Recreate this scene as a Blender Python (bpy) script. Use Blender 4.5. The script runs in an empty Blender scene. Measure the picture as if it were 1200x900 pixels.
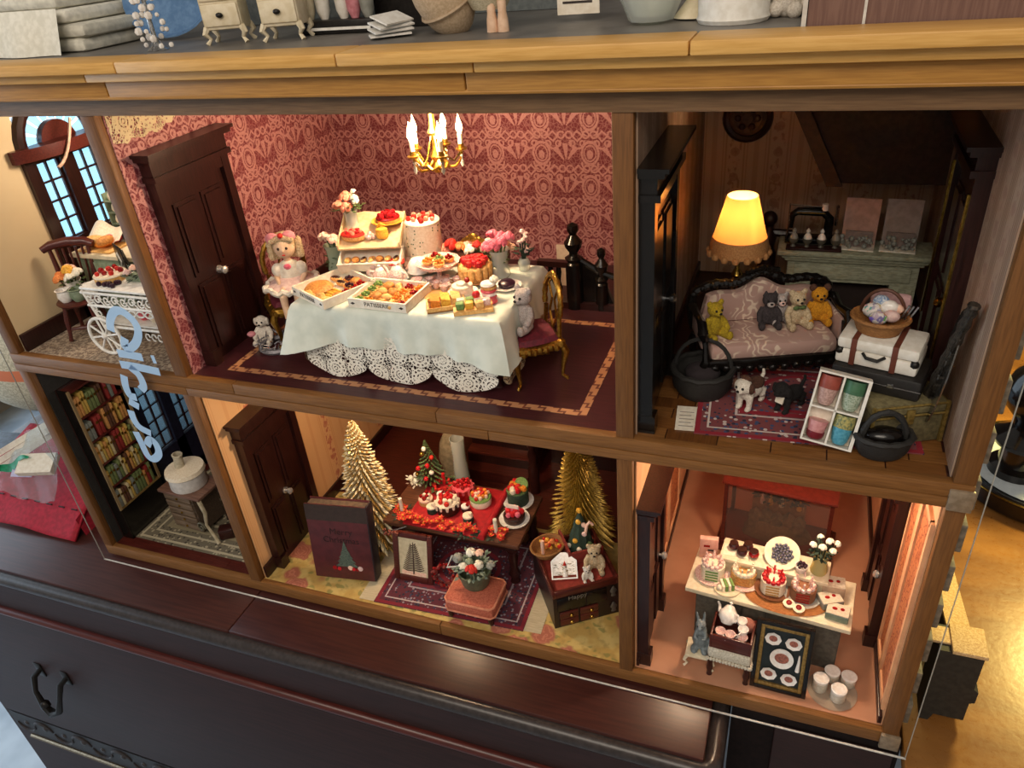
import bpy, bmesh, math, random
from math import sin, cos, pi, radians
from mathutils import Matrix, Vector
random.seed(11)
SC = bpy.context.scene
COL = SC.collection
U = 0.01                                   # the numbers below are centimetres

# ---------------------------------------------------------------- camera
cam_d = bpy.data.cameras.new('camera')
cam_d.sensor_width = 36.0
cam_d.lens = 36.0 * 887.13 / 1200
cam_d.clip_start = 0.02
cam_d.clip_end = 60
cam = bpy.data.objects.new('camera', cam_d)
COL.objects.link(cam)
rx = Vector((0.93645439, -0.11237453, 0.33230279))
ry = Vector((0.34066647, 0.51726484, -0.78510091))
rz_ = Vector((-0.08366321, 0.84841561, 0.52267716))
cam.matrix_world = Matrix(((rx.x, rx.y, rx.z, 11.28 * U), (ry.x, ry.y, ry.z, -48 * U),
                           (rz_.x, rz_.y, rz_.z, 63.984 * U), (0, 0, 0, 1)))
SC.camera = cam
SC.view_settings.view_transform = 'Standard'
SC.view_settings.look = 'None'
SC.view_settings.gamma = 1
SC.view_settings.exposure = 0.0

# ---------------------------------------------------------------- world and lights
wd = bpy.data.worlds.new('world')
SC.world = wd
wd.use_nodes = True
wd.node_tree.nodes['Background'].inputs[0].default_value = (0.80, 0.74, 0.66, 1)
wd.node_tree.nodes['Background'].inputs[1].default_value = 0.38


def lamp(name, kind, loc, col, watts, size=1.0, aim=None, spot=None):
    d = bpy.data.lights.new(name, kind)
    d.color = col
    d.energy = watts
    if kind == 'AREA':
        d.shape = 'RECTANGLE'
        d.size, d.size_y = size[0] * U, size[1] * U
    else:
        d.shadow_soft_size = size * U
    if kind == 'SPOT':
        d.spot_size = radians(spot)
        d.spot_blend = 0.6
    o = bpy.data.objects.new(name, d)
    o.location = Vector(loc) * U
    if aim is not None:
        o.rotation_euler = (Vector(aim) - Vector(loc)).to_track_quat('-Z', 'Y').to_euler()
    COL.objects.link(o)
    return o


WARM = (1.0, 0.74, 0.46)
lamp('daylight', 'AREA', (-230, -40, 60), (0.66, 0.82, 1.0), 10.0, (170, 140), aim=(-30, 5, 20))
lamp('shop_ceiling_light', 'AREA', (0, -130, 150), (1.0, 0.88, 0.74), 18.0, (140, 70), aim=(-15, 10, 25))
lamp('yellow_shop_lamp', 'POINT', (47, 50, 46), (1.0, 0.80, 0.25), 22.0, 6)
lamp('room_light_dining', 'POINT', (-20.4, 13, 49.5), WARM, 2.5, 2.0)
lamp('room_light_living', 'POINT', (-56, 14, 50), (1.0, 0.82, 0.62), 0.75, 2.0)
lamp('room_light_parlour', 'POINT', (6.5, 17.2, 40.6), (1.0, 0.72, 0.40), 0.44, 0.8)
lamp('room_light_study', 'POINT', (-54, 10, 24), (1.0, 0.88, 0.75), 0.10, 1.5)
lamp('room_light_christmas', 'POINT', (-26, 9, 24.6), WARM, 1.0, 1.0)
lamp('room_light_kitchen', 'POINT', (13, 9, 25.0), (1.0, 0.74, 0.50), 1.3, 1.2)


# ---------------------------------------------------------------- shader helpers
def C(h):
    h = h.lstrip('#')
    r = []
    for i in (0, 2, 4):
        c = int(h[i:i + 2], 16) / 255
        r.append(c / 12.92 if c <= 0.04045 else ((c + 0.055) / 1.055) ** 2.4)
    return (r[0], r[1], r[2], 1.0)


NT = [None]


class S:
    def __init__(s, k):
        s.k = k

    def __add__(a, b): return mth('ADD', a, b)
    def __radd__(a, b): return mth('ADD', b, a)
    def __sub__(a, b): return mth('SUBTRACT', a, b)
    def __rsub__(a, b): return mth('SUBTRACT', b, a)
    def __mul__(a, b): return mth('MULTIPLY', a, b)
    def __rmul__(a, b): return mth('MULTIPLY', a, b)
    def __truediv__(a, b): return mth('DIVIDE', a, b)
    def __lt__(a, b): return mth('LESS_THAN', a, b)
    def __gt__(a, b): return mth('GREATER_THAN', a, b)


def plug(inp, v):
    if isinstance(v, S):
        NT[0].links.new(v.k, inp)
    else:
        inp.default_value = v


def mth(op, a, b=None, c=None):
    n = NT[0].nodes.new('ShaderNodeMath')
    n.operation = op
    plug(n.inputs[0], a)
    if b is not None: plug(n.inputs[1], b)
    if c is not None: plug(n.inputs[2], c)
    return S(n.outputs[0])


def absv(a): return mth('ABSOLUTE', a)
def mx(a, b): return mth('MAXIMUM', a, b)
def mn(a, b): return mth('MINIMUM', a, b)
def fr(a): return mth('FRACT', a)
def hyp(a, b): return mth('SQRT', a * a + b * b)
def clampv(a): return mn(mx(a, 0.0), 1.0)
def band(d, c, w): return absv(d - c) < w
def per(u, a, off=0.0): return (fr(u / a + (off + 0.5)) - 0.5) * a   # u folded round 0 with period a


def coords(gen=False):
    n = NT[0].nodes.new('ShaderNodeTexCoord')
    sp = NT[0].nodes.new('ShaderNodeSeparateXYZ')
    NT[0].links.new(n.outputs['Generated' if gen else 'Object'], sp.inputs[0])
    k = 1.0 if gen else 100.0
    return [S(sp.outputs[i]) * k for i in range(3)]


def vec(x, y, z):
    n = NT[0].nodes.new('ShaderNodeCombineXYZ')
    for i, v in enumerate((x, y, z)): plug(n.inputs[i], v)
    return S(n.outputs[0])


def noise(v, scale=1.0, detail=2.0, rough=0.5):
    n = NT[0].nodes.new('ShaderNodeTexNoise')
    plug(n.inputs['Vector'], v)
    n.inputs['Scale'].default_value = scale
    n.inputs['Detail'].default_value = detail
    n.inputs['Roughness'].default_value = rough
    return S(n.outputs['Fac'])


def voro(v, scale=1.0, feat='F1', out='Distance'):
    n = NT[0].nodes.new('ShaderNodeTexVoronoi')
    n.feature = feat
    plug(n.inputs['Vector'], v)
    n.inputs['Scale'].default_value = scale
    return S(n.outputs[out])


def mixc(f, a, b):
    n = NT[0].nodes.new('ShaderNodeMix')
    n.data_type = 'RGBA'
    plug(n.inputs[0], f)
    plug(n.inputs[6], a)
    plug(n.inputs[7], b)
    return S(n.outputs[2])


def smooth(f, a, b):
    n = NT[0].nodes.new('ShaderNodeMapRange')
    n.interpolation_type = 'SMOOTHSTEP'
    plug(n.inputs[0], f)
    n.inputs[1].default_value, n.inputs[2].default_value = a, b
    return S(n.outputs[0])


def newmat(name, rough=0.6, metal=0.0, spec=0.5):
    m = bpy.data.materials.new(name)
    m.use_nodes = True
    NT[0] = m.node_tree
    b = m.node_tree.nodes['Principled BSDF']
    b.inputs['Roughness'].default_value = rough
    b.inputs['Metallic'].default_value = metal
    b.inputs['Specular IOR Level'].default_value = spec
    return m, b


def bump(b, h, strength=0.4, dist=0.05):
    n = NT[0].nodes.new('ShaderNodeBump')
    n.inputs['Strength'].default_value = strength
    n.inputs['Distance'].default_value = dist * U
    plug(n.inputs['Height'], h)
    NT[0].links.new(n.outputs[0], b.inputs['Normal'])


def PM(name, c1, c2=None, rough=0.6, scale=2.0, metal=0.0, stretch=(1, 1, 1), bmp=0.0, emit=0.0, spec=0.5, detail=3.0):
    """plain material: two close colours mixed by noise"""
    m, b = newmat(name, rough, metal, spec)
    c1 = C(c1)
    c2 = C(c2) if c2 else tuple(x * 0.78 for x in c1[:3]) + (1,)
    x, y, z = coords()
    n = noise(vec(x * stretch[0], y * stretch[1], z * stretch[2]), scale, detail)
    col = mixc(smooth(n, 0.32, 0.68), c1, c2)
    plug(b.inputs['Base Color'], col)
    if bmp: bump(b, n, bmp)
    if emit:
        plug(b.inputs['Emission Color'], col)
        b.inputs['Emission Strength'].default_value = emit
    return m


def WOOD(name, c1, c2, axis=0, rough=0.4, scale=1.2, spec=0.5):
    st = [6, 6, 6]
    st[axis] = 0.35
    return PM(name, c1, c2, rough, scale, 0.0, st, 0.05, 0, spec, 5.0)


def GLASSY(name, col, f=0.75, rough=0.08):
    """clear glass or acrylic: mostly see-through, some gloss"""
    m, b = newmat(name, rough)
    b.inputs['Base Color'].default_value = C(col)
    b.inputs['Transmission Weight'].default_value = 0.0
    t = NT[0].nodes.new('ShaderNodeBsdfTransparent')
    t.inputs[0].default_value = C(col)
    mixn = NT[0].nodes.new('ShaderNodeMixShader')
    mixn.inputs[0].default_value = f
    NT[0].links.new(b.outputs[0], mixn.inputs[1])
    NT[0].links.new(t.outputs[0], mixn.inputs[2])
    NT[0].links.new(mixn.outputs[0], NT[0].nodes['Material Output'].inputs[0])
    return m


def LACE(name, col, pat):
    """lace: see-through where pat() is 0"""
    m, b = newmat(name, 0.8)
    b.inputs['Base Color'].default_value = C(col)
    f = pat(*coords())
    t = NT[0].nodes.new('ShaderNodeBsdfTransparent')
    mixn = NT[0].nodes.new('ShaderNodeMixShader')
    plug(mixn.inputs[0], f)
    NT[0].links.new(t.outputs[0], mixn.inputs[1])
    NT[0].links.new(b.outputs[0], mixn.inputs[2])
    NT[0].links.new(mixn.outputs[0], NT[0].nodes['Material Output'].inputs[0])
    return m


def EMIT(name, col, strength):
    m = bpy.data.materials.new(name)
    m.use_nodes = True
    b = m.node_tree.nodes['Principled BSDF']
    b.inputs['Base Color'].default_value = C(col)
    b.inputs['Emission Color'].default_value = C(col)
    b.inputs['Emission Strength'].default_value = strength
    return m


# ---------------------------------------------------------------- geometry helpers
class G:
    """collects shapes, in centimetres, for one mesh"""

    def __init__(s):
        s.v, s.f, s.m = [], [], []
        s.T = Matrix.Identity(4)

    def add(s, vs, fs, mi=0):
        o = len(s.v)
        s.v += [s.T @ Vector(p) for p in vs]
        s.f += [tuple(o + i for i in f) for f in fs]
        s.m += [mi] * len(fs)
        return s

    def at(s, loc=(0, 0, 0), rz=0, rx=0, ry=0, sc=1):
        s.T = Matrix.Translation(loc) @ Matrix.Rotation(rz, 4, 'Z') @ Matrix.Rotation(ry, 4, 'Y') @ Matrix.Rotation(rx, 4, 'X') @ Matrix.Scale(sc, 4)
        return s

    def box(s, x0, x1, y0, y1, z0, z1, mi=0, b=0.0):
        if b <= 0:
            vs = [(x, y, z) for z in (z0, z1) for y in (y0, y1) for x in (x0, x1)]
            return s.add(vs, [(0, 2, 3, 1), (4, 5, 7, 6), (0, 1, 5, 4), (2, 6, 7, 3), (0, 4, 6, 2), (1, 3, 7, 5)], mi)
        bm = bmesh.new()
        bmesh.ops.create_cube(bm, size=1)
        for v in bm.verts:
            v.co = Vector(((x0 + x1) / 2 + v.co.x * (x1 - x0), (y0 + y1) / 2 + v.co.y * (y1 - y0), (z0 + z1) / 2 + v.co.z * (z1 - z0)))
        bmesh.ops.bevel(bm, geom=bm.edges[:], offset=b, segments=2, affect='EDGES', profile=0.5)
        bm.verts.index_update()
        s.add([v.co.copy() for v in bm.verts], [tuple(v.index for v in f.verts) for f in bm.faces], mi)
        bm.free()
        return s

    def lathe(s, prof, c=(0, 0, 0), n=16, mi=0, sx=1, sy=1, wob=None):
        vs, fs = [], []
        k = len(prof)
        for i in range(n):
            a = 2 * pi * i / n
            for r, z in prof:
                q = r * (wob(a, z) if wob else 1)
                vs.append((c[0] + q * cos(a) * sx, c[1] + q * sin(a) * sy, c[2] + z))
        for i in range(n):
            j = (i + 1) % n
            for t in range(k - 1):
                fs.append((i * k + t, j * k + t, j * k + t + 1, i * k + t + 1))
        if prof[0][0] > 1e-4: fs.append(tuple(i * k for i in reversed(range(n))))
        if prof[-1][0] > 1e-4: fs.append(tuple(i * k + k - 1 for i in range(n)))
        return s.add(vs, fs, mi)

    def cyl(s, c, r, h, n=14, mi=0, r2=None):
        return s.lathe([(r, 0), (r if r2 is None else r2, h)], c, n, mi)

    def sph(s, c, rx, ry=None, rz=None, n=10, mi=0):
        ry = rx if ry is None else ry
        rz = rx if rz is None else rz
        k = max(4, n * 2 // 3)
        prof = [(sin(pi * t / k), -cos(pi * t / k)) for t in range(k + 1)]
        prof[0], prof[-1] = (0.0, -1.0), (0.0, 1.0)
        vs, fs = [(c[0], c[1], c[2] - rz)], []
        for t in range(1, k):
            for i in range(n):
                a = 2 * pi * i / n
                vs.append((c[0] + rx * prof[t][0] * cos(a), c[1] + ry * prof[t][0] * sin(a), c[2] + rz * prof[t][1]))
        vs.append((c[0], c[1], c[2] + rz))
        e = len(vs) - 1
        for i in range(n):
            j = (i + 1) % n
            fs.append((0, 1 + j, 1 + i))
            for t in range(k - 2):
                a0 = 1 + t * n
                fs.append((a0 + i, a0 + j, a0 + n + j, a0 + n + i))
            a0 = 1 + (k - 2) * n
            fs.append((a0 + i, a0 + j, e))
        return s.add(vs, fs, mi)

    def tube(s, pts, r, n=7, mi=0, closed=False, flat=1.0):
        P = [Vector(p) for p in pts]
        K = len(P)
        R = r if isinstance(r, (list, tuple)) else [r] * K
        vs, fs = [], []
        up = None
        for i in range(K):
            a = P[(i - 1) % K] if (closed or i > 0) else P[i]
            b = P[(i + 1) % K] if (closed or i < K - 1) else P[i]
            t = (b - a)
            t = t.normalized() if t.length > 1e-9 else Vector((0, 0, 1))
            if up is None:
                up = Vector((0, 0, 1)) if abs(t.z) < 0.9 else Vector((1, 0, 0))
            up = (up - t * up.dot(t))
            up = up.normalized() if up.length > 1e-6 else t.orthogonal().normalized()
            sd = t.cross(up)
            for j in range(n):
                q = 2 * pi * j / n
                vs.append(P[i] + sd * (cos(q) * R[i]) + up * (sin(q) * R[i] * flat))
        for i in range(K if closed else K - 1):
            i2 = (i + 1) % K
            for j in range(n):
                k = (j + 1) % n
                fs.append((i * n + j, i * n + k, i2 * n + k, i2 * n + j))
        if not closed:
            fs.append(tuple(reversed(range(n))))
            fs.append(tuple((K - 1) * n + j for j in range(n)))
        return s.add(vs, fs, mi)

    def prism(s, poly, t0, t1, ax='y', mi=0):
        """polygon (a, b) pushed along an axis: y -> (x, z), x -> (y, z), z -> (x, y)"""
        def P(a, b, t):
            return (a, t, b) if ax == 'y' else ((t, a, b) if ax == 'x' else (a, b, t))
        n = len(poly)
        vs = [P(a, b, t0) for a, b in poly] + [P(a, b, t1) for a, b in poly]
        fs = [tuple(range(n)), tuple(range(2 * n - 1, n - 1, -1))]
        fs += [(i, n + i, n + (i + 1) % n, (i + 1) % n) for i in range(n)]
        return s.add(vs, fs, mi)

    def sheet(s, fn, nu, nv, mi=0):
        vs = [fn(i / nu, j / nv) for j in range(nv + 1) for i in range(nu + 1)]
        w = nu + 1
        fs = [(j * w + i, j * w + i + 1, (j + 1) * w + i + 1, (j + 1) * w + i) for j in range(nv) for i in range(nu)]
        return s.add(vs, fs, mi)


def mesh(name, g, mats, smooth_=True, fix=True):
    me = bpy.data.meshes.new(name)
    me.from_pydata([tuple(c * U for c in p) for p in g.v], [], g.f)
    for m in (mats if isinstance(mats, (list, tuple)) else [mats]): me.materials.append(m)
    me.polygons.foreach_set('material_index', g.m)
    if fix:
        bm = bmesh.new()
        bm.from_mesh(me)
        bmesh.ops.recalc_face_normals(bm, faces=bm.faces[:])
        bm.to_mesh(me)
        bm.free()
    if smooth_:
        me.shade_smooth()
        me.set_sharp_from_angle(angle=0.75)
    me.update()
    return me


def obj(name, g, mats, parent=None, loc=(0, 0, 0), rz=0, kind=None, label=None, smooth_=True, rot=None):
    o = bpy.data.objects.new(name, mesh(name, g, mats, smooth_))
    COL.objects.link(o)
    if parent is not None: o.parent = parent
    o.location = Vector(loc) * U
    o.rotation_euler = rot if rot else (0, 0, rz)
    if kind: o['kind'] = kind
    if label: o['label'] = label
    return o


def tag(o, label, cat, group=None):
    o['label'] = label
    o['category'] = cat
    if group: o['group'] = group
    return o


def thing(name, label, cat, loc=(0, 0, 0), rz=0, group=None, rot=None):
    o = bpy.data.objects.new(name, None)
    o.empty_display_size = 0.01
    COL.objects.link(o)
    o.location = Vector(loc) * U
    o.rotation_euler = rot if rot else (0, 0, rz)
    return tag(o, label, cat, group)


def single(name, g, mats, label, cat, loc=(0, 0, 0), rz=0, group=None, rot=None):
    return tag(obj(name, g, mats, None, loc, rz, rot=rot), label, cat, group)


def dup(root, loc, rz=0, label=None, group=None, sc=None, rot=None):
    r = root.copy()
    COL.objects.link(r)
    r.location = Vector(loc) * U
    r.rotation_euler = rot if rot else (0, 0, rz)
    if sc: r.scale = (sc, sc, sc)
    if label: r['label'] = label
    if group: r['group'] = group
    for ch in root.children:
        c = ch.copy()
        COL.objects.link(c)
        c.parent = r
        for gch in ch.children:
            d = gch.copy()
            COL.objects.link(d)
            d.parent = c
    return r


def twin(o, loc, rot=None, parent=None, sc=None):
    c = o.copy()
    COL.objects.link(c)
    c.location = Vector(loc) * U
    if rot is not None: c.rotation_euler = rot
    if parent is not None: c.parent = parent
    if sc: c.scale = (sc, sc, sc) if not isinstance(sc, tuple) else sc
    return c


def fuse(o, voxel):
    """melts the overlapping ellipsoids of a plush body into one continuous skin"""
    md = o.modifiers.new('fuse', 'REMESH')
    md.mode = 'VOXEL'
    md.voxel_size = voxel * U
    md.use_smooth_shade = True
    return o


def words(txt, size, mat, parent, loc, rot, ext=0.01, align='CENTER'):
    cu = bpy.data.curves.new('lettering', 'FONT')
    cu.body = txt
    cu.size = size * U
    cu.extrude = ext * U
    cu.align_x = align
    cu.align_y = 'CENTER'
    tmp = bpy.data.objects.new('lettering', cu)
    COL.objects.link(tmp)
    bpy.context.view_layer.update()
    me = bpy.data.meshes.new_from_object(tmp.evaluated_get(bpy.context.evaluated_depsgraph_get()))
    bpy.data.objects.remove(tmp)
    bpy.data.curves.remove(cu)
    me.materials.clear()
    me.materials.append(mat)
    o = bpy.data.objects.new('lettering', me)
    COL.objects.link(o)
    o.parent = parent
    o.location = Vector(loc) * U
    o.rotation_euler = rot
    return o

# ---------------------------------------------------------------- materials
oak = WOOD('oak_frame', '#875b30', '#754d27', 0, 0.5, 1.2, .3)
oak_v = WOOD('oak_frame_upright', '#7a5029', '#684322', 2, 0.5, 1.2, .3)
pine = WOOD('honey_pine', '#dba95f', '#cb984e', 0, 0.42, 1.2, .35)
pine2 = WOOD('honey_pine_dark', '#b9853f', '#a67435', 0, 0.45, 1.2, .35)
dkwood = WOOD('dark_mahogany', '#331713', '#220d0b', 2, 0.3)
dkwood_h = WOOD('dark_mahogany_flat', '#3a1a16', '#270f0d', 0, 0.28)
redwood = WOOD('red_mahogany', '#5a241c', '#431813', 0, 0.3)
blackwood = PM('black_lacquer', '#15110f', '#0e0b0a', 0.22)
dresser_top = WOOD('dresser_top', '#4a2620', '#3b1d19', 0, 0.33, 0.5)
dresser_body = WOOD('dresser_body', '#331d1b', '#281614', 0, 0.55, 0.5, .3)
ledge_wood = WOOD('worn_ledge', '#6b4a3a', '#3a221d', 0, 0.35)
parquet = [WOOD('parquet_%d' % i, a, b, 1 if i % 2 else 0, 0.35) for i, (a, b) in enumerate((('#7d5028', '#68401e'), ('#6d431f', '#573317'), ('#8a5c31', '#704822')))]
gold = PM('gilt_metal', '#b58a3c', '#8a6322', 0.3, 4, 0.9)
brass = PM('brass', '#c9a24e', '#9c7628', 0.25, 4, 1.0)
silver = PM('silver', '#c9c9c9', '#a0a0a0', 0.25, 4, 1.0)
chrome_knob = PM('crystal_knob', '#e8e4e0', '#cfcac6', 0.08, 4, 0.7)
iron = PM('black_iron', '#26221f', '#1b1816', 0.4, 3, 0.4)
white = PM('white_paint', '#e9e4da', '#dcd5c8', 0.5)
whitewire = PM('white_wire', '#f2efe8', '#e2ddd4', 0.4)
cream = PM('cream_paint', '#e6d9bd', '#d9caa9', 0.5)
ivory = PM('ivory_icing', '#f3e6cf', '#e7d5b8', 0.55, 5)
porcelain = PM('porcelain', '#f4efe8', '#e6ddd4', 0.15, 3)
porcelain_pk = PM('flowered_porcelain', '#f0ded3', '#d59a92', 0.15, 9)
mint = PM('green_paint', '#8f9c84', '#748369', 0.6)
sagepaint = PM('pale_sage_distressed', '#a5a68d', '#868770', 0.65, 2, 0, (1, 1, 4))
charcoalgrey = PM('grey_board', '#5c564c', '#48433b', 0.6)
beigewall = PM('beige_wall', '#dcc39a', '#d8be94', 0.8, 0.2)
peachwall = PM('peach_wall', '#dba579', '#cf956a', 0.8, 0.6)
terracotta = PM('terracotta_floor', '#bf8a6b', '#b37d5e', 0.55, 0.25)
terrawall = PM('terracotta_wall', '#a85d3f', '#99533a', 0.7, 0.3)
purplefloor = WOOD('aubergine_floor', '#4a2226', '#38181c', 0, 0.32)
satin = PM('satin_cloth', '#dfe3d6', '#cfd5c8', 0.42, 0.6)
velvet = PM('burgundy_velvet', '#6a1528', '#521020', 0.75, 3)
redcloth = PM('red_cloth', '#b5141f', '#9c0f19', 0.7, 2)
redfelt = PM('red_felt', '#b01830', '#931225', 0.8, 2)
greyfur = PM('grey_fur', '#b9aeaa', '#958a86', 0.95, 9, bmp=0.8)
creamfur = PM('cream_fur', '#cdb897', '#a8916f', 0.95, 9, bmp=0.8)
goldfur = PM('golden_fur', '#d08f1d', '#a9700f', 0.95, 9, bmp=0.8)
yellowfur = PM('yellow_fur', '#b79a1e', '#8a7416', 0.95, 9, bmp=0.8)
blackfur = PM('black_fur', '#1c1818', '#120f0f', 0.95, 9, bmp=0.8)
brownfur = PM('brown_fur', '#5b3a2a', '#43291d', 0.95, 9, bmp=0.8)
darkgreyfur = PM('charcoal_fur', '#3f3739', '#2c2628', 0.95, 9, bmp=0.8)
whitefur = PM('white_fur', '#e6ddd0', '#cbbfb0', 0.95, 9, bmp=0.8)
skin = PM('doll_skin', '#e6c3a5', '#d8b08f', 0.6)
blondehair = PM('doll_hair', '#d9bf9a', '#b3946a', 0.9, 12, bmp=0.8)
dollpink = PM('doll_dress', '#e2c5bd', '#cfa9a4', 0.85, 4)
dollwhite = PM('doll_blouse', '#e9e0d2', '#d5c8b6', 0.85, 4)
navy = PM('navy_shoe', '#262a3d', '#191c2c', 0.5)
pinkfab = PM('pink_fabric', '#d58c94', '#bf7078', 0.85)
rosepink = PM('pink_rose', '#f07f8e', '#d8566c', 0.7, 6)
rosepeach = PM('peach_rose', '#f6a88a', '#ea8266', 0.7, 6)
rosepale = PM('pale_rose', '#f6d3bd', '#eeb79d', 0.7, 6)
rosered = PM('red_flower', '#d9301f', '#b31d14', 0.7, 6)
orangeflower = PM('orange_flower', '#ee9a56', '#d97435', 0.7, 6)
whiteflower = PM('white_flower', '#f4efe0', '#e4dcc6', 0.7, 6)
leafgreen = PM('leaf_green', '#5d7040', '#42552c', 0.7, 4)
darkleaf = PM('dark_leaf', '#2c4030', '#1f2e23', 0.7, 4)
goldtinsel = PM('gold_tinsel', '#c9a868', '#8f6c2e', 0.4, 6, 0.45)
goldtinsel2 = PM('yellow_gold_tinsel', '#c09a3a', '#7f5f1c', 0.4, 6, 0.45)
bread = PM('bread', '#dc9a50', '#bb7433', 0.6, 5)
bread2 = PM('pale_bread', '#ecc07a', '#d89c50', 0.6, 5)
cheese = PM('custard', '#f2c24d', '#e39b2b', 0.5, 5)
jamred = PM('jam', '#a81c1c', '#7d0f14', 0.25, 6)
strawberry = PM('strawberry', '#d8252c', '#b3141f', 0.3, 6)
chocolate = PM('chocolate', '#3f1f16', '#2d140e', 0.35, 4)
sponge = PM('sponge_cake', '#d8a868', '#b98443', 0.75, 6)
greencream = PM('green_cream', '#7a9a52', '#5c7c3a', 0.6, 6)
orangefruit = PM('orange_fruit', '#f09a3c', '#dd7a20', 0.4, 6)
darkberry = PM('dark_berry', '#3a1a2c', '#251020', 0.3, 6)
blueberry = PM('blueberry', '#59566c', '#393748', 0.5, 8)
pinkicing = PM('pink_icing', '#ea6a70', '#d74a58', 0.4, 5)
wicker = PM('wicker', '#a5713c', '#7d5127', 0.7, 5, 0, (1, 1, 5), 0.6)
darkwicker = PM('dark_wicker', '#2b2926', '#1d1b1a', 0.7, 5, 0, (1, 1, 5), 0.6)
strawmat = PM('straw_mat', '#b0713a', '#8b5223', 0.8, 4, 0, (1, 4, 1), 0.6)
paperwhite = PM('paper', '#efe6d6', '#e2d6c2', 0.7)
ink = PM('printed_ink', '#3a302c', '#2b2320', 0.7)
glass = GLASSY('clear_glass', '#f2f4ee', 0.7)
greenglass = GLASSY('green_glass', '#b9c6ac', 0.5)
candlewax = PM('candle_wax', '#f3ead6', '#e4d6bb', 0.5)
flame_m = EMIT('lit_bulb', '#ffd89a', 30.0)


def m_shade():
    m, b = newmat('lamp_shade', 0.8)
    b.inputs['Base Color'].default_value = C('#f0c486')
    t = NT[0].nodes.new('ShaderNodeBsdfTranslucent')
    t.inputs[0].default_value = C('#ffdca4')
    k = NT[0].nodes.new('ShaderNodeMixShader')
    k.inputs[0].default_value = 0.6
    NT[0].links.new(b.outputs[0], k.inputs[1])
    NT[0].links.new(t.outputs[0], k.inputs[2])
    NT[0].links.new(k.outputs[0], NT[0].nodes['Material Output'].inputs[0])
    return m


shade_m = m_shade()


def m_damask(name, ax):
    m, b = newmat(name, 0.7)
    P = coords()
    u, v = P[ax], P[2]
    w = noise(vec(u, v, 0.0), 1.1, 2.0) - 0.5
    u = u + w * 0.25
    a, h = 5.6, 3.75
    cu, cv = per(u, a), per(v, h)
    d = hyp(cu / 0.95, cv / 1.22)
    f = band(d, 1.0, 0.13) + band(d, 0.70, 0.07) + (hyp(cu / 0.34, (cv + 0.15) / 0.5) < 1.0)
    f = f + (band(hyp(cu, cv + 1.0), 0.95, 0.10) * (cv < -0.95))
    tu = per(u, a, 0.5)
    r, th = hyp(tu, cv + 1.0), mth('ARCTAN2', tu, cv + 1.0)
    f = f + (r < 2.1) * (r > 0.35) * (mth('COSINE', th * 10.0) > 0.0) * (absv(th) < 0.95)
    su, sv = absv(per(u, a / 2, 0.5)), per(v, h, 0.5)
    dd = su / 0.55 + absv(sv) / 0.55
    f = f + band(dd, 1.0, 0.25) + band(hyp(su - 0.95, sv - 0.15), 0.36, 0.1) + band(hyp(su, sv + 0.55), 0.8, 0.12) * (sv < -0.45)
    f = f + band(hyp(su - 0.6, sv + 0.8), 0.3, 0.09)
    f = clampv(f)
    fine = noise(vec(u, v, 0.0), 6.0, 2.0)
    f = clampv(f * smooth(fine, 0.25, 0.45) * 0.9 + (voro(vec(u, v, 0.0), 2.4, 'DISTANCE_TO_EDGE') < 0.08) * 0.4 + smooth(fine, 0.55, 0.75) * 0.35)
    plug(b.inputs['Base Color'], mixc(f, C('#74242f'), C('#c08683')))
    return m


damask_x, damask_y = m_damask('crimson_damask_back', 0), m_damask('crimson_damask_side', 1)


def m_stripe(name, ax, ground, line, motif, period=4.2):
    m, b = newmat(name, 0.75)
    P = coords()
    u, v = P[ax], P[2]
    s = absv(per(u, period))
    l = clampv(band(s, 0.9, 0.08) + band(s, 1.2, 0.05) + (s > period / 2 - 0.25) * 0.6)
    vv = per(v, 2.6)
    bl = smooth(noise(vec(u * 2.2, v * 1.4, 0.0), 1.0, 3.0), 0.5, 0.62) * (s < 0.62)
    bl = clampv(bl + (hyp(s, vv) < 0.45) * 0.7)
    plug(b.inputs['Base Color'], mixc(bl, mixc(l, C(ground), C(line)), C(motif)))
    return m


stripe_x = m_stripe('parlour_wallpaper_back', 0, '#b8a18a', '#a48a74', '#9a7a6a')
stripe_y = m_stripe('parlour_wallpaper_side', 1, '#b0927a', '#8d6c56', '#a37f6c', 3.0)
floral_y = m_stripe('peach_flower_wallpaper', 1, '#d9a877', '#cf9867', '#b8694f', 6.0)
floral_x = m_stripe('brown_flower_wallpaper', 0, '#a9743f', '#8f5e30', '#7a4526', 5.0)


def m_panel():
    m, b = newmat('ornate_orange_panel', 0.6)
    x, y, z = coords()
    n = voro(vec(x, y, z), 1.6, 'DISTANCE_TO_EDGE')
    plug(b.inputs['Base Color'], mixc(clampv((n < 0.06) + (voro(vec(x, y, z), 3.1) < 0.16) * 0.7), C('#c0764a'), C('#8f4429')))
    return m


panel_m = m_panel()


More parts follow.
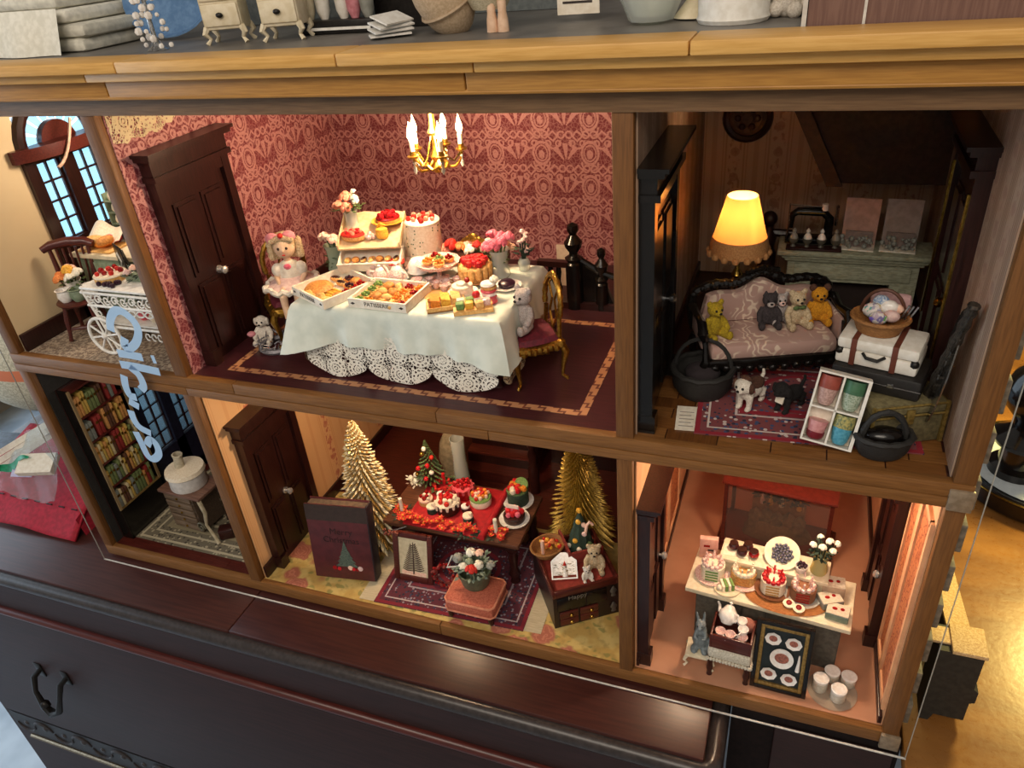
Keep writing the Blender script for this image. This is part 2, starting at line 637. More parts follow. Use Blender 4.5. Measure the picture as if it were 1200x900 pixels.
def m_rug(name, hw, hh, ground, bands, dots, scale=2.6):
    """oriental rug centred on its own origin: border bands and small knots"""
    m, b = newmat(name, 0.95)
    x, y, z = coords()
    e = mn(hw - absv(x), hh - absv(y))                      # distance from the edge
    ce = voro(vec(x, y, 0.0), scale, 'F1', 'Color')
    sp = NT[0].nodes.new('ShaderNodeSeparateColor')
    NT[0].links.new(ce.k, sp.inputs[0])
    r1, r2 = S(sp.outputs[0]), S(sp.outputs[1])
    dd = voro(vec(x, y, 0.0), scale)
    col = C(ground)
    for k, (t, c) in enumerate(dots):
        col = mixc((r1 > t) * (dd < 0.42), col, C(c))
    for (a, w, c) in bands:
        col = mixc(band(e, a, w), col, C(c))
    med = hyp(x / (hw * 0.5), y / (hh * 0.5))
    col = mixc(band(med, 0.8, 0.06), col, C(bands[0][2]))
    plug(b.inputs['Base Color'], col)
    bump(b, dd, 0.3)
    return m


def m_speckle(name, a, bcol, c, scale):
    m, b = newmat(name, 0.9)
    x, y, z = coords()
    n1 = noise(vec(x, y, z), scale, 3.0)
    n2 = voro(vec(x, y, z), scale * 1.3)
    col = mixc(smooth(n1, 0.42, 0.58), C(a), C(bcol))
    col = mixc((n2 < 0.25) * 0.8, col, C(c))
    plug(b.inputs['Base Color'], col)
    return m


tweed = m_speckle('mottled_carpet', '#b3a08a', '#7f6c5c', '#55463c', 2.2)


def m_flowerfloor():
    m, b = newmat('yellow_rose_print', 0.7)
    x, y, z = coords()
    w = noise(vec(x, y, 0.0), 0.6, 2.0) - 0.5
    x2, y2 = x + w * 2.0, y - w * 2.0
    base = mixc(smooth(noise(vec(x, y, 0.0), 0.5, 2.0), 0.4, 0.6), C('#cdb06a'), C('#bb9750'))
    lv = voro(vec(x2 * 1.0, y2 * 1.6, 0.0), 0.75)
    base = mixc(smooth(lv, 0.36, 0.24) * 0.7, base, C('#7d7d42'))
    base = mixc(smooth(noise(vec(x, y, 2.0), 1.4, 3.0), 0.5, 0.7) * 0.45, base, C('#8a7440'))
    rv = voro(vec(x2, y2, 3.0), 0.26)
    base = mixc(smooth(rv, 0.42, 0.34) * 0.9, base, C('#a8584a'))
    base = mixc(band(mth('SINE', rv * 32.0 + noise(vec(x, y, 0.0), 1.5, 2.0) * 6.0), 0.0, 0.5) * (rv < 0.36) * 0.6, base, C('#c98368'))
    plug(b.inputs['Base Color'], base)
    return m


roses_floor = m_flowerfloor()


def p_lace(u, v):
    u, v = u * 1.5, v * 1.5
    cu, cv = per(u, 3.4), per(v, 3.2)
    d = hyp(cu, cv)
    f = band(d, 0.9, 0.16) + band(d, 0.45, 0.12) + (d < 0.2) + band(d, 1.45, 0.10)
    th = mth('ARCTAN2', cu, cv)
    f = f + (mth('COSINE', th * 12.0) > 0.35) * (d > 0.9) * (d < 1.5)
    f = f + (voro(vec(u, v, 0.0), 2.6, 'DISTANCE_TO_EDGE') < 0.085)
    f = f + (voro(vec(u, v, 5.0), 0.8) < 0.22)
    return clampv(f)


lace_front = LACE('white_lace_front', '#ece6d8', lambda x, y, z: p_lace(x, z))
lace_wall = LACE('cream_lace', '#d9c7a3', lambda x, y, z: p_lace(y * 0.9, z * 0.9))
lace_top = LACE('crochet_lace', '#ece6d8', lambda x, y, z: p_lace(x * 2 + y * 2, z * 2 + y))


def m_sofa():
    m, b = newmat('rose_brocade', 0.8)
    x, y, z = coords()
    w = mth('SINE', (x + noise(vec(x, y, z), 0.5, 2.0) * 9.0) * 5.0)
    f = smooth(w, 0.2, 0.9) * smooth(noise(vec(x, y, z), 0.45, 1.0), 0.45, 0.55)
    plug(b.inputs['Base Color'], mixc(f, C('#b08e83'), C('#d9c3ae')))
    return m


brocade = m_sofa()


def m_bordereddamp():
    m, b = newmat('inlaid_border', 0.5)
    x, y, z = coords()
    f = (fr((x + y) * 0.62 + mth('ABSOLUTE', per(x - y, 1.0)) * 0.8) < 0.28)
    plug(b.inputs['Base Color'], mixc(f, C('#b8825a'), C('#6d3a2c')))
    return m


border_m = m_bordereddamp()

# ---------------------------------------------------------------- the shop round the dollhouse
def structure(name, g, m):
    o = obj(name, g, m)
    o['kind'] = 'structure'
    return o


shopfloor = PM('shop_floor', '#b9c3cc', '#8f9aa6', 0.35, 0.08)
shopwall = PM('shop_wall', '#4a3626', '#3b2a1d', 0.8, 0.05)
structure('floor', G().box(-420, 320, -260, 420, -82, -78), shopfloor)
structure('wall_back', G().box(-420, 320, 300, 306, -78, 240), shopwall)
# shop window far to the left, with daylight behind its panes
w1 = structure('window_1', G().box(-262, -256, -140, -132, -70, 150).box(-262, -256, 192, 200, -70, 150).box(-262, -256, -132, 192, 142, 150).box(-262, -256, -132, 192, -70, -62)
               .box(-261, -257, 28, 34, -62, 142), dkwood)
day_m = EMIT('daylight_pane', '#cfe4f5', 2.3)
for k, (a, b) in enumerate(((-132, 28), (34, 192))):
    obj('pane', G().box(-260, -259, a, b, -62, 142), day_m, w1)
structure('wall_left', G().box(-270, -262, -260, 300, -78, -70).box(-270, -262, -260, 300, 150, 240).box(-270, -262, 200, 300, -70, 150), PM('shop_wall_left', '#8a8076', '#786e64', 0.8, 0.05))

# ---------------------------------------------------------------- the dollhouse
house = thing('dollhouse', 'large open fronted wooden dollhouse with five furnished rooms on the dark dresser', 'dollhouse')
XL, XD1a, XD1b, XD2a, XD2b, XR = -66.4, -44.9, -43.4, -0.5, 0.9, 23.2
ZF, ZB, ZU, ZC, D = 0.0, 26.2, 28.2, 53.4, 33.5

obj('base_board', G().box(-67.8, 24.6, 0.6, D + 1, -1.8, -0.05), oak, house)
# front frame: every strip a piece of its own
o = obj('frame_rail', G().box(-67.8, -20.2, -0.1, 0.6, -1.5, 0.0, 0, 0.08), oak, house)
obj('frame_rail', G().box(-20.15, 24.6, -0.1, 0.6, -1.5, 0.0, 0, 0.08), oak, house)
for a, b in ((-67.8, -38.0), (-37.95, -16.4), (-16.35, 24.6)):
    obj('beam_strip', G().box(a, b, -0.25, 0.6, ZB + 0.95, ZU + 0.1, 0, 0.08), oak, house)
for a, b in ((-67.8, -44.0), (-43.95, -11.6), (-11.55, 24.6)):
    obj('beam_strip', G().box(a, b, -0.3, 0.6, ZB, ZB + 0.9, 0, 0.06), oak, house)
for x0, x1 in ((-67.8, XL), (XD1a, XD1b), (XD2a, XD2b), (XR, 24.6)):
    obj('post', G().box(x0, x1, -0.15, 0.7, ZU + 0.1, ZC, 0, 0.08), oak_v, house)
    obj('post', G().box(x0, x1 - 0.1, -0.12, 0.7, 0.0, ZB, 0, 0.08), oak_v, house)
obj('header_rail', G().box(-67.8, 24.6, -0.3, 0.7, ZC - 0.2, ZC + 1.4, 0, 0.05), WOOD('header_wood', '#7d5f42', '#6b5037', 0, 0.6, 1.2, .3), house)
# plastic corner caps on the right post
for z in (27.0, -0.9):
    obj('corner_cap', G().box(23.1, 24.7, -0.5, -0.1, z - 0.9, z + 0.9, 0, 0.1), PM('cap_wood', '#8d7a63', '#77644e', 0.4), house)
# honey pine cornice: three steps, each in several lengths
for (y, z0, z1, joints, m, ob) in ((-3.0, 56.75, 57.55, (-67.8, -36.4, -17.8, 4.6, 26.0), pine, 0.12), (-2.2, 56.05, 56.7, (-67.8, -40.5, -8.6, 26.0), pine, 0.1), (-1.4, 54.75, 56.0, (-67.8, -39.6, -9.6, 26.0), pine2, 0.15)):
    for a, b in zip(joints[:-1], joints[1:]):
        obj('cornice_strip', G().box(a, b - 0.06, y, 0.5, z0, z1, 0, ob), m, house)
obj('cornice_bead', G().tube([(-67.8, -1.2, 54.75), (26, -1.2, 54.75)], 0.18, 8), pine2, house)
obj('top_deck', G().box(-67.8, 26, 0.5, D + 1, 55.0, 57.3), PM('grey_deck', '#77726c', '#625d58', 0.45, 0.3), house)

# inner walls, floors, ceilings
obj('ceiling', G().box(-66.4, 23.2, 0.7, D, ZC, ZC + 0.6), PM('ceiling_wood', '#6b5a47', '#5c4c3b', 0.8), house)
obj('ceiling', G().box(-66.4, 23.2, 0.6, D, ZB, ZB + 0.5), PM('ceiling_lower', '#8a7058', '#7a614b', 0.8), house)
obj('back_panel', G().box(-67.8, 24.6, D + 0.1, D + 1, -1.5, 55), dkwood, house)
obj('divider', G().box(XD1a, XD1b, 0.7, D, 0, ZB).box(XD1a, XD1b, 0.7, D, ZU, ZC), oak_v, house)
obj('divider', G().box(XD2a, XD2b, 0.7, D, 0, ZB).box(XD2a, XD2b, 0.7, D, ZU, ZC), oak_v, house)
obj('side_wall', G().box(XR, 24.6, 0.7, D, 0, ZB).box(XR, 24.6, 0.7, D, ZB, ZC), dkwood, house)


def leftwall(z0, z1, y0, y1, holes, m):
    """left outer wall with openings (y0, y1, z0, z1)"""
    g = G()
    ys = sorted({y0, y1} | {h[0] for h in holes} | {h[1] for h in holes})
    for a, b in zip(ys[:-1], ys[1:]):
        hs = sorted([h for h in holes if h[0] <= a and h[1] >= b], key=lambda h: h[2])
        zz = z0
        for h in hs:
            if h[2] > zz: g.box(-67.2, XL, a, b, zz, h[2])
            zz = h[3]
        if zz < z1: g.box(-67.2, XL, a, b, zz, z1)
    return obj('wall', g, m, house)


leftwall(ZU, ZC, 0.7, D, [(9.9, 18.9, 36.4, 50.8)], beigewall)
leftwall(0, ZB, 0.7, D, [(10.9, 19.2, 6.4, 17.6)], PM('study_wall', '#2b2723', '#221f1c', 0.8))
obj('wall', G().box(XL, XD1a, D - 0.1, D, ZU, ZC), beigewall, house)
obj('wall', G().box(XL, XD1a, D - 0.1, D, 0, ZB), PM('study_back', '#3b342e', '#302a25', 0.8), house)
obj('wallpaper', G().box(XD1b, XD2a, D - 0.1, D, ZU, ZC), damask_x, house)
obj('wallpaper', G().box(XD1b, XD1b + 0.1, 0.7, D - 0.1, ZU, ZC), damask_y, house)
obj('wallpaper', G().box(XD2b, XR, D - 0.1, D, ZU, ZC), stripe_x, house)
obj('wallpaper', G().box(XD2b, XD2b + 0.1, 0.7, D - 0.1, ZU, ZC), stripe_y, house)
obj('wallpaper', G().box(XR - 0.1, XR, 0.7, D - 0.1, ZU, ZC), stripe_y, house)
obj('wallpaper', G().box(XD1b, XD2a, D - 0.1, D, 0, ZB), floral_x, house)
obj('wallpaper', G().box(XD1b, XD1b + 0.1, 0.7, D - 0.1, 0, ZB), floral_y, house)
obj('wallpaper', G().box(XD2b, XR, D - 0.1, D, 0, ZB), terrawall, house)
obj('wallpaper', G().box(XD2b, XD2b + 0.1, 0.7, D - 0.1, 0, ZB), peachwall, house)
obj('wallpaper', G().box(XR - 0.1, XR, 0.7, D - 0.1, 0, ZB), peachwall, house)
# cream lace pinned along the top of the crimson side wall
obj('lace_trim', G().prism([(0.8, 53.3)] + [(12 - 11.2 * (1 - t / 14), 53.3) for t in (14,)] + [(12.0 - i * 0.7, 50.2 + 0.5 * abs(sin(i * 1.1)) + max(0, 8 - i) * 0.22) for i in range(17)], XD1b + 0.12, XD1b + 0.16, 'x'), lace_wall, house)

# floors
obj('floor', G().box(XL, XD1a, 0.6, D, ZU - 0.9, ZU), tweed, house)
obj('floor', G().box(XD1b, XD2a, 0.6, D, ZU - 0.9, ZU), purplefloor, house)
par = obj('floor', G().box(XD2b, XR, 0.6, D, ZU - 0.9, ZU - 0.08), dkwood_h, house)
lowfl = obj('floor', G().box(XL, XD1a, 0.6, D, -0.05, 0), redwood, house)
obj('floor', G().box(XD1b, XD2a, 0.6, 17, -0.05, 0), roses_floor, house)
obj('floor', G().box(XD1b, XD2a, 17.02, D, -0.05, 0), redwood, house)
obj('floor', G().box(XD2b, XR, 0.6, D, -0.05, 0), terracotta, house)
y, r = 0.62, 0
while y < 12:
    x = XD2b + 0.02 + (0 if r % 2 else -1.6)
    while x < XR:
        a, b = max(x, XD2b + 0.02), min(x + 3.9, XR - 0.02)
        if b - a > 0.2:
            obj('plank', G().box(a, b - 0.05, y, y + 1.45, ZU - 0.1, ZU + random.uniform(-0.01, 0.01)), parquet[random.randint(0, 2)], par)
        x += 3.95
    y += 1.5
    r += 1
for k in range(10):
    a = XL + 0.1 + k * 2.13
    obj('plank', G().box(a, a + 2.08, 0.62, 2.1, 0.0, 0.02 + 0.008 * (k % 2)), redwood, lowfl)
# border inlaid in the dining room floor
bd = G()
bx0, bx1, by0, by1, w = -40.4, -3.6, 2.2, 18.9, 0.75
bd.box(bx0, bx1, by0, by0 + w, ZU, ZU + 0.02).box(bx0, bx1, by1 - w, by1, ZU, ZU + 0.02).box(bx0, bx0 + w, by0 + w, by1 - w, ZU, ZU + 0.02).box(bx1 - w, bx1, by0 + w, by1 - w, ZU, ZU + 0.02)
obj('floor_border', bd, border_m, house)

# baseboards
bb = [(XL, XL + 0.5, 0.7, D - 0.1, ZU, 2.0, dkwood), (XD1b + 0.1, XD1b + 0.45, 12.8, D - 0.1, ZU, 1.5, dkwood), (XD2b + 0.1, XD2b + 0.4, 11.6, D - 0.1, ZU, 1.2, dkwood),
      (XL, XL + 0.45, 8.8, D - 0.1, 0, 1.8, dkwood), (XD1b + 0.1, XD1b + 0.45, 0.7, D - 0.1, 0, 1.7, dkwood), (XD2b + 0.1, XD2b + 0.4, 0.7, D - 0.1, 0, 1.0, dkwood), (XR - 0.45, XR - 0.1, 0.7, D - 0.1, 0, 1.0, dkwood)]
for x0, x1, y0, y1, z, h, m in bb:
    obj('baseboard', G().box(x0, x1, y0, y1, z, z + h, 0, 0.08), m, house)


def wall_door(x, sgn, y0, y1, z0, h, mat, cap=2.2, knob_y=None, knob_m=None, rows=2, tip=1.0):
    """door with frame and crown standing against a side wall at x; sgn is the way it faces"""
    X = lambda t: x + sgn * t
    bx = lambda g, a, b, *r: g.box(min(X(a), X(b)), max(X(a), X(b)), *r)
    d = obj('door', bx(G(), 0, 0.6, y0 + 1.2, y1 - 1.2, z0, z0 + h - cap - 1.0), mat, house)
    g = G()
    for a, b in ((y0 + 0.3, y0 + 1.3), (y1 - 1.3, y1 - 0.3)):
        bx(g, 0, 1.1, a, b, z0, z0 + h - cap)
        bx(g, 0, 1.35, a - 0.1, b + 0.1, z0 - 0.005, z0 + 1.6)
    bx(g, 0, 1.05, y0 + 1.3, y1 - 1.3, z0 + h - cap - 1.1, z0 + h - cap)
    obj('door_frame', g, mat, d)
    g = G()
    bx(g, 0, 1.5, y0 + 0.1, y1 - 0.1, z0 + h - cap, z0 + h - cap + 0.5)
    bx(g, 0, 1.25, y0 + 0.25, y1 - 0.25, z0 + h - cap + 0.5, z0 + h - 0.7)
    bx(g, 0, 1.8, y0 - 0.2, y1 + 0.2, z0 + h - 0.7, z0 + h - 0.3)
    bx(g, 0, 2.1, y0 - 0.4, y1 + 0.4, z0 + h - 0.3, z0 + h)
    obj('door_crown', g, mat, d)
    hh = (h - cap - 2.6) / rows
    ym = (y0 + y1) / 2
    for r in range(rows):
        for a, b in ((y0 + 1.9, ym - 0.35), (ym + 0.35, y1 - 1.9)):
            za, zb = z0 + 0.9 + r * hh, z0 + 0.9 + (r + 1) * hh - 0.8
            g = G()
            bx(g, 0.6, 0.75, a, b, za, zb)
            bx(g, 0.75, 0.92, a + 0.35, b - 0.35, za + 0.35, zb - 0.35)
            obj('door_panel', g, mat, d)
    if knob_y is not None:
        obj('knob', G().at((X(0.6), knob_y, z0 + (h - cap) * 0.45), ry=sgn * pi / 2).lathe([(0.42, 0), (0.42, 0.1), (0.14, 0.12), (0.14, 0.4), (0.38, 0.55), (0.42, 0.8), (0.2, 1.0), (0, 1.02)], n=12), knob_m or chrome_knob, d)
    return d


wall_door(XD1b + 0.1, 1, 2.3, 12.9, ZU, 21.2, dkwood, 2.6, 7.5)
wall_door(XD1b + 0.1, 1, 2.3, 12.2, 0, 21.0, dkwood, 2.6, 7.2)
wall_door(XD2b + 0.1, 1, 0.8, 11.5, ZU, 21.3, blackwood, 2.4, 8.2, silver)
wall_door(XD2b + 0.1, 1, 0.8, 9.6, 0, 20.6, dkwood, 1.6, 7.8, chrome_knob)
wall_door(XR - 0.1, -1, 9.5, 19.5, ZU, 20.5, dkwood, 2.2, 11.5, brass)
wall_door(XR - 0.1, -1, 9.0, 18.0, 0, 20.0, dkwood, 1.6, 10.8, chrome_knob)
# brass bands on the parlour's right hand door
for yy in (10.2, 18.6):
    obj('door_strap', G().box(XR - 1.35, XR - 1.2, yy, yy + 0.25, ZU + 4, ZU + 17), brass, house)
# framed ornate panels on the kitchen side walls
for (x, s, y0, y1) in ((XD2b + 0.1, 1, 10.4, 16.5), (XD2b + 0.1, 1, 17.3, 24.0), (XR - 0.1, -1, 1.2, 5.0), (XR - 0.1, -1, 5.6, 8.6)):
    p = obj('wall_panel', G().box(min(x, x + s * 0.1), max(x, x + s * 0.1), y0, y1, 2.2, 23), panel_m, house)
    g = G()
    for a, b, c, d in ((y0 - 0.3, y0 + 0.2, 1.7, 23.5), (y1 - 0.2, y1 + 0.3, 1.7, 23.5), (y0, y1, 1.7, 2.3), (y0, y1, 22.9, 23.5)):
        g.box(min(x, x + s * 0.28), max(x, x + s * 0.28), a, b, c, d)
    obj('panel_frame', g, peachwall, p)


# windows in the left wall
def pane_mat(n, col, e):
    return GLASSY(n, col, 0.85)


pane_m = pane_mat('blue_pane', '#cfeaf6', 1)


def lattice(parent, y0, y1, z0, z1, nc, nr, x=-66.6, m=dkwood):
    cw, rh = (y1 - y0) / nc, (z1 - z0) / nr
    first = None
    for r in range(nr):
        for c in range(nc):
            loc = (x, y0 + (c + .5) * cw, z0 + (r + .5) * rh)
            if first is None:
                first = obj('pane', G().box(-0.04, 0.04, -cw / 2 + 0.1, cw / 2 - 0.1, -rh / 2 + 0.1, rh / 2 - 0.1), pane_m, parent, loc)
            else:
                twin(first, loc)
    for c in range(nc + 1):
        obj('muntin', G().box(x - 0.12, x + 0.18, y0 + c * cw - 0.11, y0 + c * cw + 0.11, z0, z1), m, parent)
    for r in range(nr + 1):
        obj('muntin', G().box(x - 0.1, x + 0.16, y0, y1, z0 + r * rh - 0.1, z0 + r * rh + 0.1), m, parent)


wn = obj('window', G().box(-67.0, -65.9, 9.0, 10.4, ZU, 47.4).box(-67.0, -65.9, 18.4, 19.8, ZU, 47.4).box(-67, -65.95, 13.5, 15.3, 36.4, 47.2)
         .box(-67, -65.95, 10.3, 18.5, 45.8, 47.3).box(-67, -65.95, 10.3, 18.5, ZU, 37.2)
         .tube([(-66.4, 14.4 + 4.7 * cos(a * pi / 12), 47.3 + 4.7 * sin(a * pi / 12)) for a in range(13)], 0.7, 8), dkwood, house)
lattice(wn, 10.5, 13.4, 37.2, 45.8, 2, 4)
lattice(wn, 15.4, 18.3, 37.2, 45.8, 2, 4)
for k in range(8):                                     # fanlight: panes between spokes
    a0, a1 = pi * k / 8 + 0.05, pi * (k + 1) / 8 - 0.05
    obj('pane', G().prism([(14.4 + r * cos(a), 47.4 + r * sin(a)) for r, a in ((2.3, a0), (4.1, a0), (4.1, a1), (2.3, a1))], -66.65, -66.57, 'x'), pane_m, wn)
obj('fanlight_centre', G().prism([(14.4 + 2.3 * cos(pi * k / 12), 47.3 + 2.3 * sin(pi * k / 12)) for k in range(13)], -66.8, -66.0, 'x'), redwood, wn)
# bow fronted pelmet over the window, with a pale cord
pel = []
for k in range(13):
    yy = 8.0 + k * 12.4 / 12
    pel.append((-66.3 + 1.8 * sin(pi * k / 12) ** 0.8 + 0.6, yy))
obj('pelmet', G().prism([(-66.3, 8.0)] + pel + [(-66.3, 20.4)], 46.4, 47.7, 'z'), redwood, wn)
obj('curtain_cord', G().tube([(-63.6, 11 + k * 0.45, 45.4 + 0.10 * k + 0.055 * k * k) for k in range(9)], 0.16, 6), PM('cord', '#c9a58f', '#b58f79', 0.8), wn)

ws = obj('window', G().box(-67.0, -65.9, 10.0, 11.1, 0, 18.6).box(-67.0, -65.9, 19.0, 20.2, 0, 18.6).box(-67, -65.95, 14.3, 15.9, 1, 18).box(-67, -65.95, 11, 19.1, 17.4, 18.6).box(-67, -65.95, 11, 19.1, 0, 6.6), PM('blue_black_wood', '#23263a', '#1a1c2c', 0.4), house)
lattice(ws, 11.2, 14.3, 6.8, 17.4, 2, 5)
lattice(ws, 15.9, 19.0, 6.8, 17.4, 2, 5)

# staircases at the back of the two middle rooms
st = obj('staircase', G().prism([(7.2, 53.3), (14.2, 40.4), (23.1, 40.4), (23.1, 53.3)], 27.6, 33.3, 'y'), PM('stair_brown', '#3d2a20', '#2f2018', .85), house)
obj('stringer', G().prism([(6.5, 53.3), (7.8, 53.3), (14.6, 40.2), (13.2, 40.2)], 27.0, 27.6, 'y'), PM('stringer_brown', '#4a3023', '#38241a', .75), st)
st2 = obj('staircase', G().box(-27.5, -18.2, 24.0, 33.3, 0, 1.6), redwood, house)
for k in range(1, 5):
    obj('step', G().box(-27.5, -18.2, 24.0 + k * 1.9, 33.3, 1.6 * k, 1.6 * (k + 1), 0, 0.06), redwood, st2)
    obj('riser', G().box(-27.5, -18.2, 23.9 + k * 1.9, 24.0 + k * 1.9, 1.6 * k, 1.6 * k + 1.3), dkwood, st2)
obj('newel_post', G().lathe([(0.7, 0), (0.7, 4), (0.5, 4.3), (0.65, 6), (0.4, 7), (0.6, 7.4), (0.6, 8), (0.3, 8.3), (0.55, 9), (0.3, 9.5), (0, 9.6)], (-17.2, 23.6, 0), 12), dkwood_h, st2)
obj('newel_post', G().lathe([(0.7, 0), (0.7, 4), (0.5, 4.3), (0.65, 6), (0.4, 7), (0.6, 7.4), (0.6, 8), (0.3, 8.3), (0.55, 9), (0.3, 9.5), (0, 9.6)], (-28.4, 23.6, 0), 12), dkwood_h, st2)
obj('wall_panelling', G().box(-17, -0.6, 30, 33.3, 0, 14), dkwood, house)

# banister with two newels where the stair comes up into the dining room
bn = obj('banister', G().box(-14.0, -0.8, 21.4, 22.6, ZU, ZU + 0.7).box(-14, -10.6, 21.5, 22.3, ZU + 4.6, ZU + 5.2), dkwood, house)
nw = obj('newel_post', G().lathe([(0.9, 0), (0.9, 5.0), (0.7, 5.2), (0.95, 5.6), (0.5, 5.9), (0.45, 6.2), (0.85, 6.8), (0.95, 7.3), (0.5, 7.9), (0.35, 8.1), (0.62, 8.6), (0.55, 9.1), (0, 9.4)], (0, 0, 0), 14), blackwood, bn, (-10.1, 22, ZU))
twin(nw, (-7.2, 22, ZU - 1.6), sc=(0.75, 0.75, 0.9))
for x in (-13.6, -12.7, -11.8):
    obj('baluster', G().lathe([(0.25, 0), (0.18, 0.8), (0.34, 1.6), (0.16, 2.4), (0.3, 3.4), (0.2, 4.6)], (x, 22, ZU + 0.5), 8), blackwood, bn)
obj('handrail', G().tube([(-10.1, 22, 34.0), (-7.2, 22, 32.3), (-1, 22, 30.5)], 0.35, 8), blackwood, bn)
obj('stair_panel', G().prism([(-10.1, ZU), (-10.1, 33.6), (-7.2, 32), (-5.9, ZU + 0.4)], 22.0, 22.5, 'y'), blackwood, bn)
obj('stair_wall', G().box(-6.0, -0.7, 27, 27.2, ZU, 32.2).box(-13.6, -12, 27, 27.2, ZU, 33), PM('pale_stair_wall', '#e3cdb4', '#d6bda2', 0.8), bn)

# quoin blocks down the outside of the right wall
for k in range(13):
    z = 1.0 + k * 4.1
    obj('quoin', G().box(24.55, 25.1, 0.6, 2.4, z, z + 2.6, 0, 0.1), PM('quoin_stone', '#7d7263', '#5e5548', 0.7) if k == 0 else bpy.data.materials['quoin_stone'], house)

# clear acrylic sheet standing in front of the rooms: only its edges catch the light
pm = bpy.data.materials.new('clear_acrylic')
pm.use_nodes = True
NT[0] = pm.node_tree
tn = NT[0].nodes.new('ShaderNodeBsdfTransparent')
tn.inputs[0].default_value = (1, 1, 1, 1)
NT[0].links.new(tn.outputs[0], NT[0].nodes['Material Output'].inputs[0])
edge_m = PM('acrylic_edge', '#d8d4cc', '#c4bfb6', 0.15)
ac = thing('acrylic_sheet', 'clear acrylic sheet with thin bright edges covering the front of the rooms', 'acrylic sheet', (0, -1.0, -1.8))
obj('clear_panel', G().box(-67.6, 25.2, 0, 0.2, 0.1, 55.6), pm, ac)
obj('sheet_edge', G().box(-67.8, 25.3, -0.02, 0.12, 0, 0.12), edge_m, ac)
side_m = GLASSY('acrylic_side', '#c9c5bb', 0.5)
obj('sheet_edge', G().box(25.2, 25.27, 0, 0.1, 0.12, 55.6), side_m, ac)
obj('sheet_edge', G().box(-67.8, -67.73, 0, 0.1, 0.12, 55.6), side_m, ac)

# reflection of pale blue script, painted as flat strokes on the acrylic sheet
sm, sb = newmat('painted_blue_reflection', 0.6)
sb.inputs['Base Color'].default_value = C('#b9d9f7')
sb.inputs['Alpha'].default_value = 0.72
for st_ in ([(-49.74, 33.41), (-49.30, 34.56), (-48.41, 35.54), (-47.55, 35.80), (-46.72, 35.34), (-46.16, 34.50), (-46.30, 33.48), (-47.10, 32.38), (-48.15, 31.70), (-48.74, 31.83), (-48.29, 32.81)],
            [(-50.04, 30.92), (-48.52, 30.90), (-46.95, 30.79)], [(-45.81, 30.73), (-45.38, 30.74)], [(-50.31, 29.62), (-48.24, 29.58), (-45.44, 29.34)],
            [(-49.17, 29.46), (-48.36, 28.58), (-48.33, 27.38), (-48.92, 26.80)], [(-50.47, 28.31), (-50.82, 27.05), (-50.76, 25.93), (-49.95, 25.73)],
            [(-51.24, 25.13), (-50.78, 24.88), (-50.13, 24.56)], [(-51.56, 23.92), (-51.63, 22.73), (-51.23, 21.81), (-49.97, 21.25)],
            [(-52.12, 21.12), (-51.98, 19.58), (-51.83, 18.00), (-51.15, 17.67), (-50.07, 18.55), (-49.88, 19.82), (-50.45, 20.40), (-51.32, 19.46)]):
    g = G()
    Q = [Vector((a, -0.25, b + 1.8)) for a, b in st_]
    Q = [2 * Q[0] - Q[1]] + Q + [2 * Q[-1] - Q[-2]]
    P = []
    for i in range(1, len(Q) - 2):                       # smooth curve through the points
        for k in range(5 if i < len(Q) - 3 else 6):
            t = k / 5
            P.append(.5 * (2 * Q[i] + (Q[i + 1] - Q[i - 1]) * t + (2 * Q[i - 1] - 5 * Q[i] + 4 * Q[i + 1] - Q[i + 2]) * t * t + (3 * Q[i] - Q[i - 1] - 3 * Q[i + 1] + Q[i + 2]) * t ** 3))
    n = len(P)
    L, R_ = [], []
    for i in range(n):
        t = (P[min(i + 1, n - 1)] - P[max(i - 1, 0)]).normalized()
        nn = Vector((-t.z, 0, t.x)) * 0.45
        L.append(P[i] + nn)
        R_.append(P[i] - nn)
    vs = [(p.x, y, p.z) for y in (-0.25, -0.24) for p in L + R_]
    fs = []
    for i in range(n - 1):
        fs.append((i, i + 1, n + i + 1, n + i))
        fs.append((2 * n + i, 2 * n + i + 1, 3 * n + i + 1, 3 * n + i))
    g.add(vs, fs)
    obj('lettering', g, sm, ac, label='painted reflection of a pale blue script letter stroke')

# ---------------------------------------------------------------- dresser under the dollhouse
dr = thing('dresser', 'dark brown antique dresser with black ring handle carrying the dollhouse', 'dresser', (0, 0, -1.9))
obj('table_leaf', G().box(-108, -44.3, -6.1, 45, -1.2, 0, 0, 0.15), dresser_top, dr, smooth_=True)
obj('table_leaf', G().box(-44.2, 8.6, -6.1, 45, -1.2, 0.0, 0, 0.15), WOOD('dresser_top_red', '#45211a', '#371814', 0, 0.3, 0.5), dr)
obj('lip_moulding', G().tube([(-108.5, -6.35, -1.3), (8.2, -6.35, -1.3), (8.9, -6.2, -1.3), (9.25, -5.6, -1.3), (9.35, -5, -1.3), (9.35, 45, -1.3)], 0.95, 10), PM('lip_wood', '#3a3230', '#2a2321', 0.3), dr)
obj('fascia', G().box(-106, 9.0, -6.3, 40, -8.0, -1.6), dresser_body, dr)
obj('bead_moulding', G().tube([(-106.5, -6.5, -8.4), (9.2, -6.5, -8.4), (9.6, -5.6, -8.4), (9.6, 40, -8.4)], 0.6, 10), redwood, dr)
bodyp = obj('carcass', G().box(-105, 8.6, -5.2, 40, -70, -8.2), dresser_body, dr)
dw = obj('drawer', G().box(-103.6, 8, -5.75, -5.2, -38.5, -9.2, 0, 0.15), dresser_body, dr)
hx, hz = -83.7, -25.0
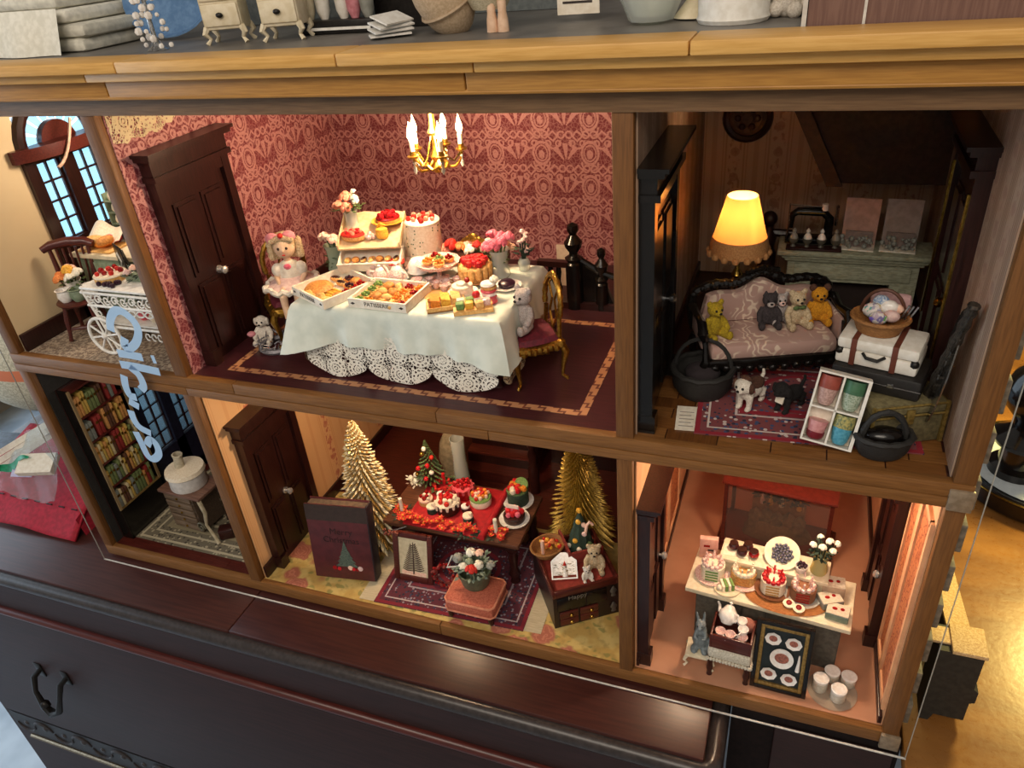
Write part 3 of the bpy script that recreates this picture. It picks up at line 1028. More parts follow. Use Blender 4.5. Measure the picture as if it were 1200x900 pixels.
obj('drawer_handle', G().lathe([(1.5, 0), (1.5, .3), (.9, .5), (.5, .9), (0, 1.0)], (0, 0, 0), 12).tube([(2.2 * sin(a), 1.1 + 0.5 * abs(sin(a)), 0) for a in (0,)] + [(0, 0.2, 0)], 0.1, 4), iron, dw)
g = G()
g.tube([(hx - 2.6, -5.7, hz + 2.6), (hx - 2.6, -7.0, hz + 2.4), (hx - 2.4, -7.9, hz + 0.4), (hx - 1.5, -8.4, hz - 2.2), (hx, -8.6, hz - 3.0), (hx + 1.5, -8.4, hz - 2.2), (hx + 2.4, -7.9, hz + 0.4), (hx + 2.6, -7.0, hz + 2.4), (hx + 2.6, -5.7, hz + 2.6)], [.4, .45, .35, .5, .65, .5, .35, .45, .4], 8)
g.box(hx - 3.3, hx - 1.9, -6.0, -5.7, hz + 1.2, hz + 4.0, 0, 0.2).box(hx + 1.9, hx + 3.3, -6.0, -5.7, hz + 1.2, hz + 4.0, 0, 0.2).sph((hx - 1.4, -8.2, hz - 2.0), 0.8, 0.7, 0.9, 8)
obj('ring_handle', g, iron, dw)
bpy.data.objects.remove(bpy.data.objects['drawer_handle'])
obj('carved_strip', G().box(-103.4, 8, -5.6, -5.2, -44.0, -39.2), PM('carved_black', '#221b1a', '#171211', 0.5), dr)
g = G()
for k in range(26):                                     # carved scrolls along the strip
    x = -100.5 + k * 4.2
    g.tube([(x + 2.0 * cos(t * 0.5), -5.65, -41.6 + (1.7 if k % 2 else -1.7) * sin(t * 0.5)) for t in range(7)], [.12, .2, .28, .3, .28, .2, .12], 6)
    g.sph((x + 0.3, -5.6, -41.4), 0.55, 0.25, 0.55, 8)
obj('carving', g, PM('carving', '#3b3230', '#2b2422', 0.4), dr, kind='stuff')
obj('gilt_line', G().tube([(-101, -5.7, -45.0), (8, -5.7, -45.0)], 0.35, 8), PM('worn_gilt', '#8f8069', '#6d5f4c', 0.3, 4, 0.6), dr)

cab = thing('cabinet', 'very dark cabinet with recessed front panel under right end of dollhouse', 'cabinet', (18.4, 0, -1.9))
obj('cabinet_body', G().box(-8.0, 6.6, 0.2, 40, -70, 0), PM('near_black_wood', '#1d1210', '#140c0b', 0.8, spec=.2), cab)
obj('front_panel', G().box(-4.0, 6.2, -0.15, 0.2, -26, -0.9, 0, 0.2), WOOD('dark_panel', '#2f1613', '#24100d', 0, 0.6), cab)

st3 = thing('side_table', 'glossy golden brown table top to the right of the dollhouse', 'table', (60, 20, -1.9))
tabm, tb_ = newmat('varnished_golden_wood', 0.22)
x, y, z = coords()
plug(tb_.inputs['Base Color'], mixc(smooth(noise(vec(x * .15, y * .5, z), 0.5, 4.0), 0.3, 0.7), C('#9a6830'), C('#7d5126')))
nb = noise(vec(x, y, z), 1.6, 3.0)
bump(tb_, nb, 0.25, 0.05)
plug(tb_.inputs['Roughness'], 0.2 + nb * 0.2)
obj('table_top', G().box(-34.8, 60, -70, 75, -1.5, 0, 0, 0.2), tabm, st3)
for x, y in ((-32, -66), (-32, 71), (57, -66), (57, 71)):
    obj('leg', G().box(x - 2, x + 2, y - 2, y + 2, -76, -1.5), dkwood, st3)

# stone topped garden wall that runs back beside the house
pier = thing('garden_wall', 'miniature dark garden wall with speckled stone coping beside the dollhouse', 'miniature wall', (28.9, 5.2, -1.9))
stone = m_speckle('speckled_stone', '#d8b98a', '#c7a271', '#a97e55', 5.0)
wallm = PM('dark_wall_render', '#2c2a24', '#211f1a', 0.7)
obj('pier_body', G().prism([(-2.2, 0), (-1.5, 0), (-1.2, 1.0), (1.2, 1.0), (1.2, 3.4), (1.6, 3.6), (1.6, 5.0), (1.2, 5.3), (1.2, 9.4), (-2.2, 9.4)], -1.4, 1.6, 'y'), wallm, pier)
obj('pier_cap', G().box(-1.3, 1.4, -1.6, 1.6, 9.4, 9.8, 0, 0.06), stone, pier)
obj('pier_cap', G().box(-2.9, -1.3, -0.6, 1.2, 9.3, 9.6, 0, 0.05), stone, pier)
obj('wall_run', G().prism([(1.6, 0), (17, 0), (17, 5.4), (1.6, 8.4)], -1.0, 0.5, 'x'), wallm, pier)
obj('coping', G().prism([(1.6, 8.4), (16, 5.6), (16, 5.9), (1.6, 8.8)], -1.2, 0.7, 'x'), stone, pier)
obj('coping', G().box(-1.2, 0.7, 16.5, 20, 5.6, 6.0, 0, 0.05), stone, pier)

# black lacquer stand with a turned finial
ds = thing('lacquer_stand', 'round black lacquer tray stand with a turned black finial and gold rim', 'stand', (43.2, 43, -1.9))
obj('tray', G().lathe([(0, 0), (9.2, 0), (9.8, 0.6), (9.8, 2.4), (9.3, 2.8), (8.6, 2.5), (0, 2.3)], (0, 0, 0), 48), blackwood, ds)
obj('gold_rim', G().tube([(9.75 * cos(a * pi / 24), 9.75 * sin(a * pi / 24), 2.62) for a in range(48)], 0.14, 6, closed=True), brass, ds)
obj('mirror_plate', G().lathe([(0, 2.35), (8.4, 2.55), (8.4, 2.65), (0, 2.5)], (0, 0, 0), 40), PM('painted_mirror_reflection', '#ccd3d5', '#c2cacc', 0.3, 2), ds)  # pale grey colour stands in for the bright reflection in the plate
obj('finial', G().lathe([(3.0, 2.6), (3.0, 3.6), (2.2, 4.0), (2.0, 6.4), (3.2, 6.9), (3.5, 7.6), (2.6, 8.2), (1.6, 9.0), (1.8, 10.4), (3.2, 12.2), (3.6, 14.0), (3.0, 16), (1.6, 17.6), (0.8, 18.6), (0, 19)], (-3.6, -1.6, 0), 28), PM('polished_black', '#1b1715', '#120f0e', 0.12), ds)

# red cloth box with clear gift bags on it
rb = thing('red_cloth_box', 'red felt covered box with a drooping front flap left of the dollhouse', 'box', (-82, 4, -1.9))
def flap(u, v):
    x = -14 + 21.5 * u
    if v < 0.5:
        t = v / 0.5
        return (x, 11 - 11.5 * t, 6.2 - 3.2 * t + 0.15 * sin(u * 9))
    t = (v - 0.5) / 0.5
    return (x + t * 1.0 * (u - 0.8), -0.5 - 3.2 * t, 3.0 - (2.2 + 1.2 * max(0, u - 0.6)) * t + 0.12 * sin(u * 14) * t)
obj('box_body', G().box(-13.5, 4.6, 1.5, 11, 0, 2.6, 0, 0.2), PM('dark_box_lining', '#3a1518', '#2a0f12', 0.8), rb)
fl = obj('cloth_flap', G().sheet(flap, 24, 12), redfelt, rb)
sd = fl.modifiers.new('thick', 'SOLIDIFY')
sd.thickness = 0.004
obj('cloth_side', G().sheet(lambda u, v: (7.2 + 0.6 * v + .2 * sin(u * 7), 10.5 - 12.5 * u, (5.8 - 3.2 * u) * (1 - v) + 0.05), 10, 6), redfelt, rb)
g = G()
for k in range(9):
    g.box(-13 + k * 2.3, -12 + k * 2.3, -0.78, -0.6, 2.98, 3.1)
obj('stitching', g, PM('dark_stitch', '#4a0d14', '#3a0a10', 0.6), rb)
gb = thing('gift_bag', 'clear cellophane gift bag tied with green and pink ribbon on the red box', 'gift bag', (-87, 9, 5.5))
film = GLASSY('cellophane', '#e6ecef', 0.86, 0.15)
def film_fn(u, v):
    p = Vector((-1.5 + 11.5 * u + 1.5 * v * (1 - u), -7.0 + 5.5 * v, -2.6 + 6.0 * v + 4.5 * u * v))
    return p + Vector((0, 0, .6 * sin(u * 11 + v * 4) * sin(v * 8 + u * 5)))
obj('cellophane', G().sheet(film_fn, 22, 14), film, gb)
for k in range(3):                                      # white boxes lying in the bag
    a, b = Vector((-3.5, -4.6 + .5 * k, -1.4 + 1.2 * k)), Vector((5.4, -1.2 + .5 * k, 3.6 + 1.0 * k))
    d = (b - a).normalized()
    n_ = Vector((-d.z, 0, d.x))
    w_ = Vector((.2, 1.0, 0)) * .5
    obj('white_card', G().add([p + q * n_ * .42 + r * w_ for p in (a, b) for q in (-1, 1) for r in (-1, 1)], [(0, 1, 3, 2), (4, 6, 7, 5), (0, 4, 5, 1), (2, 3, 7, 6), (0, 2, 6, 4), (1, 5, 7, 3)]), paperwhite, gb, (.3 * k, 0, 0))
obj('white_card', G().at((6.6, -4.5, 1.4), rz=.3, rx=.5).box(-2.6, 2.4, -1.4, 1.4, 0, 1.0), paperwhite, gb)
obj('green_ribbon', G().sheet(lambda u, v: (-1.6 + 7.4 * u, -6.4 + 1.2 * u + .4 * v, -.8 + 3.6 * u + 1.1 * sin(u * 3.14) * v + .5 * sin(u * 9)), 16, 3), PM('green_satin', '#0f9a6c', '#087a52', 0.35), gb)
obj('pink_ribbon', G().tube([(-.6, -6.2, 0.4), (.2, -6.2, 1.6), (.4, -5.8, 3.0), (-.2, -5.4, 4.4), (-.6, -5.2, 6.4)], [.6, .6, .4, .45, .15], 6, flat=0.5), PM('pink_satin', '#d2747c', '#b85862', 0.4), gb)
obj('price_tag', G().at((4.0, -5.6, .6), rz=0.2, rx=0.7).box(-1.6, 1.6, -0.6, 0.6, 0, 0.08), PM('lilac_tag', '#c9c4e0', '#b5b0d0', 0.5), gb)
cs, cb_ = newmat('striped_cushion', 0.85)
x, y, z = coords()
plug(cb_.inputs['Base Color'], mixc(band(z, 1.4, 0.9), mixc(smooth(noise(vec(x, y, z), 3.0, 3.0), .4, .6), C('#c9bfa6'), C('#a9a089')), C('#c9704a')))
g = G().sph((0, 0, 0), 15, 9, 9.5, 24)
g.v = [Vector((p.x, p.y, p.z * (1 - 0.15 * (p.x / 15) ** 2))) for p in g.v]
single('bolster', g, cs, 'cream bolster cushion with an orange stripe behind the red box', 'cushion', (-107, 28, 7.6))
single('document_folder', G().box(-9, 6, -3, 3, 0, 1.1, 0, 0.1), PM('blue_grey', '#67717f', '#545d6a', 0.6), 'dull blue folder lying behind the clear gift bag', 'folder', (-101, 15, -1.88), 0.1)

# ---------------------------------------------------------------- things on top of the dollhouse
TZ = 57.32
frost = PM('frosted_grey', '#98988f', '#85857c', 0.6)
tp = thing('top_display_case', 'grey topped display case back board and glass end on top of the dollhouse', 'display case', (0, 0, TZ + 0.02))
obj('back_board', G().box(-40, -8, 18, 18.6, 0, 14), PM('slate_board', '#6d7271', '#5c6160', 0.7), tp)
obj('end_panel', G().box(10.4, 26, 0.7, 33, 0, 14), WOOD('reddish_end_panel', '#7b5c50', '#6a4c42', 2, 0.45), tp)
obj('glass_edge', G().box(10.1, 10.35, 0.7, 33, 0, 14), edge_m, tp)
obj('glass_edge', G().box(13.2, 13.35, 0.62, 0.68, 0, 14), edge_m, tp)


def commode(loc, rz, label):
    t = thing('miniature_commode', label, 'commode', loc, rz, None)
    obj('carcass', G().box(-1.6, 1.6, -1.2, 1.2, 1.0, 8.6, 0, 0.25), cream, t)
    for k in range(4):
        d = obj('drawer', G().box(-1.45, 1.45, -1.35, -1.2, 1.3 + k * 1.8, 2.9 + k * 1.8, 0, 0.1), cream, t)
        obj('knob', G().sph((0, -1.5, 2.1 + k * 1.8), 0.3, 0.2, 0.2, 8), iron, d)
    for x, y in ((-1.4, -1), (1.4, -1), (-1.4, 1), (1.4, 1)):
        obj('leg', G().tube([(x, y, 1.2), (x * 1.15, y * 1.15, 0.8), (x * .95, y * .95, 0.4), (x * 1.15, y * 1.15, 0.02)], [.3, .26, .15, .2], 7), cream, t)
    return t


commode((-33.6, 7.0, TZ), 0.35, 'first cream miniature commode on top of dollhouse, left of its twin, greyer')
commode((-28.2, 7.2, TZ), 0.25, 'second cream miniature commode on top of dollhouse, beside the striped umbrellas')
um = thing('umbrella_stand', 'dark stand holding cream and black striped folded parasols on top of dollhouse', 'umbrella stand', (-24.6, 9.5, TZ))
obj('stand_base', G().box(-3.4, 3.2, -0.8, 1.4, 0, 1.0, 0, 0.1), iron, um)
obj('bead_row', G().box(-2.5, 3, -0.9, -0.8, 0.3, 0.5), whitewire, um)
for k, (x, m) in enumerate(((-3.0, cream), (-1.6, white), (0.2, white), (1.2, pinkfab), (2.4, frost))):
    obj('parasol', G().lathe([(0.15, 0.6), (0.55, 1.6), (0.75, 5), (0.5, 9), (0.1, 9.5)], (x, 0.2, 0), 8), m, um)
bk = thing('dark_shadow_box', 'dark box with a thin white shelf on top of dollhouse beside the parasols', 'box', (-19.8, 11, TZ))
obj('box_shell', G().box(-2.6, 2.4, 0, 2, 0, 10, 0, 0.1), iron, bk)
obj('shelf_edge', G().box(-2.5, 2.3, -0.3, 0, 4.2, 4.4), whitewire, bk)
g = G()
for k in range(4):
    g.at((0.1 * k, 0, 0.15 + k * 0.35), rz=0.3 + k * 0.25, rx=0.12 * k).box(-1.5, 1.5, -0.8, 0.8, 0, 0.12)
single('folded_lace', g, whitewire, 'small folded white lace papers lying on top of the dollhouse', 'lace', (-18.2, 5.4, TZ), 0.3)
g = G().sph((0, 0, 0), 2.1, 2.1, 3.2, 18)
hat = thing('straw_bonnet', 'beige egg shaped straw bonnet leaning on top of the dollhouse', 'bonnet', (-14.2, 6.4, TZ + 2.6), 0, None, (0.35, -0.3, 0))
obj('crown', g, PM('bonnet_beige', '#cdb597', '#b89f80', 0.8, 6), hat)
obj('brim_band', G().tube([(2.05 * cos(a * pi / 12), 2.05 * sin(a * pi / 12), -0.9) for a in range(24)], 0.12, 6, closed=True), PM('bonnet_band', '#b7a084', '#a38c70', 0.8), hat)
wb = thing('doll_basket', 'white wicker doll basket with two pale legs on top of dollhouse', 'basket', (-10.8, 6.8, TZ))
obj('basket_side', G().lathe([(1.2, 1.4), (1.9, 2.6), (2.3, 4.6), (2.1, 4.7), (1.7, 2.8), (1.0, 1.7)], (0, 0, 0), 16), PM('pale_wicker', '#cfc5aa', '#ada285', 0.8, 6, 0, (1, 1, 4), 0.6), wb)
for x in (0.5, 1.3):
    obj('leg', G().lathe([(0.42, 0), (0.38, 0.8), (0.3, 1.2), (0.33, 2.4)], (x, -1.0, 0), 10), skin, wb)
g = G().prism([(-1.6, 5), (-0.2, 0), (0.2, 0), (1.8, 5), (0.9, 5), (0.1, 1.6), (-0.7, 5)], 0, 0.5, 'y')
single('white_stocking', g, white, 'small white pointed doll stocking hanging down on the grey board', 'stocking', (-7.6, 17.4, TZ + 0.9), 0)
pc = thing('price_card', 'white card with a few handwritten lines standing on top of dollhouse', 'card', (-5.0, 9.0, TZ + 0.5), 0.08)
obj('card_sheet', G().box(-1.5, 1.5, 0, 0.1, 0, 5.4), paperwhite, pc)
g = G()
for k in range(6):
    g.box(-1.1 + 0.15 * (k % 2), 1.0 - 0.3 * (k % 3), -0.03, 0, 0.7 + k * 0.75, 0.85 + k * 0.75)
obj('writing', g, ink, pc)
gx = thing('glass_dish', 'clear scalloped glass dish at the end of the grey board on top of dollhouse', 'dish', (0.6, 6.6, TZ))
obj('dish', G().lathe([(0.6, 0), (1.4, 0.2), (2.0, 1.6), (2.2, 3.6), (2.0, 3.6), (1.7, 1.7), (1.1, 0.5), (0, 0.4)], (0, 0, 0), 18, wob=lambda a, z: 1 + 0.05 * cos(8 * a)), glass, gx)
obj('rim', G().tube([(2.15 * cos(a * pi / 12), 2.15 * sin(a * pi / 12), 3.6) for a in range(24)], 0.14, 6, closed=True), cream, gx)
pl = thing('white_bucket', 'white round bucket standing on top of dollhouse near the red end panel', 'bucket', (5.9, 5.9, TZ))
obj('bucket_wall', G().lathe([(0, 0.05), (2.1, 0.0), (2.25, 0.25), (2.15, 0.5), (2.3, 4.5), (2.2, 4.5), (2.0, 0.6), (0, 0.5)], (0, 0, 0), 28), white, pl)
pw = obj('toy', G().sph((0, 0, 1.0), 1.0, 0.9, 1.1, 14).sph((0.9, 0.1, 0.7), 0.7, 0.6, 0.7).sph((-0.6, -0.5, 0.5), 0.5).sph((0.5, -0.6, 0.4), 0.5), whitefur, None, (9.0, 7.0, TZ))
pw.name = 'fluffy_toy'
tag(pw, 'fluffy white toy animal sitting right of the white bucket on top of dollhouse', 'toy')
g = G().lathe([(1.3, 0), (1.5, 0.4), (1.35, 0.8), (1.5, 1.2), (1.35, 1.6), (1.5, 2), (1.3, 2.4), (1.2, 4)], (0, 0, 0), 16)
single('ribbed_jar', g, frost, 'grey ribbed jar behind the fluffy white toy on top of dollhouse', 'jar', (8.4, 10.5, TZ))
g = G().lathe([(0.4, 0), (1.4, 0.1), (1.0, 0.6), (0.5, 1.2), (0.35, 4)], (0, 0, 0), 14)
single('candlestick', g, cream, 'cream candlestick foot left of the white bucket on top of dollhouse', 'candlestick', (3.2, 8.2, TZ))
# crystal ornament and heap of white linen at the left end
cr = thing('crystal_ornament', 'sparkling crystal and pearl ornament on top of dollhouse left of the commodes', 'ornament', (-38.8, 4.2, TZ))
g = G()
for k in range(34):
    a, h = k * 2.4, (k % 9) * 0.55
    g.sph((1.5 * cos(a) * (1 - h / 8), 0.9 * sin(a) * (1 - h / 8), 0.35 + h), random.uniform(0.16, 0.34), n=6)
obj('crystals', g, porcelain, cr, kind='stuff')
obj('ornament_stem', G().lathe([(0.9, 0), (0.4, 0.3), (0.2, 1), (0.15, 5)], (0, 0, 0), 10), silver, cr)
bl = single('glass_tray', G().lathe([(0, 0), (3.2, 0.1), (3.6, 0.7), (3.5, 0.75), (3.1, 0.25), (0, 0.15)], (0, 0, 0), 28, sx=1.3), PM('blue_glass', '#6f93bd', '#5c80ab', 0.1, 2, 0.2), 'oval blue glass tray leaning on top of dollhouse behind the crystal ornament', 'tray', (-43.0, 12, TZ + 3.2), 0, None, (1.15, 0, 0.1))
ln = G()
for k in range(7):
    z0 = k * 1.1
    ln.box(-9 + random.uniform(-.6, .6), 8 + random.uniform(-.8, .8) - k * 0.4, -3.2, 4, z0, z0 + 1.05, 0, 0.4)
lt = thing('linen_stack', 'stack of folded off white linens on top of dollhouse at its left end', 'linen', (-55, 8, TZ))
for k in range(7):
    z0 = k * 1.12
    obj('folded_linen', G().box(-9 + random.uniform(-.6, .6), 8.5 + random.uniform(-.8, .8) - k * 0.5, -3.4, 4, z0, z0 + 1.08, 0, 0.45), PM('linen_%d' % k, ('#e3dfd0', '#d5d1c2', '#ebe7d9')[k % 3], None, 0.9, 1.5), lt)
obj('draped_lace', G().sheet(lambda u, v: (-6 + 13 * u, -4.0 - 1.2 * v - 0.3 * sin(u * 12) * v, 3.4 * (1 - v) + 0.05), 20, 6), PM('lace_linen', '#ece8da', '#dcd8c8', 0.9), lt)

# ================================================================ shared builders
def berries(g, c, r, n, br, mi=0, dome=0.3):
    for k in range(n):
        q = r * math.sqrt((k + .5) / n)
        a = k * 2.399
        g.sph((c[0] + q * cos(a), c[1] + q * sin(a), c[2] + dome * (1 - (q / r) ** 2)), br * random.uniform(.85, 1.15), n=6, mi=mi)
    return g


def rose_g(r=0.5):
    g = G().sph((0, 0, 0), r * .62, n=8)
    for ring, (q, z, t) in enumerate(((.45, -.05, .5), (.75, -.22, .55))):
        for k in range(5):
            a = 2 * pi * k / 5 + ring * .6
            g.at((q * r * cos(a), q * r * sin(a), z * r), rz=a, ry=-0.5).sph((0, 0, 0), r * .28, r * t, r * t, 7)
    g.T = Matrix.Identity(4)
    return g


rose_me = {}


def rose(m, r, parent, loc, rot=(0, 0, 0), name='flower'):
    k = (m.name, round(r, 2))
    if k not in rose_me: rose_me[k] = mesh(name, rose_g(r), m)
    o = bpy.data.objects.new(name, rose_me[k])
    COL.objects.link(o)
    o.parent = parent
    o.location = Vector(loc) * U
    o.rotation_euler = rot
    return o


def foliage_g(n, rad, h, ls=0.5, up=0.5):
    g = G()
    for k in range(n):
        a, q = random.uniform(0, 2 * pi), rad * math.sqrt(random.random())
        z = h * random.random()
        d = Vector((cos(a), sin(a), random.uniform(-.2, up))).normalized() * ls * random.uniform(.7, 1.2)
        p = Vector((q * cos(a), q * sin(a), z))
        s_ = Vector((-sin(a), cos(a), 0)) * ls * .28
        g.add([p, p + d * .5 + s_, p + d, p + d * .5 - s_, p + d * .5 + Vector((0, 0, .06))], [(0, 1, 4), (1, 2, 4), (2, 3, 4), (3, 0, 4)])
    return g


def posy(name, label, loc, prof, vm, flowers, rz=0, cat='flower vase', group=None, leaf=leafgreen, lz=None, nleaf=26, lr=0.9):
    """vase with flowers [(x, y, z, r, material)]"""
    t = thing(name, label, cat, loc, rz, group)
    obj('vase', G().lathe(prof, (0, 0, 0), 18), vm, t)
    top = max(z for r, z in prof)
    obj('leaves', foliage_g(nleaf, lr, 1.0, 0.7).at() if False else foliage_g(nleaf, lr, 1.0, 0.7), leaf, t, (0, 0, (lz if lz is not None else top) - .1), kind='stuff')
    g = G()
    for x, y, z, r, m in flowers:
        g.tube([(x * .2, y * .2, 0.3), (x * .5, y * .5, top), (x, y, z)], 0.07, 5)
        rose(m, r, t, (x, y, z), (random.uniform(-.6, .6), random.uniform(-.6, .6), random.random() * 6))
    obj('stems', g, leaf, t)
    return t


JAR = [(0, 0.03), (0.8, 0), (0.95, 0.2), (0.75, 1.2), (0.8, 2.2), (1.0, 2.7), (0.92, 2.7), (0.7, 2.1), (0.65, 1.2), (0, 0.2)]


def plush(name, label, loc, rz, s, fur, muzzle=None, pose='sit', ears='round', cat='teddy bear', face='#1a1412', bow=None, group=None, tilt=0):
    """small plush animal facing -y; s is its sitting height"""
    t = thing(name, label, cat, loc, rz, group, (0, tilt, rz) if tilt else None)
    g = G()
    k = s / 4.0
    if pose == 'sit':
        g.sph((0, 0, 1.1 * k), .85 * k, .72 * k, 1.1 * k, 14).sph((0, -.05 * k, 1.75 * k), .62 * k, .55 * k, .6 * k, 12)
        hz, hy = 2.85 * k, -.1 * k
        for sx in (-1, 1):
            g.tube([(sx * .5 * k, -.1 * k, .45 * k), (sx * .75 * k, -.8 * k, .36 * k), (sx * .82 * k, -1.4 * k, .36 * k)], [.42 * k, .38 * k, .34 * k], 10)
            g.sph((sx * .84 * k, -1.5 * k, .48 * k), .36 * k, .28 * k, .46 * k, 10)
            g.tube([(sx * .55 * k, -.05 * k, 1.95 * k), (sx * .98 * k, -.35 * k, 1.4 * k), (sx * 1.0 * k, -.75 * k, 1.0 * k)], [.34 * k, .3 * k, .28 * k], 10)
            g.sph((sx * 1.0 * k, -.8 * k, .95 * k), .3 * k, n=9)
    else:                                                   # on four legs
        g.sph((0, .6 * k, 1.45 * k), .75 * k, 1.25 * k, .75 * k, 14).sph((0, -.45 * k, 1.6 * k), .68 * k, .7 * k, .75 * k, 12)
        hz, hy = 2.55 * k, -1.15 * k
        g.tube([(0, -.5 * k, 1.9 * k), (0, -1.0 * k, 2.4 * k)], [.55 * k, .5 * k], 10)
        for sx in (-1, 1):
            g.tube([(sx * .42 * k, -.7 * k, 1.5 * k), (sx * .45 * k, -.75 * k, .7 * k), (sx * .45 * k, -.8 * k, .1 * k)], [.36 * k, .27 * k, .25 * k], 9)
            g.sph((sx * .45 * k, -.95 * k, .2 * k), .27 * k, .38 * k, .2 * k, 9)
            g.tube([(sx * .42 * k, 1.4 * k, 1.4 * k), (sx * .48 * k, 1.2 * k, .8 * k), (sx * .46 * k, 1.55 * k, .5 * k), (sx * .46 * k, 1.4 * k, .1 * k)], [.42 * k, .36 * k, .25 * k, .24 * k], 9)
            g.sph((sx * .46 * k, 1.25 * k, .2 * k), .25 * k, .36 * k, .2 * k, 9)
        g.tube([(0, 1.75 * k, 1.8 * k), (0, 2.2 * k, 2.3 * k), (0, 2.1 * k, 2.8 * k)], [.2 * k, .18 * k, .12 * k], 8)
    g.sph((0, hy, hz), .78 * k, .72 * k, .72 * k, 14)
    g.sph((0, hy - .6 * k, hz - .2 * k), .36 * k, .36 * k, .3 * k, 10)
    for sx in (-1, 1):
        if ears == 'round':
            g.sph((sx * .62 * k, hy + .05 * k, hz + .62 * k), .32 * k, .2 * k, .34 * k, 10)
        elif ears == 'cat':
            g.lathe([(.34 * k, 0), (.16 * k, .38 * k), (0.02, .6 * k)], (sx * .45 * k, hy, hz + .45 * k), 8)
        elif ears == 'flop':
            g.sph((sx * .78 * k, hy, hz - .05 * k), .18 * k, .3 * k, .55 * k, 10)
        elif ears == 'long':
            g.sph((sx * .38 * k, hy + .1 * k, hz + 1.1 * k), .22 * k, .16 * k, .75 * k, 10)
    fuse(obj('body', g, fur, t), max(0.085, 0.085 * k))
    eye = obj('eye', G().sph((0, 0, 0), .12 * k, n=8), blackfur if face else blackfur, t, (-.3 * k, hy - .66 * k, hz + .12 * k))
    twin(eye, (.3 * k, hy - .66 * k, hz + .12 * k))
    obj('nose', G().sph((0, hy - .95 * k, hz - .1 * k), .16 * k, .1 * k, .12 * k, 8), blackfur, t)
    if muzzle:
        obj('muzzle', G().sph((0, hy - .66 * k, hz - .24 * k), .4 * k, .34 * k, .32 * k, 10), muzzle, t)
    if bow:
        obj('bow', G().at((0, hy - .3 * k, hz - .72 * k)).sph((-.32 * k, -.3 * k, 0), .34 * k, .16 * k, .22 * k, 9).sph((.32 * k, -.3 * k, 0), .34 * k, .16 * k, .22 * k, 9).sph((0, -.35 * k, 0), .14 * k, n=8), bow, t)
    return t


def cake(name, label, loc, r, h, side, top, fruit=None, n=10, br=.18, plate=None, drip=None, cat='cake', group=None, wob=None, dome=.1):
    t = thing(name, label, cat, loc, 0, group)
    z0 = 0
    if plate:
        obj('plate', G().lathe([(0, 0), (r * .8, 0), (r * 1.45, .25), (r * 1.45, .33), (r * .8, .12), (0, .12)], (0, 0, 0), 24), plate, t)
        z0 = .13
    obj('cake_body', G().lathe([(0, z0), (r * .96, z0), (r, z0 + .12), (r, z0 + h - .12), (r * .93, z0 + h - .02)] + ([(0, z0 + h)]), (0, 0, 0), 24, wob=wob), side, t)
    g = G().lathe([(r * 1.0, z0 + h - .16), (r * 1.03, z0 + h - .08), (r * .97, z0 + h + .05), (r * .5, z0 + h + .07), (0, z0 + h + .07)], (0, 0, 0), 24)
    if drip:
        for k in range(11):
            a = 2 * pi * k / 11
            g.tube([(r * 1.0 * cos(a), r * 1.0 * sin(a), z0 + h - .05), (r * 1.03 * cos(a), r * 1.03 * sin(a), z0 + h - .4 * random.uniform(.7, 1.5) * h)], [.16 * r, .1 * r], 6)
    obj('icing', g, top, t)
    if fruit:
        fl = fruit if isinstance(fruit, (list, tuple)) else [fruit]
        for i, m in enumerate(fl):
            g = G()
            for k in range(i, n, len(fl)):
                q = r * .8 * math.sqrt((k + .5) / n)
                a = k * 2.399
                g.sph((q * cos(a), q * sin(a), z0 + h + .07 + br * .5 + dome * (1 - (q / r) ** 2)), br * random.uniform(.85, 1.2), n=7)
            obj('fruit_topping', g, m, t)
    return t


PL = [(0, 0), (.6, 0), (1.0, .12), (1.0, .17), (.6, .07), (0, .07)]


def plate_g(r):
    return G().lathe([(a * r, b * max(r, .8)) for a, b in PL], (0, 0, 0), 26)


# ================================================================ dining room
ZT = 35.6                                                        # top of the cloth
dt = thing('dining_table', 'wooden dining table hidden under the pale satin cloth', 'table', (-21.5, 9.6, ZU + .03))
obj('tabletop', G().box(-9.8, 9.8, -5.4, 5.6, 6.5, 7.05, 0, .1), dkwood_h, dt)
for x, y in ((-9, -4.4), (9, -4.4), (-9, 4.6), (9, 4.6)):
    obj('leg', G().lathe([(.5, 0), (.35, .5), (.6, 1), (.3, 2), (.55, 5), (.6, 6.5)], (x, y, 0), 10), dkwood_h, dt)


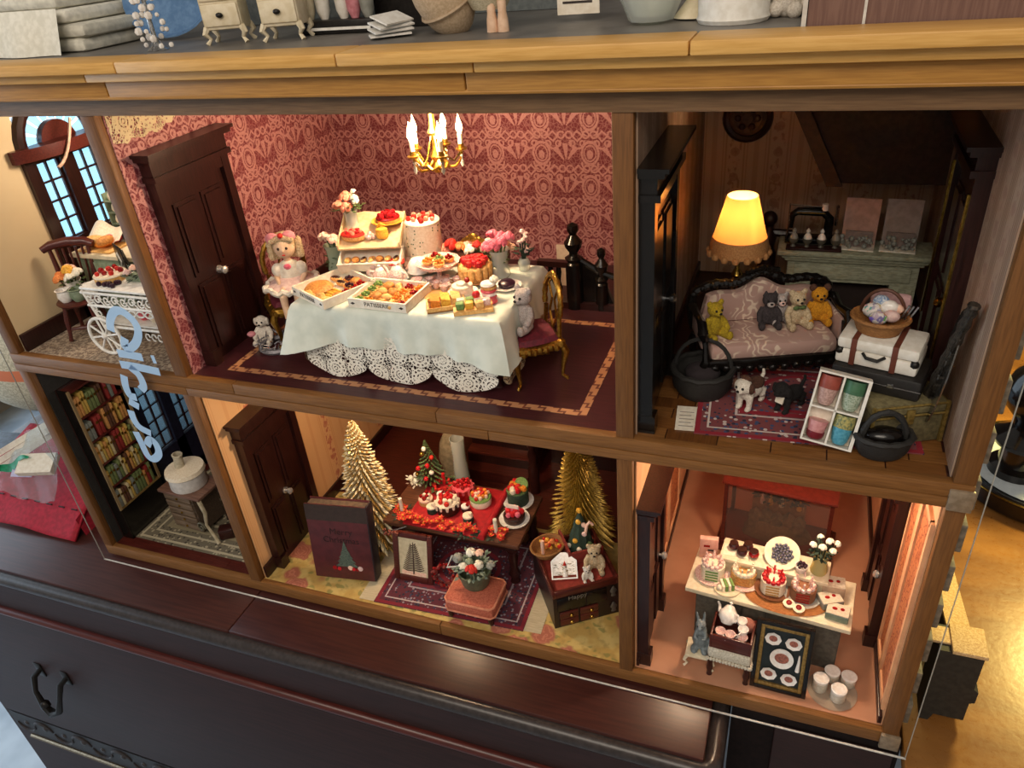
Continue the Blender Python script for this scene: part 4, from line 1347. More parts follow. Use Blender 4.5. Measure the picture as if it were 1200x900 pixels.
def cloth_sheet():
    """satin cloth: flat top and four hanging sides with folds, corners hanging lower"""
    hx, hy, drop = 10.3, 6.0, 3.6
    N = 120
    rim = []
    per_ = 2 * (2 * hx + 2 * hy)
    for i in range(N):
        s_ = per_ * i / N
        if s_ < 2 * hx: p = (-hx + s_, -hy, 0, -1)
        elif s_ < 2 * hx + 2 * hy: p = (hx, -hy + s_ - 2 * hx, 1, 0)
        elif s_ < 4 * hx + 2 * hy: p = (hx - (s_ - 2 * hx - 2 * hy), hy, 0, 1)
        else: p = (-hx, hy - (s_ - 4 * hx - 2 * hy), -1, 0)
        rim.append(p + (s_,))
    vs, fs = [(0, 0, 0)], []
    K = 12
    for i, (x, y, nx, ny, s_) in enumerate(rim):
        cd = min(math.hypot(abs(x) - hx, abs(y) - hy), 3.0) / 3.0           # 0 at a corner
        cn = 1 - cd
        dx, dy = nx, ny
        if cn > 0:
            v = Vector((x / hx * cn + nx * cd, y / hy * cn + ny * cd))
            v.normalize()
            dx, dy = v.x, v.y
        fold = .22 * sin(s_ * 1.15) + .16 * sin(s_ * 2.3 + 1) + .1 * sin(s_ * .5)
        for k in range(K + 1):
            if k < 4:
                q = (1, .985, .97, .94)[3 - k] if False else (.90 + .1 * k / 3)
                z = 0 if k < 3 else -.12
                vs.append((x * q, y * q, z + .03 * sin(x * 1.2) * sin(y)))
            else:
                t = (k - 3) / (K - 3)
                o_ = .18 + t * (.25 + fold * (.5 + t)) + cn * t * 1.5
                ln_ = drop * (1 + .30 * cn + .03 * sin(s_ * .8))
                vs.append((x + dx * o_, y + dy * o_, -.12 - ln_ * t))
    W_ = K + 1
    for i in range(N):
        j = (i + 1) % N
        fs.append((0, 1 + i * W_, 1 + j * W_))
        for k in range(K):
            fs.append((1 + i * W_ + k, 1 + i * W_ + k + 1, 1 + j * W_ + k + 1, 1 + j * W_ + k))
    return G().add(vs, fs)


tc = thing('tablecloth', 'pale satin tablecloth with a deep white lace hem draped over the dining table', 'tablecloth', (-21.5, 9.6, ZT))
obj('satin', cloth_sheet(), satin, tc)


def lace_fn(u, v):
    x = -9.8 + 19.6 * u
    sc_ = abs(sin(u * pi * 3.0))
    return (x, -6.05 + .12 * sin(u * 30) * v - .1 * v, -2.6 - v * (3.2 + 1.5 * sc_ ** .6))


obj('lace_hem', G().sheet(lace_fn, 90, 10), lace_front, tc)
obj('lace_hem', G().sheet(lambda u, v: (10.2 + .2 * sin(u * 20) * v, -6 + 12 * u, -2.6 - v * (3.2 + 1.3 * abs(sin(u * pi * 2)) ** .6)), 40, 8), lace_wall, tc)
obj('lace_hem', G().sheet(lambda u, v: (-10.2 - .2 * sin(u * 20) * v, -6 + 12 * u, -2.6 - v * (3.2 + 1.3 * abs(sin(u * pi * 2)) ** .6)), 40, 8), lace_wall, tc)
ZI = ZT + .05


def bakery_tray(label, loc, rz, w, d, txt=True, h=.85):
    t = thing('pastry_tray', label, 'tray', loc, rz, 'white pastry trays on the satin tablecloth')
    obj('tray_base', G().box(-w, w, -d, d, 0, .12), paperwhite, t)
    fr_ = obj('tray_side', G().box(-w, w, -d, -d + .2, .12, h), paperwhite, t)
    obj('tray_side', G().box(-w, w, d - .2, d, .12, h), paperwhite, t)
    obj('tray_side', G().box(-w, -w + .2, -d + .2, d - .2, .12, h), paperwhite, t)
    obj('tray_side', G().box(w - .2, w, -d + .2, d - .2, .12, h), paperwhite, t)
    if txt:
        words('PATISSERIE', .54, ink, t, (0, -d - .015, h * .52), (pi / 2, 0, 0))
        g = G()
        for sx in (-1, 1):
            g.prism([(sx * w * .84 + a * .25, h * .5 + b * .14) for a, b in ((-1, 0), (0, .9), (1, 0), (0, -.9))], -d - .02, -d, 'y')
        obj('printed_leaf', g, ink, t)
    return t


def at2(loc, rz, x, y, z=0.0):
    return (loc[0] + x * cos(rz) - y * sin(rz), loc[1] + x * sin(rz) + y * cos(rz), loc[2] + z)


la, ra = (-28.8, 6.6, ZI), 0.62
# left tray lies at a slant: corners run to the left, front, right and back
bakery_tray('left white pastry tray lying askew on the satin cloth with a big round loaf', la, -0.46, 2.75, 2.9)
ra = -0.46
lb, rb_ = (-22.6, 6.0, ZI), -0.04
bakery_tray('right white lettered pastry tray full of red fruit tarts and buns', lb, rb_, 2.95, 2.35)

bun_g = lambda a, b, c: G().sph((0, 0, c * .8), a, b, c, 12)
protos = {}


def pastry(kind, loc, rz, label, group, s_=1.0):
    if kind not in protos:
        if kind == 'loaf': parts = [('crust', G().lathe([(0, 0), (1.25, .05), (1.4, .3), (1.1, .62), (.5, .78), (0, .8)], (0, 0, 0), 20), bread)]
        elif kind == 'bun': parts = [('crust', G().sph((0, 0, .32), .55, .5, .36, 12), bread)]
        elif kind == 'palebun': parts = [('crust', G().sph((0, 0, .3), .6, .4, .32, 12), bread2)]
        elif kind == 'twist': parts = [('crust', G().tube([(-.75, .1, .22), (-.4, -.15, .28), (0, .12, .32), (.4, -.12, .28), (.75, .1, .22)], [.14, .26, .3, .26, .14], 8), bread2)]
        elif kind == 'tart': parts = [('crust', G().lathe([(0, 0), (.4, 0), (.58, .34), (.5, .36), (.38, .2), (0, .2)], (0, 0, 0), 14), bread), ('filling', berries(G(), (0, 0, .28), .4, 6, .17), jamred)]
        elif kind == 'orangetart': parts = [('crust', G().lathe([(0, 0), (.4, 0), (.58, .34), (.5, .36), (.38, .2), (0, .2)], (0, 0, 0), 14), bread2), ('filling', berries(G(), (0, 0, .28), .4, 6, .17), orangefruit)]
        elif kind == 'greentart': parts = [('crust', G().lathe([(0, 0), (.4, 0), (.58, .34), (.5, .36), (.38, .2), (0, .2)], (0, 0, 0), 14), bread2), ('filling', berries(G(), (0, 0, .28), .4, 6, .17), greencream)]
        elif kind == 'darktart': parts = [('crust', G().lathe([(0, 0), (.4, 0), (.58, .34), (.5, .36), (.38, .2), (0, .2)], (0, 0, 0), 14), bread), ('filling', berries(G(), (0, 0, .28), .4, 6, .17), darkberry)]
        elif kind == 'grissini': parts = [('crust', G().tube([(-.9, 0, .14), (0, .05, .18), (.9, 0, .14)], [.1, .15, .1], 7), cheese)]
        elif kind == 'eclair': parts = [('crust', G().sph((0, 0, .26), .7, .32, .28, 12), bread2), ('icing', G().sph((0, 0, .4), .58, .25, .2, 10), chocolate)]
        t = thing('pastry', label, 'pastry', loc, rz, group)
        for n, g, m in parts: obj(n, g, m, t)
        if s_ != 1: t.scale = (s_,) * 3
        protos[kind] = t
        return t
    return dup(protos[kind], loc, rz, label, group, s_)


NAMES = {'loaf': 'big round golden loaf', 'bun': 'small golden bun', 'palebun': 'pale oval bun', 'twist': 'twisted pale pastry', 'tart': 'tart topped with red berries', 'orangetart': 'tart topped with orange fruit',
         'greentart': 'tart topped with green cream', 'darktart': 'tart topped with dark berries', 'grissini': 'thin yellow pastry stick', 'eclair': 'chocolate topped eclair'}


NTH = 'first second third fourth fifth sixth seventh eighth ninth tenth eleventh twelfth thirteenth fourteenth fifteenth sixteenth seventeenth eighteenth nineteenth twentieth'.split()


def fill(loc, rz, items, where, group):
    for n, (kind, x, y, a) in enumerate(sorted(items, key=lambda i: i[1] * cos(rz) - i[2] * sin(rz))):
        pastry(kind, at2(loc, rz, x, y, .14), rz + a, NAMES[kind] + ', ' + NTH[n] + ' from left in the ' + where, group)


fill(la, ra, [('loaf', -1.1, -1.0, 0), ('eclair', -1.6, 1.2, .4), ('darktart', -.4, 1.9, 0), ('bun', .6, 2.0, 0), ('eclair', -.2, .9, .2), ('tart', 1.5, 1.9, 0), ('tart', 2.0, 1.0, 0), ('darktart', 1.0, 1.0, 0),
              ('grissini', .6, -.2, .2), ('grissini', .9, -.55, .25), ('grissini', .7, -.9, .15), ('grissini', 1.1, -1.3, .3), ('twist', .8, -1.9, .1), ('twist', -.7, -2.3, .1), ('tart', 2.1, -.1, 0), ('bun', 2.1, -1.0, 0), ('palebun', 1.9, -2.1, 1.0)],
     'left slanted pastry tray', 'pastries in the left tray')
fr_items = []
kinds = ['bun', 'orangetart', 'bun', 'twist', 'tart', 'orangetart', 'bun', 'palebun', 'orangetart', 'bun', 'tart', 'palebun', 'bun', 'orangetart']
for r in range(4):
    for c in range(5):
        k = kinds[(r * 5 + c) % len(kinds)]
        if c == 0: k = 'greentart'
        if c == 4: k = ('tart', 'orangetart')[r % 2]
        fr_items.append((k, -2.2 + c * 1.1, -1.7 + r * 1.12, random.uniform(0, 3)))
for n, (kind, x, y, a) in enumerate(fr_items):
    pastry(kind, at2(lb, rb_, x, y, .14), a, NAMES[kind] + ', ' + NTH[n % 5] + ' from left in ' + ('front', 'second', 'third', 'back')[n // 5] + ' row of lettered tray', 'pastries in the right tray')

# sloping two tier display with cakes on its shelf
rd = 0.26
ld = (-27.5, 12.6, ZI)
dp = thing('display_stand', 'sloping wooden two tier bakery display lettered PATISSERIE at back left of table', 'display stand', ld, rd)
obj('upper_shelf', G().at((0, 0, 3.3), rx=0.42).box(-3.1, 3.1, -1.9, 2.4, 0, .2).prism([(-3.1, 2.4), (-2.6, 2.9), (-1.2, 3.2), (0, 3.0), (1.2, 3.2), (2.6, 2.9), (3.1, 2.4)], 0, .2, 'z').box(-3.1, -2.95, -1.9, 2.4, .2, .7).box(2.95, 3.1, -1.9, 2.4, .2, .7), PM('display_wood', '#e2c49b', '#d2b186', 0.6), dp)
lw = obj('lower_shelf', G().at((0, -1.1, 1.3), rx=0.42).box(-3.1, 3.1, -1.5, 1.2, 0, .15).box(-3.1, 3.1, -1.6, -1.45, 0, 1.0).box(-3.1, -2.95, -1.5, 1.2, .15, .9).box(2.95, 3.1, -1.5, 1.2, .15, .9), paperwhite, dp)
obj('stand_leg', G().box(-2.9, -2.6, -.2, 2.2, 0, 3.3), paperwhite, dp)
obj('stand_leg', G().box(2.6, 2.9, -.2, 2.2, 0, 3.3), paperwhite, dp)
words('PATISSERIE', .66, ink, dp, (0, -2.64, 1.22), (pi / 2 + .42 - .02, 0, 0))


def on_tier(x, y, z):                                            # a point on the sloping upper shelf
    p = Vector((x, y * cos(.42) - z * sin(.42), 3.3 + y * sin(.42) + z * cos(.42)))
    return at2(ld, rd, p.x, p.y, p.z)


def low_tier(x, y, z):
    p = Vector((x, -1.1 + y * cos(.42) - z * sin(.42), 1.3 + y * sin(.42) + z * cos(.42)))
    return at2(ld, rd, p.x, p.y, p.z)


for k in range(7):
    pastry(('palebun', 'bun', 'eclair', 'twist', 'bun', 'palebun', 'eclair')[k], low_tier(-2.4 + k * .8, -.5, .16), rd + 1.4, NAMES[('palebun', 'bun', 'eclair', 'twist', 'bun', 'palebun', 'eclair')[k]] + ', ' + NTH[k] + ' from left on the lower tier of bakery display', 'pastries on the display tier', .8)
c1 = cake('fruit_cake', 'oblong cake topped with orange red glaze at left on the bakery display', on_tier(-1.7, -.6, .22), 1.05, .55, sponge, rosered, [rosepeach, strawberry], 12, .18)
c1.scale = (1.15, .8, 1)
cake('berry_tart', 'round tart heaped with dark red berries at top right of bakery display', on_tier(1.5, 1.4, .22), 1.15, .5, bread, jamred, [jamred, strawberry], 16, .22, cheese)
g = G().lathe([(0, 0), (.5, 0), (.62, .3), (.55, .9), (.2, 1.05), (0, 1.05)], (0, 0, 0), 14).tube([(-.45, 0, .95), (-.1, 0, 1.45), (.45, 0, 1.25)], .09, 6)
single('pear_tartlet', g, cheese, 'small yellow pear shaped sweet with a stalk on bakery display', 'sweet', on_tier(1.2, -.6, .22), 0)
g = G()
for k in range(4): g.sph((.35 * cos(k * 1.6), .3 * sin(k * 1.6), .22), .26, n=8)
g.sph((0, 0, .5), .25, n=8)
single('meringue_pile', g, porcelain_pk, 'little heap of pale pink meringues in the middle of bakery display', 'meringue', on_tier(0, -.7, .22))
posy('rose_vase', 'glass jar of peach roses and cream blossoms standing high behind the bakery display', (-29.9, 13.2, ZI + 3.4), [(r * .8, z * .8) for r, z in JAR], glass,
     [(-.7, -.6, 2.9, .62, rosepeach), (.1, -.7, 2.8, .6, rosepeach), (-.2, .1, 3.6, .66, rosepeach), (.75, 0, 3.5, .4, whiteflower), (1.1, -.4, 3.3, .36, whiteflower), (.4, .5, 3.9, .3, whiteflower)], lz=2.0, lr=1.2, nleaf=34)
posy('tulip_vase', 'green glass jar with two pink tulips left of the bakery display', (-31.3, 11.2, ZI), [(r * .95, z) for r, z in JAR], greenglass, [(-.5, -.3, 3.7, .62, rosepale), (.55, -.4, 3.6, .6, rosepale)], lz=.6, lr=.55)

# cakes and tea things along the middle of the table
t = cake('tall_cake', 'tall cream cake sprinkled with green and crowned with red berries', (-22.4, 13.6, ZI), 1.65, 4.6, ivory, ivory, [rosered, rosepeach], 14, .26, porcelain_pk)
g = G()
for k in range(60):
    a, z = random.uniform(0, 6.28), random.uniform(.6, 4.5)
    g.sph((1.66 * cos(a), 1.66 * sin(a), z), .07, n=5)
obj('sprinkles', g, leafgreen, t, kind='stuff')
g = G()
for k in range(12):
    a = 2 * pi * k / 12
    g.sph((2.1 * cos(a), 2.1 * sin(a), .45), .4, n=8)
obj('rosette_ring', g, rosepale, t, kind='stuff')
single('cake_dome', G().lathe([(0, 0), (1.0, 0), (1.15, .15), (1.0, .4), (.95, .9), (.6, 1.35), (0, 1.5)], (0, 0, 0), 20), porcelain, 'smooth pale domed cake in front of the tall cream cake', 'cake', (-22.2, 11.2, ZI + .45))
sd_ = thing('cake_stand', 'footed glass cake stand piled with fruit tarts at centre of table', 'cake stand', (-19.9, 10.9, ZI))
obj('stand_dish', G().lathe([(0, 0), (1.0, 0), (.9, .15), (.25, .3), (.22, 1.0), (.5, 1.15), (1.9, 1.5), (2.1, 1.85), (2.0, 1.85), (1.75, 1.6), (0, 1.4)], (0, 0, 0), 26, wob=lambda a, z: 1 + .03 * cos(12 * a)), porcelain_pk, sd_)
for k, (x, y, kind) in enumerate(((-.8, -.5, 'orangetart'), (.5, -.8, 'orangetart'), (.9, .5, 'tart'), (-.6, .8, 'tart'), (0.1, .1, 'greentart'))):
    pastry(kind, (-19.9 + x, 10.9 + y, ZI + 1.62), k, NAMES[kind] + ' at ' + ('front left', 'front right', 'back right', 'back left', 'the middle')[k] + ' of the footed cake stand', 'tarts on the cake stand')
lg = (-17.4, 15.0, ZI)
fb = thing('flower_basket', 'long low brown basket brimming with peach, white and orange roses behind the cakes', 'flower basket', lg, 0.1)
obj('basket_side', G().box(-3.6, 2.8, -.8, .9, 0, 1.3, 0, .2), PM('brown_basket', '#6e4a32', '#523524', .8, 5, 0, (1, 1, 5), .6), fb)
for k in range(16):
    x = -3.4 + k * .42
    rose((rosepale, orangeflower, rosepeach, whiteflower, rosered)[(k * 3) % 5] if k > 4 else (rosepeach, orangeflower, rosered)[k % 3], random.uniform(.48, .68), fb, (x, -.35 + .6 * (k % 2), 1.75 + .4 * ((k * 7) % 3) * .6), (random.uniform(-.5, .5), random.uniform(-.5, .5), k))
obj('leaves', foliage_g(40, 1.0, .6, .7), leafgreen, fb, (1.2, 0, 1.2), kind='stuff')
posy('pink_rose_vase', 'clear glass vase holding a bunch of bright pink roses at the right end', (-14.3, 12.4, ZI), JAR, glass,
     [(-.9, -.5, 3.3, .62, rosepink), (0, -.6, 3.5, .62, rosepink), (.3, .2, 4.0, .6, rosepink), (-.5, .3, 4.1, .6, rosepink), (1.1, .1, 4.1, .55, rosepink), (.7, -.5, 3.8, .5, rosepink)], lz=1.0, lr=.6)
posy('pink_spray', 'faint lilac spray of tiny flowers behind the pink rose vase', (-12.6, 14.2, ZI), [(.5, 0), (.6, .8), (.4, 1.2), (.35, 1.2), (.5, .7), (0, .1)], glass,
     [(.3 * cos(k), .3 * sin(k), 2 + .22 * k, .26, dollpink) for k in range(9)], leaf=darkleaf, lz=1.4, lr=.5)
t = cake('strawberry_charlotte', 'sponge finger charlotte heaped with glossy strawberries before the pink roses', (-16.4, 11.4, ZI), 1.45, 1.3, sponge, bread2, [strawberry, rosered], 20, .33, wicker, dome=.35)
for k in range(13):
    a = 2 * pi * k / 13
    o = obj('sponge_finger', G().sph((0, 0, .85), .34, .2, .72, 8), bread2, t, (1.48 * cos(a), 1.48 * sin(a), .1), a + pi / 2)
t = cake('white_cream_cake', 'white cream cake with one red cherry and a biscuit on white plate', (-16.3, 8.0, ZI), .95, .8, ivory, ivory, [jamred], 1, .24, porcelain, dome=.5)
obj('biscuit', G().tube([(.1, .2, .9), (-.1, .35, 2.0)], .15, 6), bread2, t)
obj('cream_peak', G().lathe([(.55, .9), (.5, 1.2), (0, 1.4)], (0, 0, 0), 12), ivory, t)
mc = thing('macaron_stack', 'stacked pink and cream macarons with white flower beside the cream cake', 'macaron', (-13.7, 7.8, ZI))
for k, m in enumerate((pinkicing, porcelain, pinkicing, sponge, porcelain)):
    obj('macaron_shell', G().lathe([(0, 0), (.6, 0), (.72, .12), (.6, .28), (0, .3)], (.06 * (k % 2), 0, k * .3), 16), m, mc)
rose(whiteflower, .4, mc, (.5, .3, 1.8))
single('macaron', G().lathe([(0, 0), (.6, 0), (.72, .12), (.6, .28), (0, .3)], (0, 0, 0), 16), pinkicing, 'single rosy macaron lying in front of macaron stack', 'macaron', (-13.3, 6.9, ZI))
pp = single('saucer', plate_g(1.35), porcelain, 'white saucer holding a dark purple jelly at right edge of table', 'saucer', (-12.9, 10.2, ZI))
single('jelly', G().lathe([(0, 0), (.75, 0), (.8, .3), (.6, .5), (0, .55)], (0, 0, 0), 16), darkberry, 'dark purple round jelly on the white saucer', 'jelly', (-12.9, 10.2, ZI + .12))
single('chocolate_horn', G().tube([(-.3, 0, .2), (0, .1, .8), (.25, .1, 1.3)], [.34, .26, .08], 8), chocolate, 'little dark chocolate cone next to the purple jelly', 'chocolate', (-14.0, 9.6, ZI))


def teapot(label, loc, s_=1.0, rz=0, cat='teapot', group='flowered tea things on the table', m=None, spout=True, lid=True):
    m = m or porcelain_pk
    t = thing(cat, label, cat, loc, rz, group)
    obj('pot_body', G().lathe([(0, 0), (.5, 0), (.55, .1), (.85, .55), (.8, 1.0), (.5, 1.35), (.42, 1.4), (0, 1.4)] if lid else [(0, 0), (.4, 0), (.62, .5), (.7, 1.0), (.62, 1.0), (.5, .5), (0, .15)], (0, 0, 0), 18), m, t)
    if lid: obj('lid', G().lathe([(.5, 1.38), (.35, 1.6), (.1, 1.68), (.08, 1.78), (.2, 1.9), (0, 2.02)], (0, 0, 0), 14), porcelain, t)
    if spout: obj('spout', G().tube([(.7, 0, .5), (1.15, 0, .7), (1.3, 0, 1.15), (1.6, 0, 1.35)], [.24, .18, .12, .1], 8), m, t)
    a = -1
    obj('handle', G().tube([(a * .6, 0, 1.15 if lid else .8), (a * 1.15, 0, 1.2 if lid else .85), (a * 1.3, 0, .8 if lid else .55), (a * .75, 0, .4 if lid else .25)], .1, 7), porcelain, t)
    if s_ != 1: t.scale = (s_,) * 3
    return t


teapot('small teapot with curled handle, first from left behind the right tray', (-25.4, 9.4, ZI), .85, .1)
teapot('taller flowered teapot, second from left behind the right tray', (-23.5, 9.3, ZI), 1.05, pi - .3)
teapot('flowered milk jug with a loop handle behind the right tray', (-21.3, 8.9, ZI), .8, pi, 'milk jug', spout=False, lid=False)
g = G().lathe([(0, 0), (.8, 0), (1.15, .8), (1.0, 1.5), (1.35, 2.1), (1.2, 2.1), (.85, 1.5), (0, .4)], (0, 0, 0), 20, wob=lambda a, z: 1 + .06 * cos(6 * a))
rv = thing('ruffled_vase', 'white vase with a wavy coral red rim before the tall cream cake', 'vase', (-24.6, 11.2, ZI))
rv.scale = (.62,) * 3
obj('vase_body', g, porcelain, rv)
obj('rim', G().tube([((1.27 + .08 * cos(6 * a * pi / 15)) * cos(a * pi / 15), (1.27 + .08 * cos(6 * a * pi / 15)) * sin(a * pi / 15), 2.1) for a in range(30)], .2, 6, closed=True), rosered, rv)
for k, (x, y) in enumerate(((-20.4, 9.6), (-19.4, 8.9), (-18.6, 9.4), (-18.3, 8.4), (-19.9, 8.2), (-17.8, 10.2))):
    teapot('tiny pale flowered cup, ' + NTH[(0, 2, 4, 3, 1, 5)[k]] + ' from left of the six before the cake stand', (x, y, ZI), .62, k * 1.3, 'teacup', 'tiny teacups before the cake stand', spout=False, lid=False)
ta = thing('teacup_tray', 'thin amber glass tray under the tiny teacups', 'tray', (-19.2, 9.0, ZI - .03))
obj('tray_plate', G().lathe([(0, 0), (2.3, 0), (2.4, .08), (0, .03)], (0, 0, 0), 30), PM('amber_tray', '#c89a62', '#b58750', .3), ta)
ww = thing('egg_rack', 'white wire rack holding three pink macaron balls under the display stand', 'rack', (-26.6, 10.4, ZI))
obj('rack', G().box(-.9, .9, -.5, .5, 0, .1).box(-.9, .9, .4, .5, .1, .5), whitewire, ww)
for x, z in ((-.4, .45), (.4, .45), (.1, 1.15)):
    single('pink_ball', G().sph((0, 0, 0), .45, n=12), dollpink, ('left lower', 'right lower', 'topmost')[(x > 0) + (x == .1)] + ' pale pink sweet ball on the white wire rack', 'sweet', (-26.6 + x, 10.3, ZI + z), 0, 'pink balls on the wire rack')
# bread board and cheese block at the front right
bb_ = thing('bread_tray', 'shallow wooden tray of yellow and orange cake slices at front of table', 'tray', (-16.9, 5.6, ZI), 0.5)
obj('tray_base', G().box(-1.7, 1.7, -1.2, 1.2, 0, .12), wicker, bb_)
obj('tray_rim', G().box(-1.7, 1.7, -1.2, -1.05, .12, .45).box(-1.7, 1.7, 1.05, 1.2, .12, .45).box(-1.7, -1.55, -1.05, 1.05, .12, .45).box(1.55, 1.7, -1.05, 1.05, .12, .45), bread2, bb_)
for k, (x, m) in enumerate(((-.9, orangefruit), (0, cheese), (.9, bread2))):
    single('cake_slice', G().prism([(-.4, 0), (.4, 0), (.4, .7), (-.4, .9)], -.8, .8, 'y'), m, ('orange', 'yellow', 'pale cream')[k] + ' cake slice lying in the shallow wooden tray', 'cake slice', at2((-16.9, 5.6, ZI), .5, x, 0, .13), .5)
bx_ = thing('sweet_box', 'low box of pale green and cream sweets with a strawberry at front corner', 'box', (-14.2, 5.3, ZI), 0.45)
obj('box_base', G().box(-1.7, 1.7, -.9, .9, 0, .35), bread2, bx_)
for x, y, m in ((-1.1, -.3, greencream), (-.3, -.3, cheese), (-1.0, .5, ivory), (-.2, .5, greencream), (.6, .4, ivory), (.6, -.4, bread2), (1.2, 0, porcelain_pk)):
    obj('sweet', G().box(x - .35, x + .35, y - .33, y + .33, .35, .95, 0, .1), m, bx_)
obj('strawberry', G().sph((.4, .5, 1.15), .36, n=10), strawberry, bx_)


# ---------------------------------------------------------------- gilt chairs
def gilt_chair(label, loc, rz, full=True, group='gilt dining chairs'):
    """balloon back gilt chair; front is -y, seat top 4.3"""
    t = thing('gilt_chair', label, 'chair', loc, rz, group)
    w, dd, h = 2.3, 2.2, 4.1
    obj('seat', G().lathe([(0, h), (2.0, h), (2.25, h + .25), (2.0, h + .75), (0, h + .95)], (0, 0, 0), 4 * 6, sx=1.05, wob=lambda a, z: 1 / max(abs(cos(a)), abs(sin(a))) ** .75), velvet, t)
    g = G()
    for (x0, y0, x1, y1) in ((-w, -dd, w, -dd), (-w, dd, w, dd), (-w, -dd, -w, dd), (w, -dd, w, dd)):
        n = 9
        g.tube([(x0 + (x1 - x0) * k / n, y0 + (y1 - y0) * k / n, h - .1 - .28 * (1 - abs(2 * k / n - 1))) for k in range(n + 1)], [.42 + .08 * (k % 2) for k in range(n + 1)], 7)
    for k in range(9):
        g.sph((-w + 2 * w * k / 8, -dd - .2, h - .2 - .16 * (k % 2)), .38, n=6)
        g.sph((w + .2, -dd + 2 * dd * k / 8, h - .2 - .16 * (k % 2)), .38, n=6)
        g.sph((-w - .2, -dd + 2 * dd * k / 8, h - .2 - .16 * (k % 2)), .38, n=6)
    obj('carved_rail', g, gold, t)
    for x, y in ((-w, -dd), (w, -dd), (-w, dd), (w, dd)):
        sx, sy = (1 if x > 0 else -1), (1 if y > 0 else -1)
        obj('leg', G().tube([(x, y, h), (x + .35 * sx, y + .3 * sy, h - .9), (x + .05 * sx, y + .1 * sy, 1.6), (x, y, .5), (x + .35 * sx, y + .3 * sy, .3), (x + .5 * sx, y + .4 * sy, 0.14)], [.34, .4, .22, .17, .2, .1], 8), gold, t)
    bk_ = []
    for k in range(25):
        a = -.35 + (pi + .7) * k / 24
        bk_.append((2.05 * cos(a), dd + .2 + .25 * sin(a), h + 3.3 + 2.6 * sin(a)))
    obj('back_hoop', G().tube(bk_, [.24 + .07 * (k % 2) for k in range(25)], 8), gold, t)
    obj('back_crest', G().sph((0, dd + .45, h + 6.0), .6, .28, .42, 10).sph((-.6, dd + .45, h + 5.8), .35, .2, .3).sph((.6, dd + .45, h + 5.8), .35, .2, .3), gold, t)
    obj('back_post', G().tube([(-1.9, dd, h), (-1.75, dd + .15, h + 2.3)], .24, 7), gold, t)
    obj('back_post', G().tube([(1.9, dd, h), (1.75, dd + .15, h + 2.3)], .24, 7), gold, t)
    if full:
        g = G()
        for s_ in (-1, 1):
            g.tube([(0, dd + .1, h + .6), (s_ * .9, dd + .2, h + 2), (s_ * .3, dd + .3, h + 3.6), (s_ * 1.1, dd + .35, h + 4.8), (0, dd + .4, h + 5.8)], .13, 6)
        obj('back_splat', g, gold, t)
    return t


gilt_chair('gilt chair with burgundy velvet seat at the right end, white bear on it', (-10.1, 8.0, ZU + .02), -.9, True).scale = (.92,) * 3
gilt_chair('gilt balloon back chair behind the far side of table at right', (-17.9, 17.6, ZU + .02), pi + .0, True)
gilt_chair('gilt balloon back chair behind the display stand, faint in shade', (-26.2, 18.0, ZU + .02), pi, True)
gilt_chair('gilt chair at left end of table with the doll sitting on it', (-37.0, 10.6, ZU + .02), 0.75, True)
plush('white_teddy', 'small white teddy bear sitting on the burgundy velvet chair seat', (-10.5, 8.0, ZU + 4.7), -.45, 4.3, greyfur, None, cat='teddy bear', bow=None)


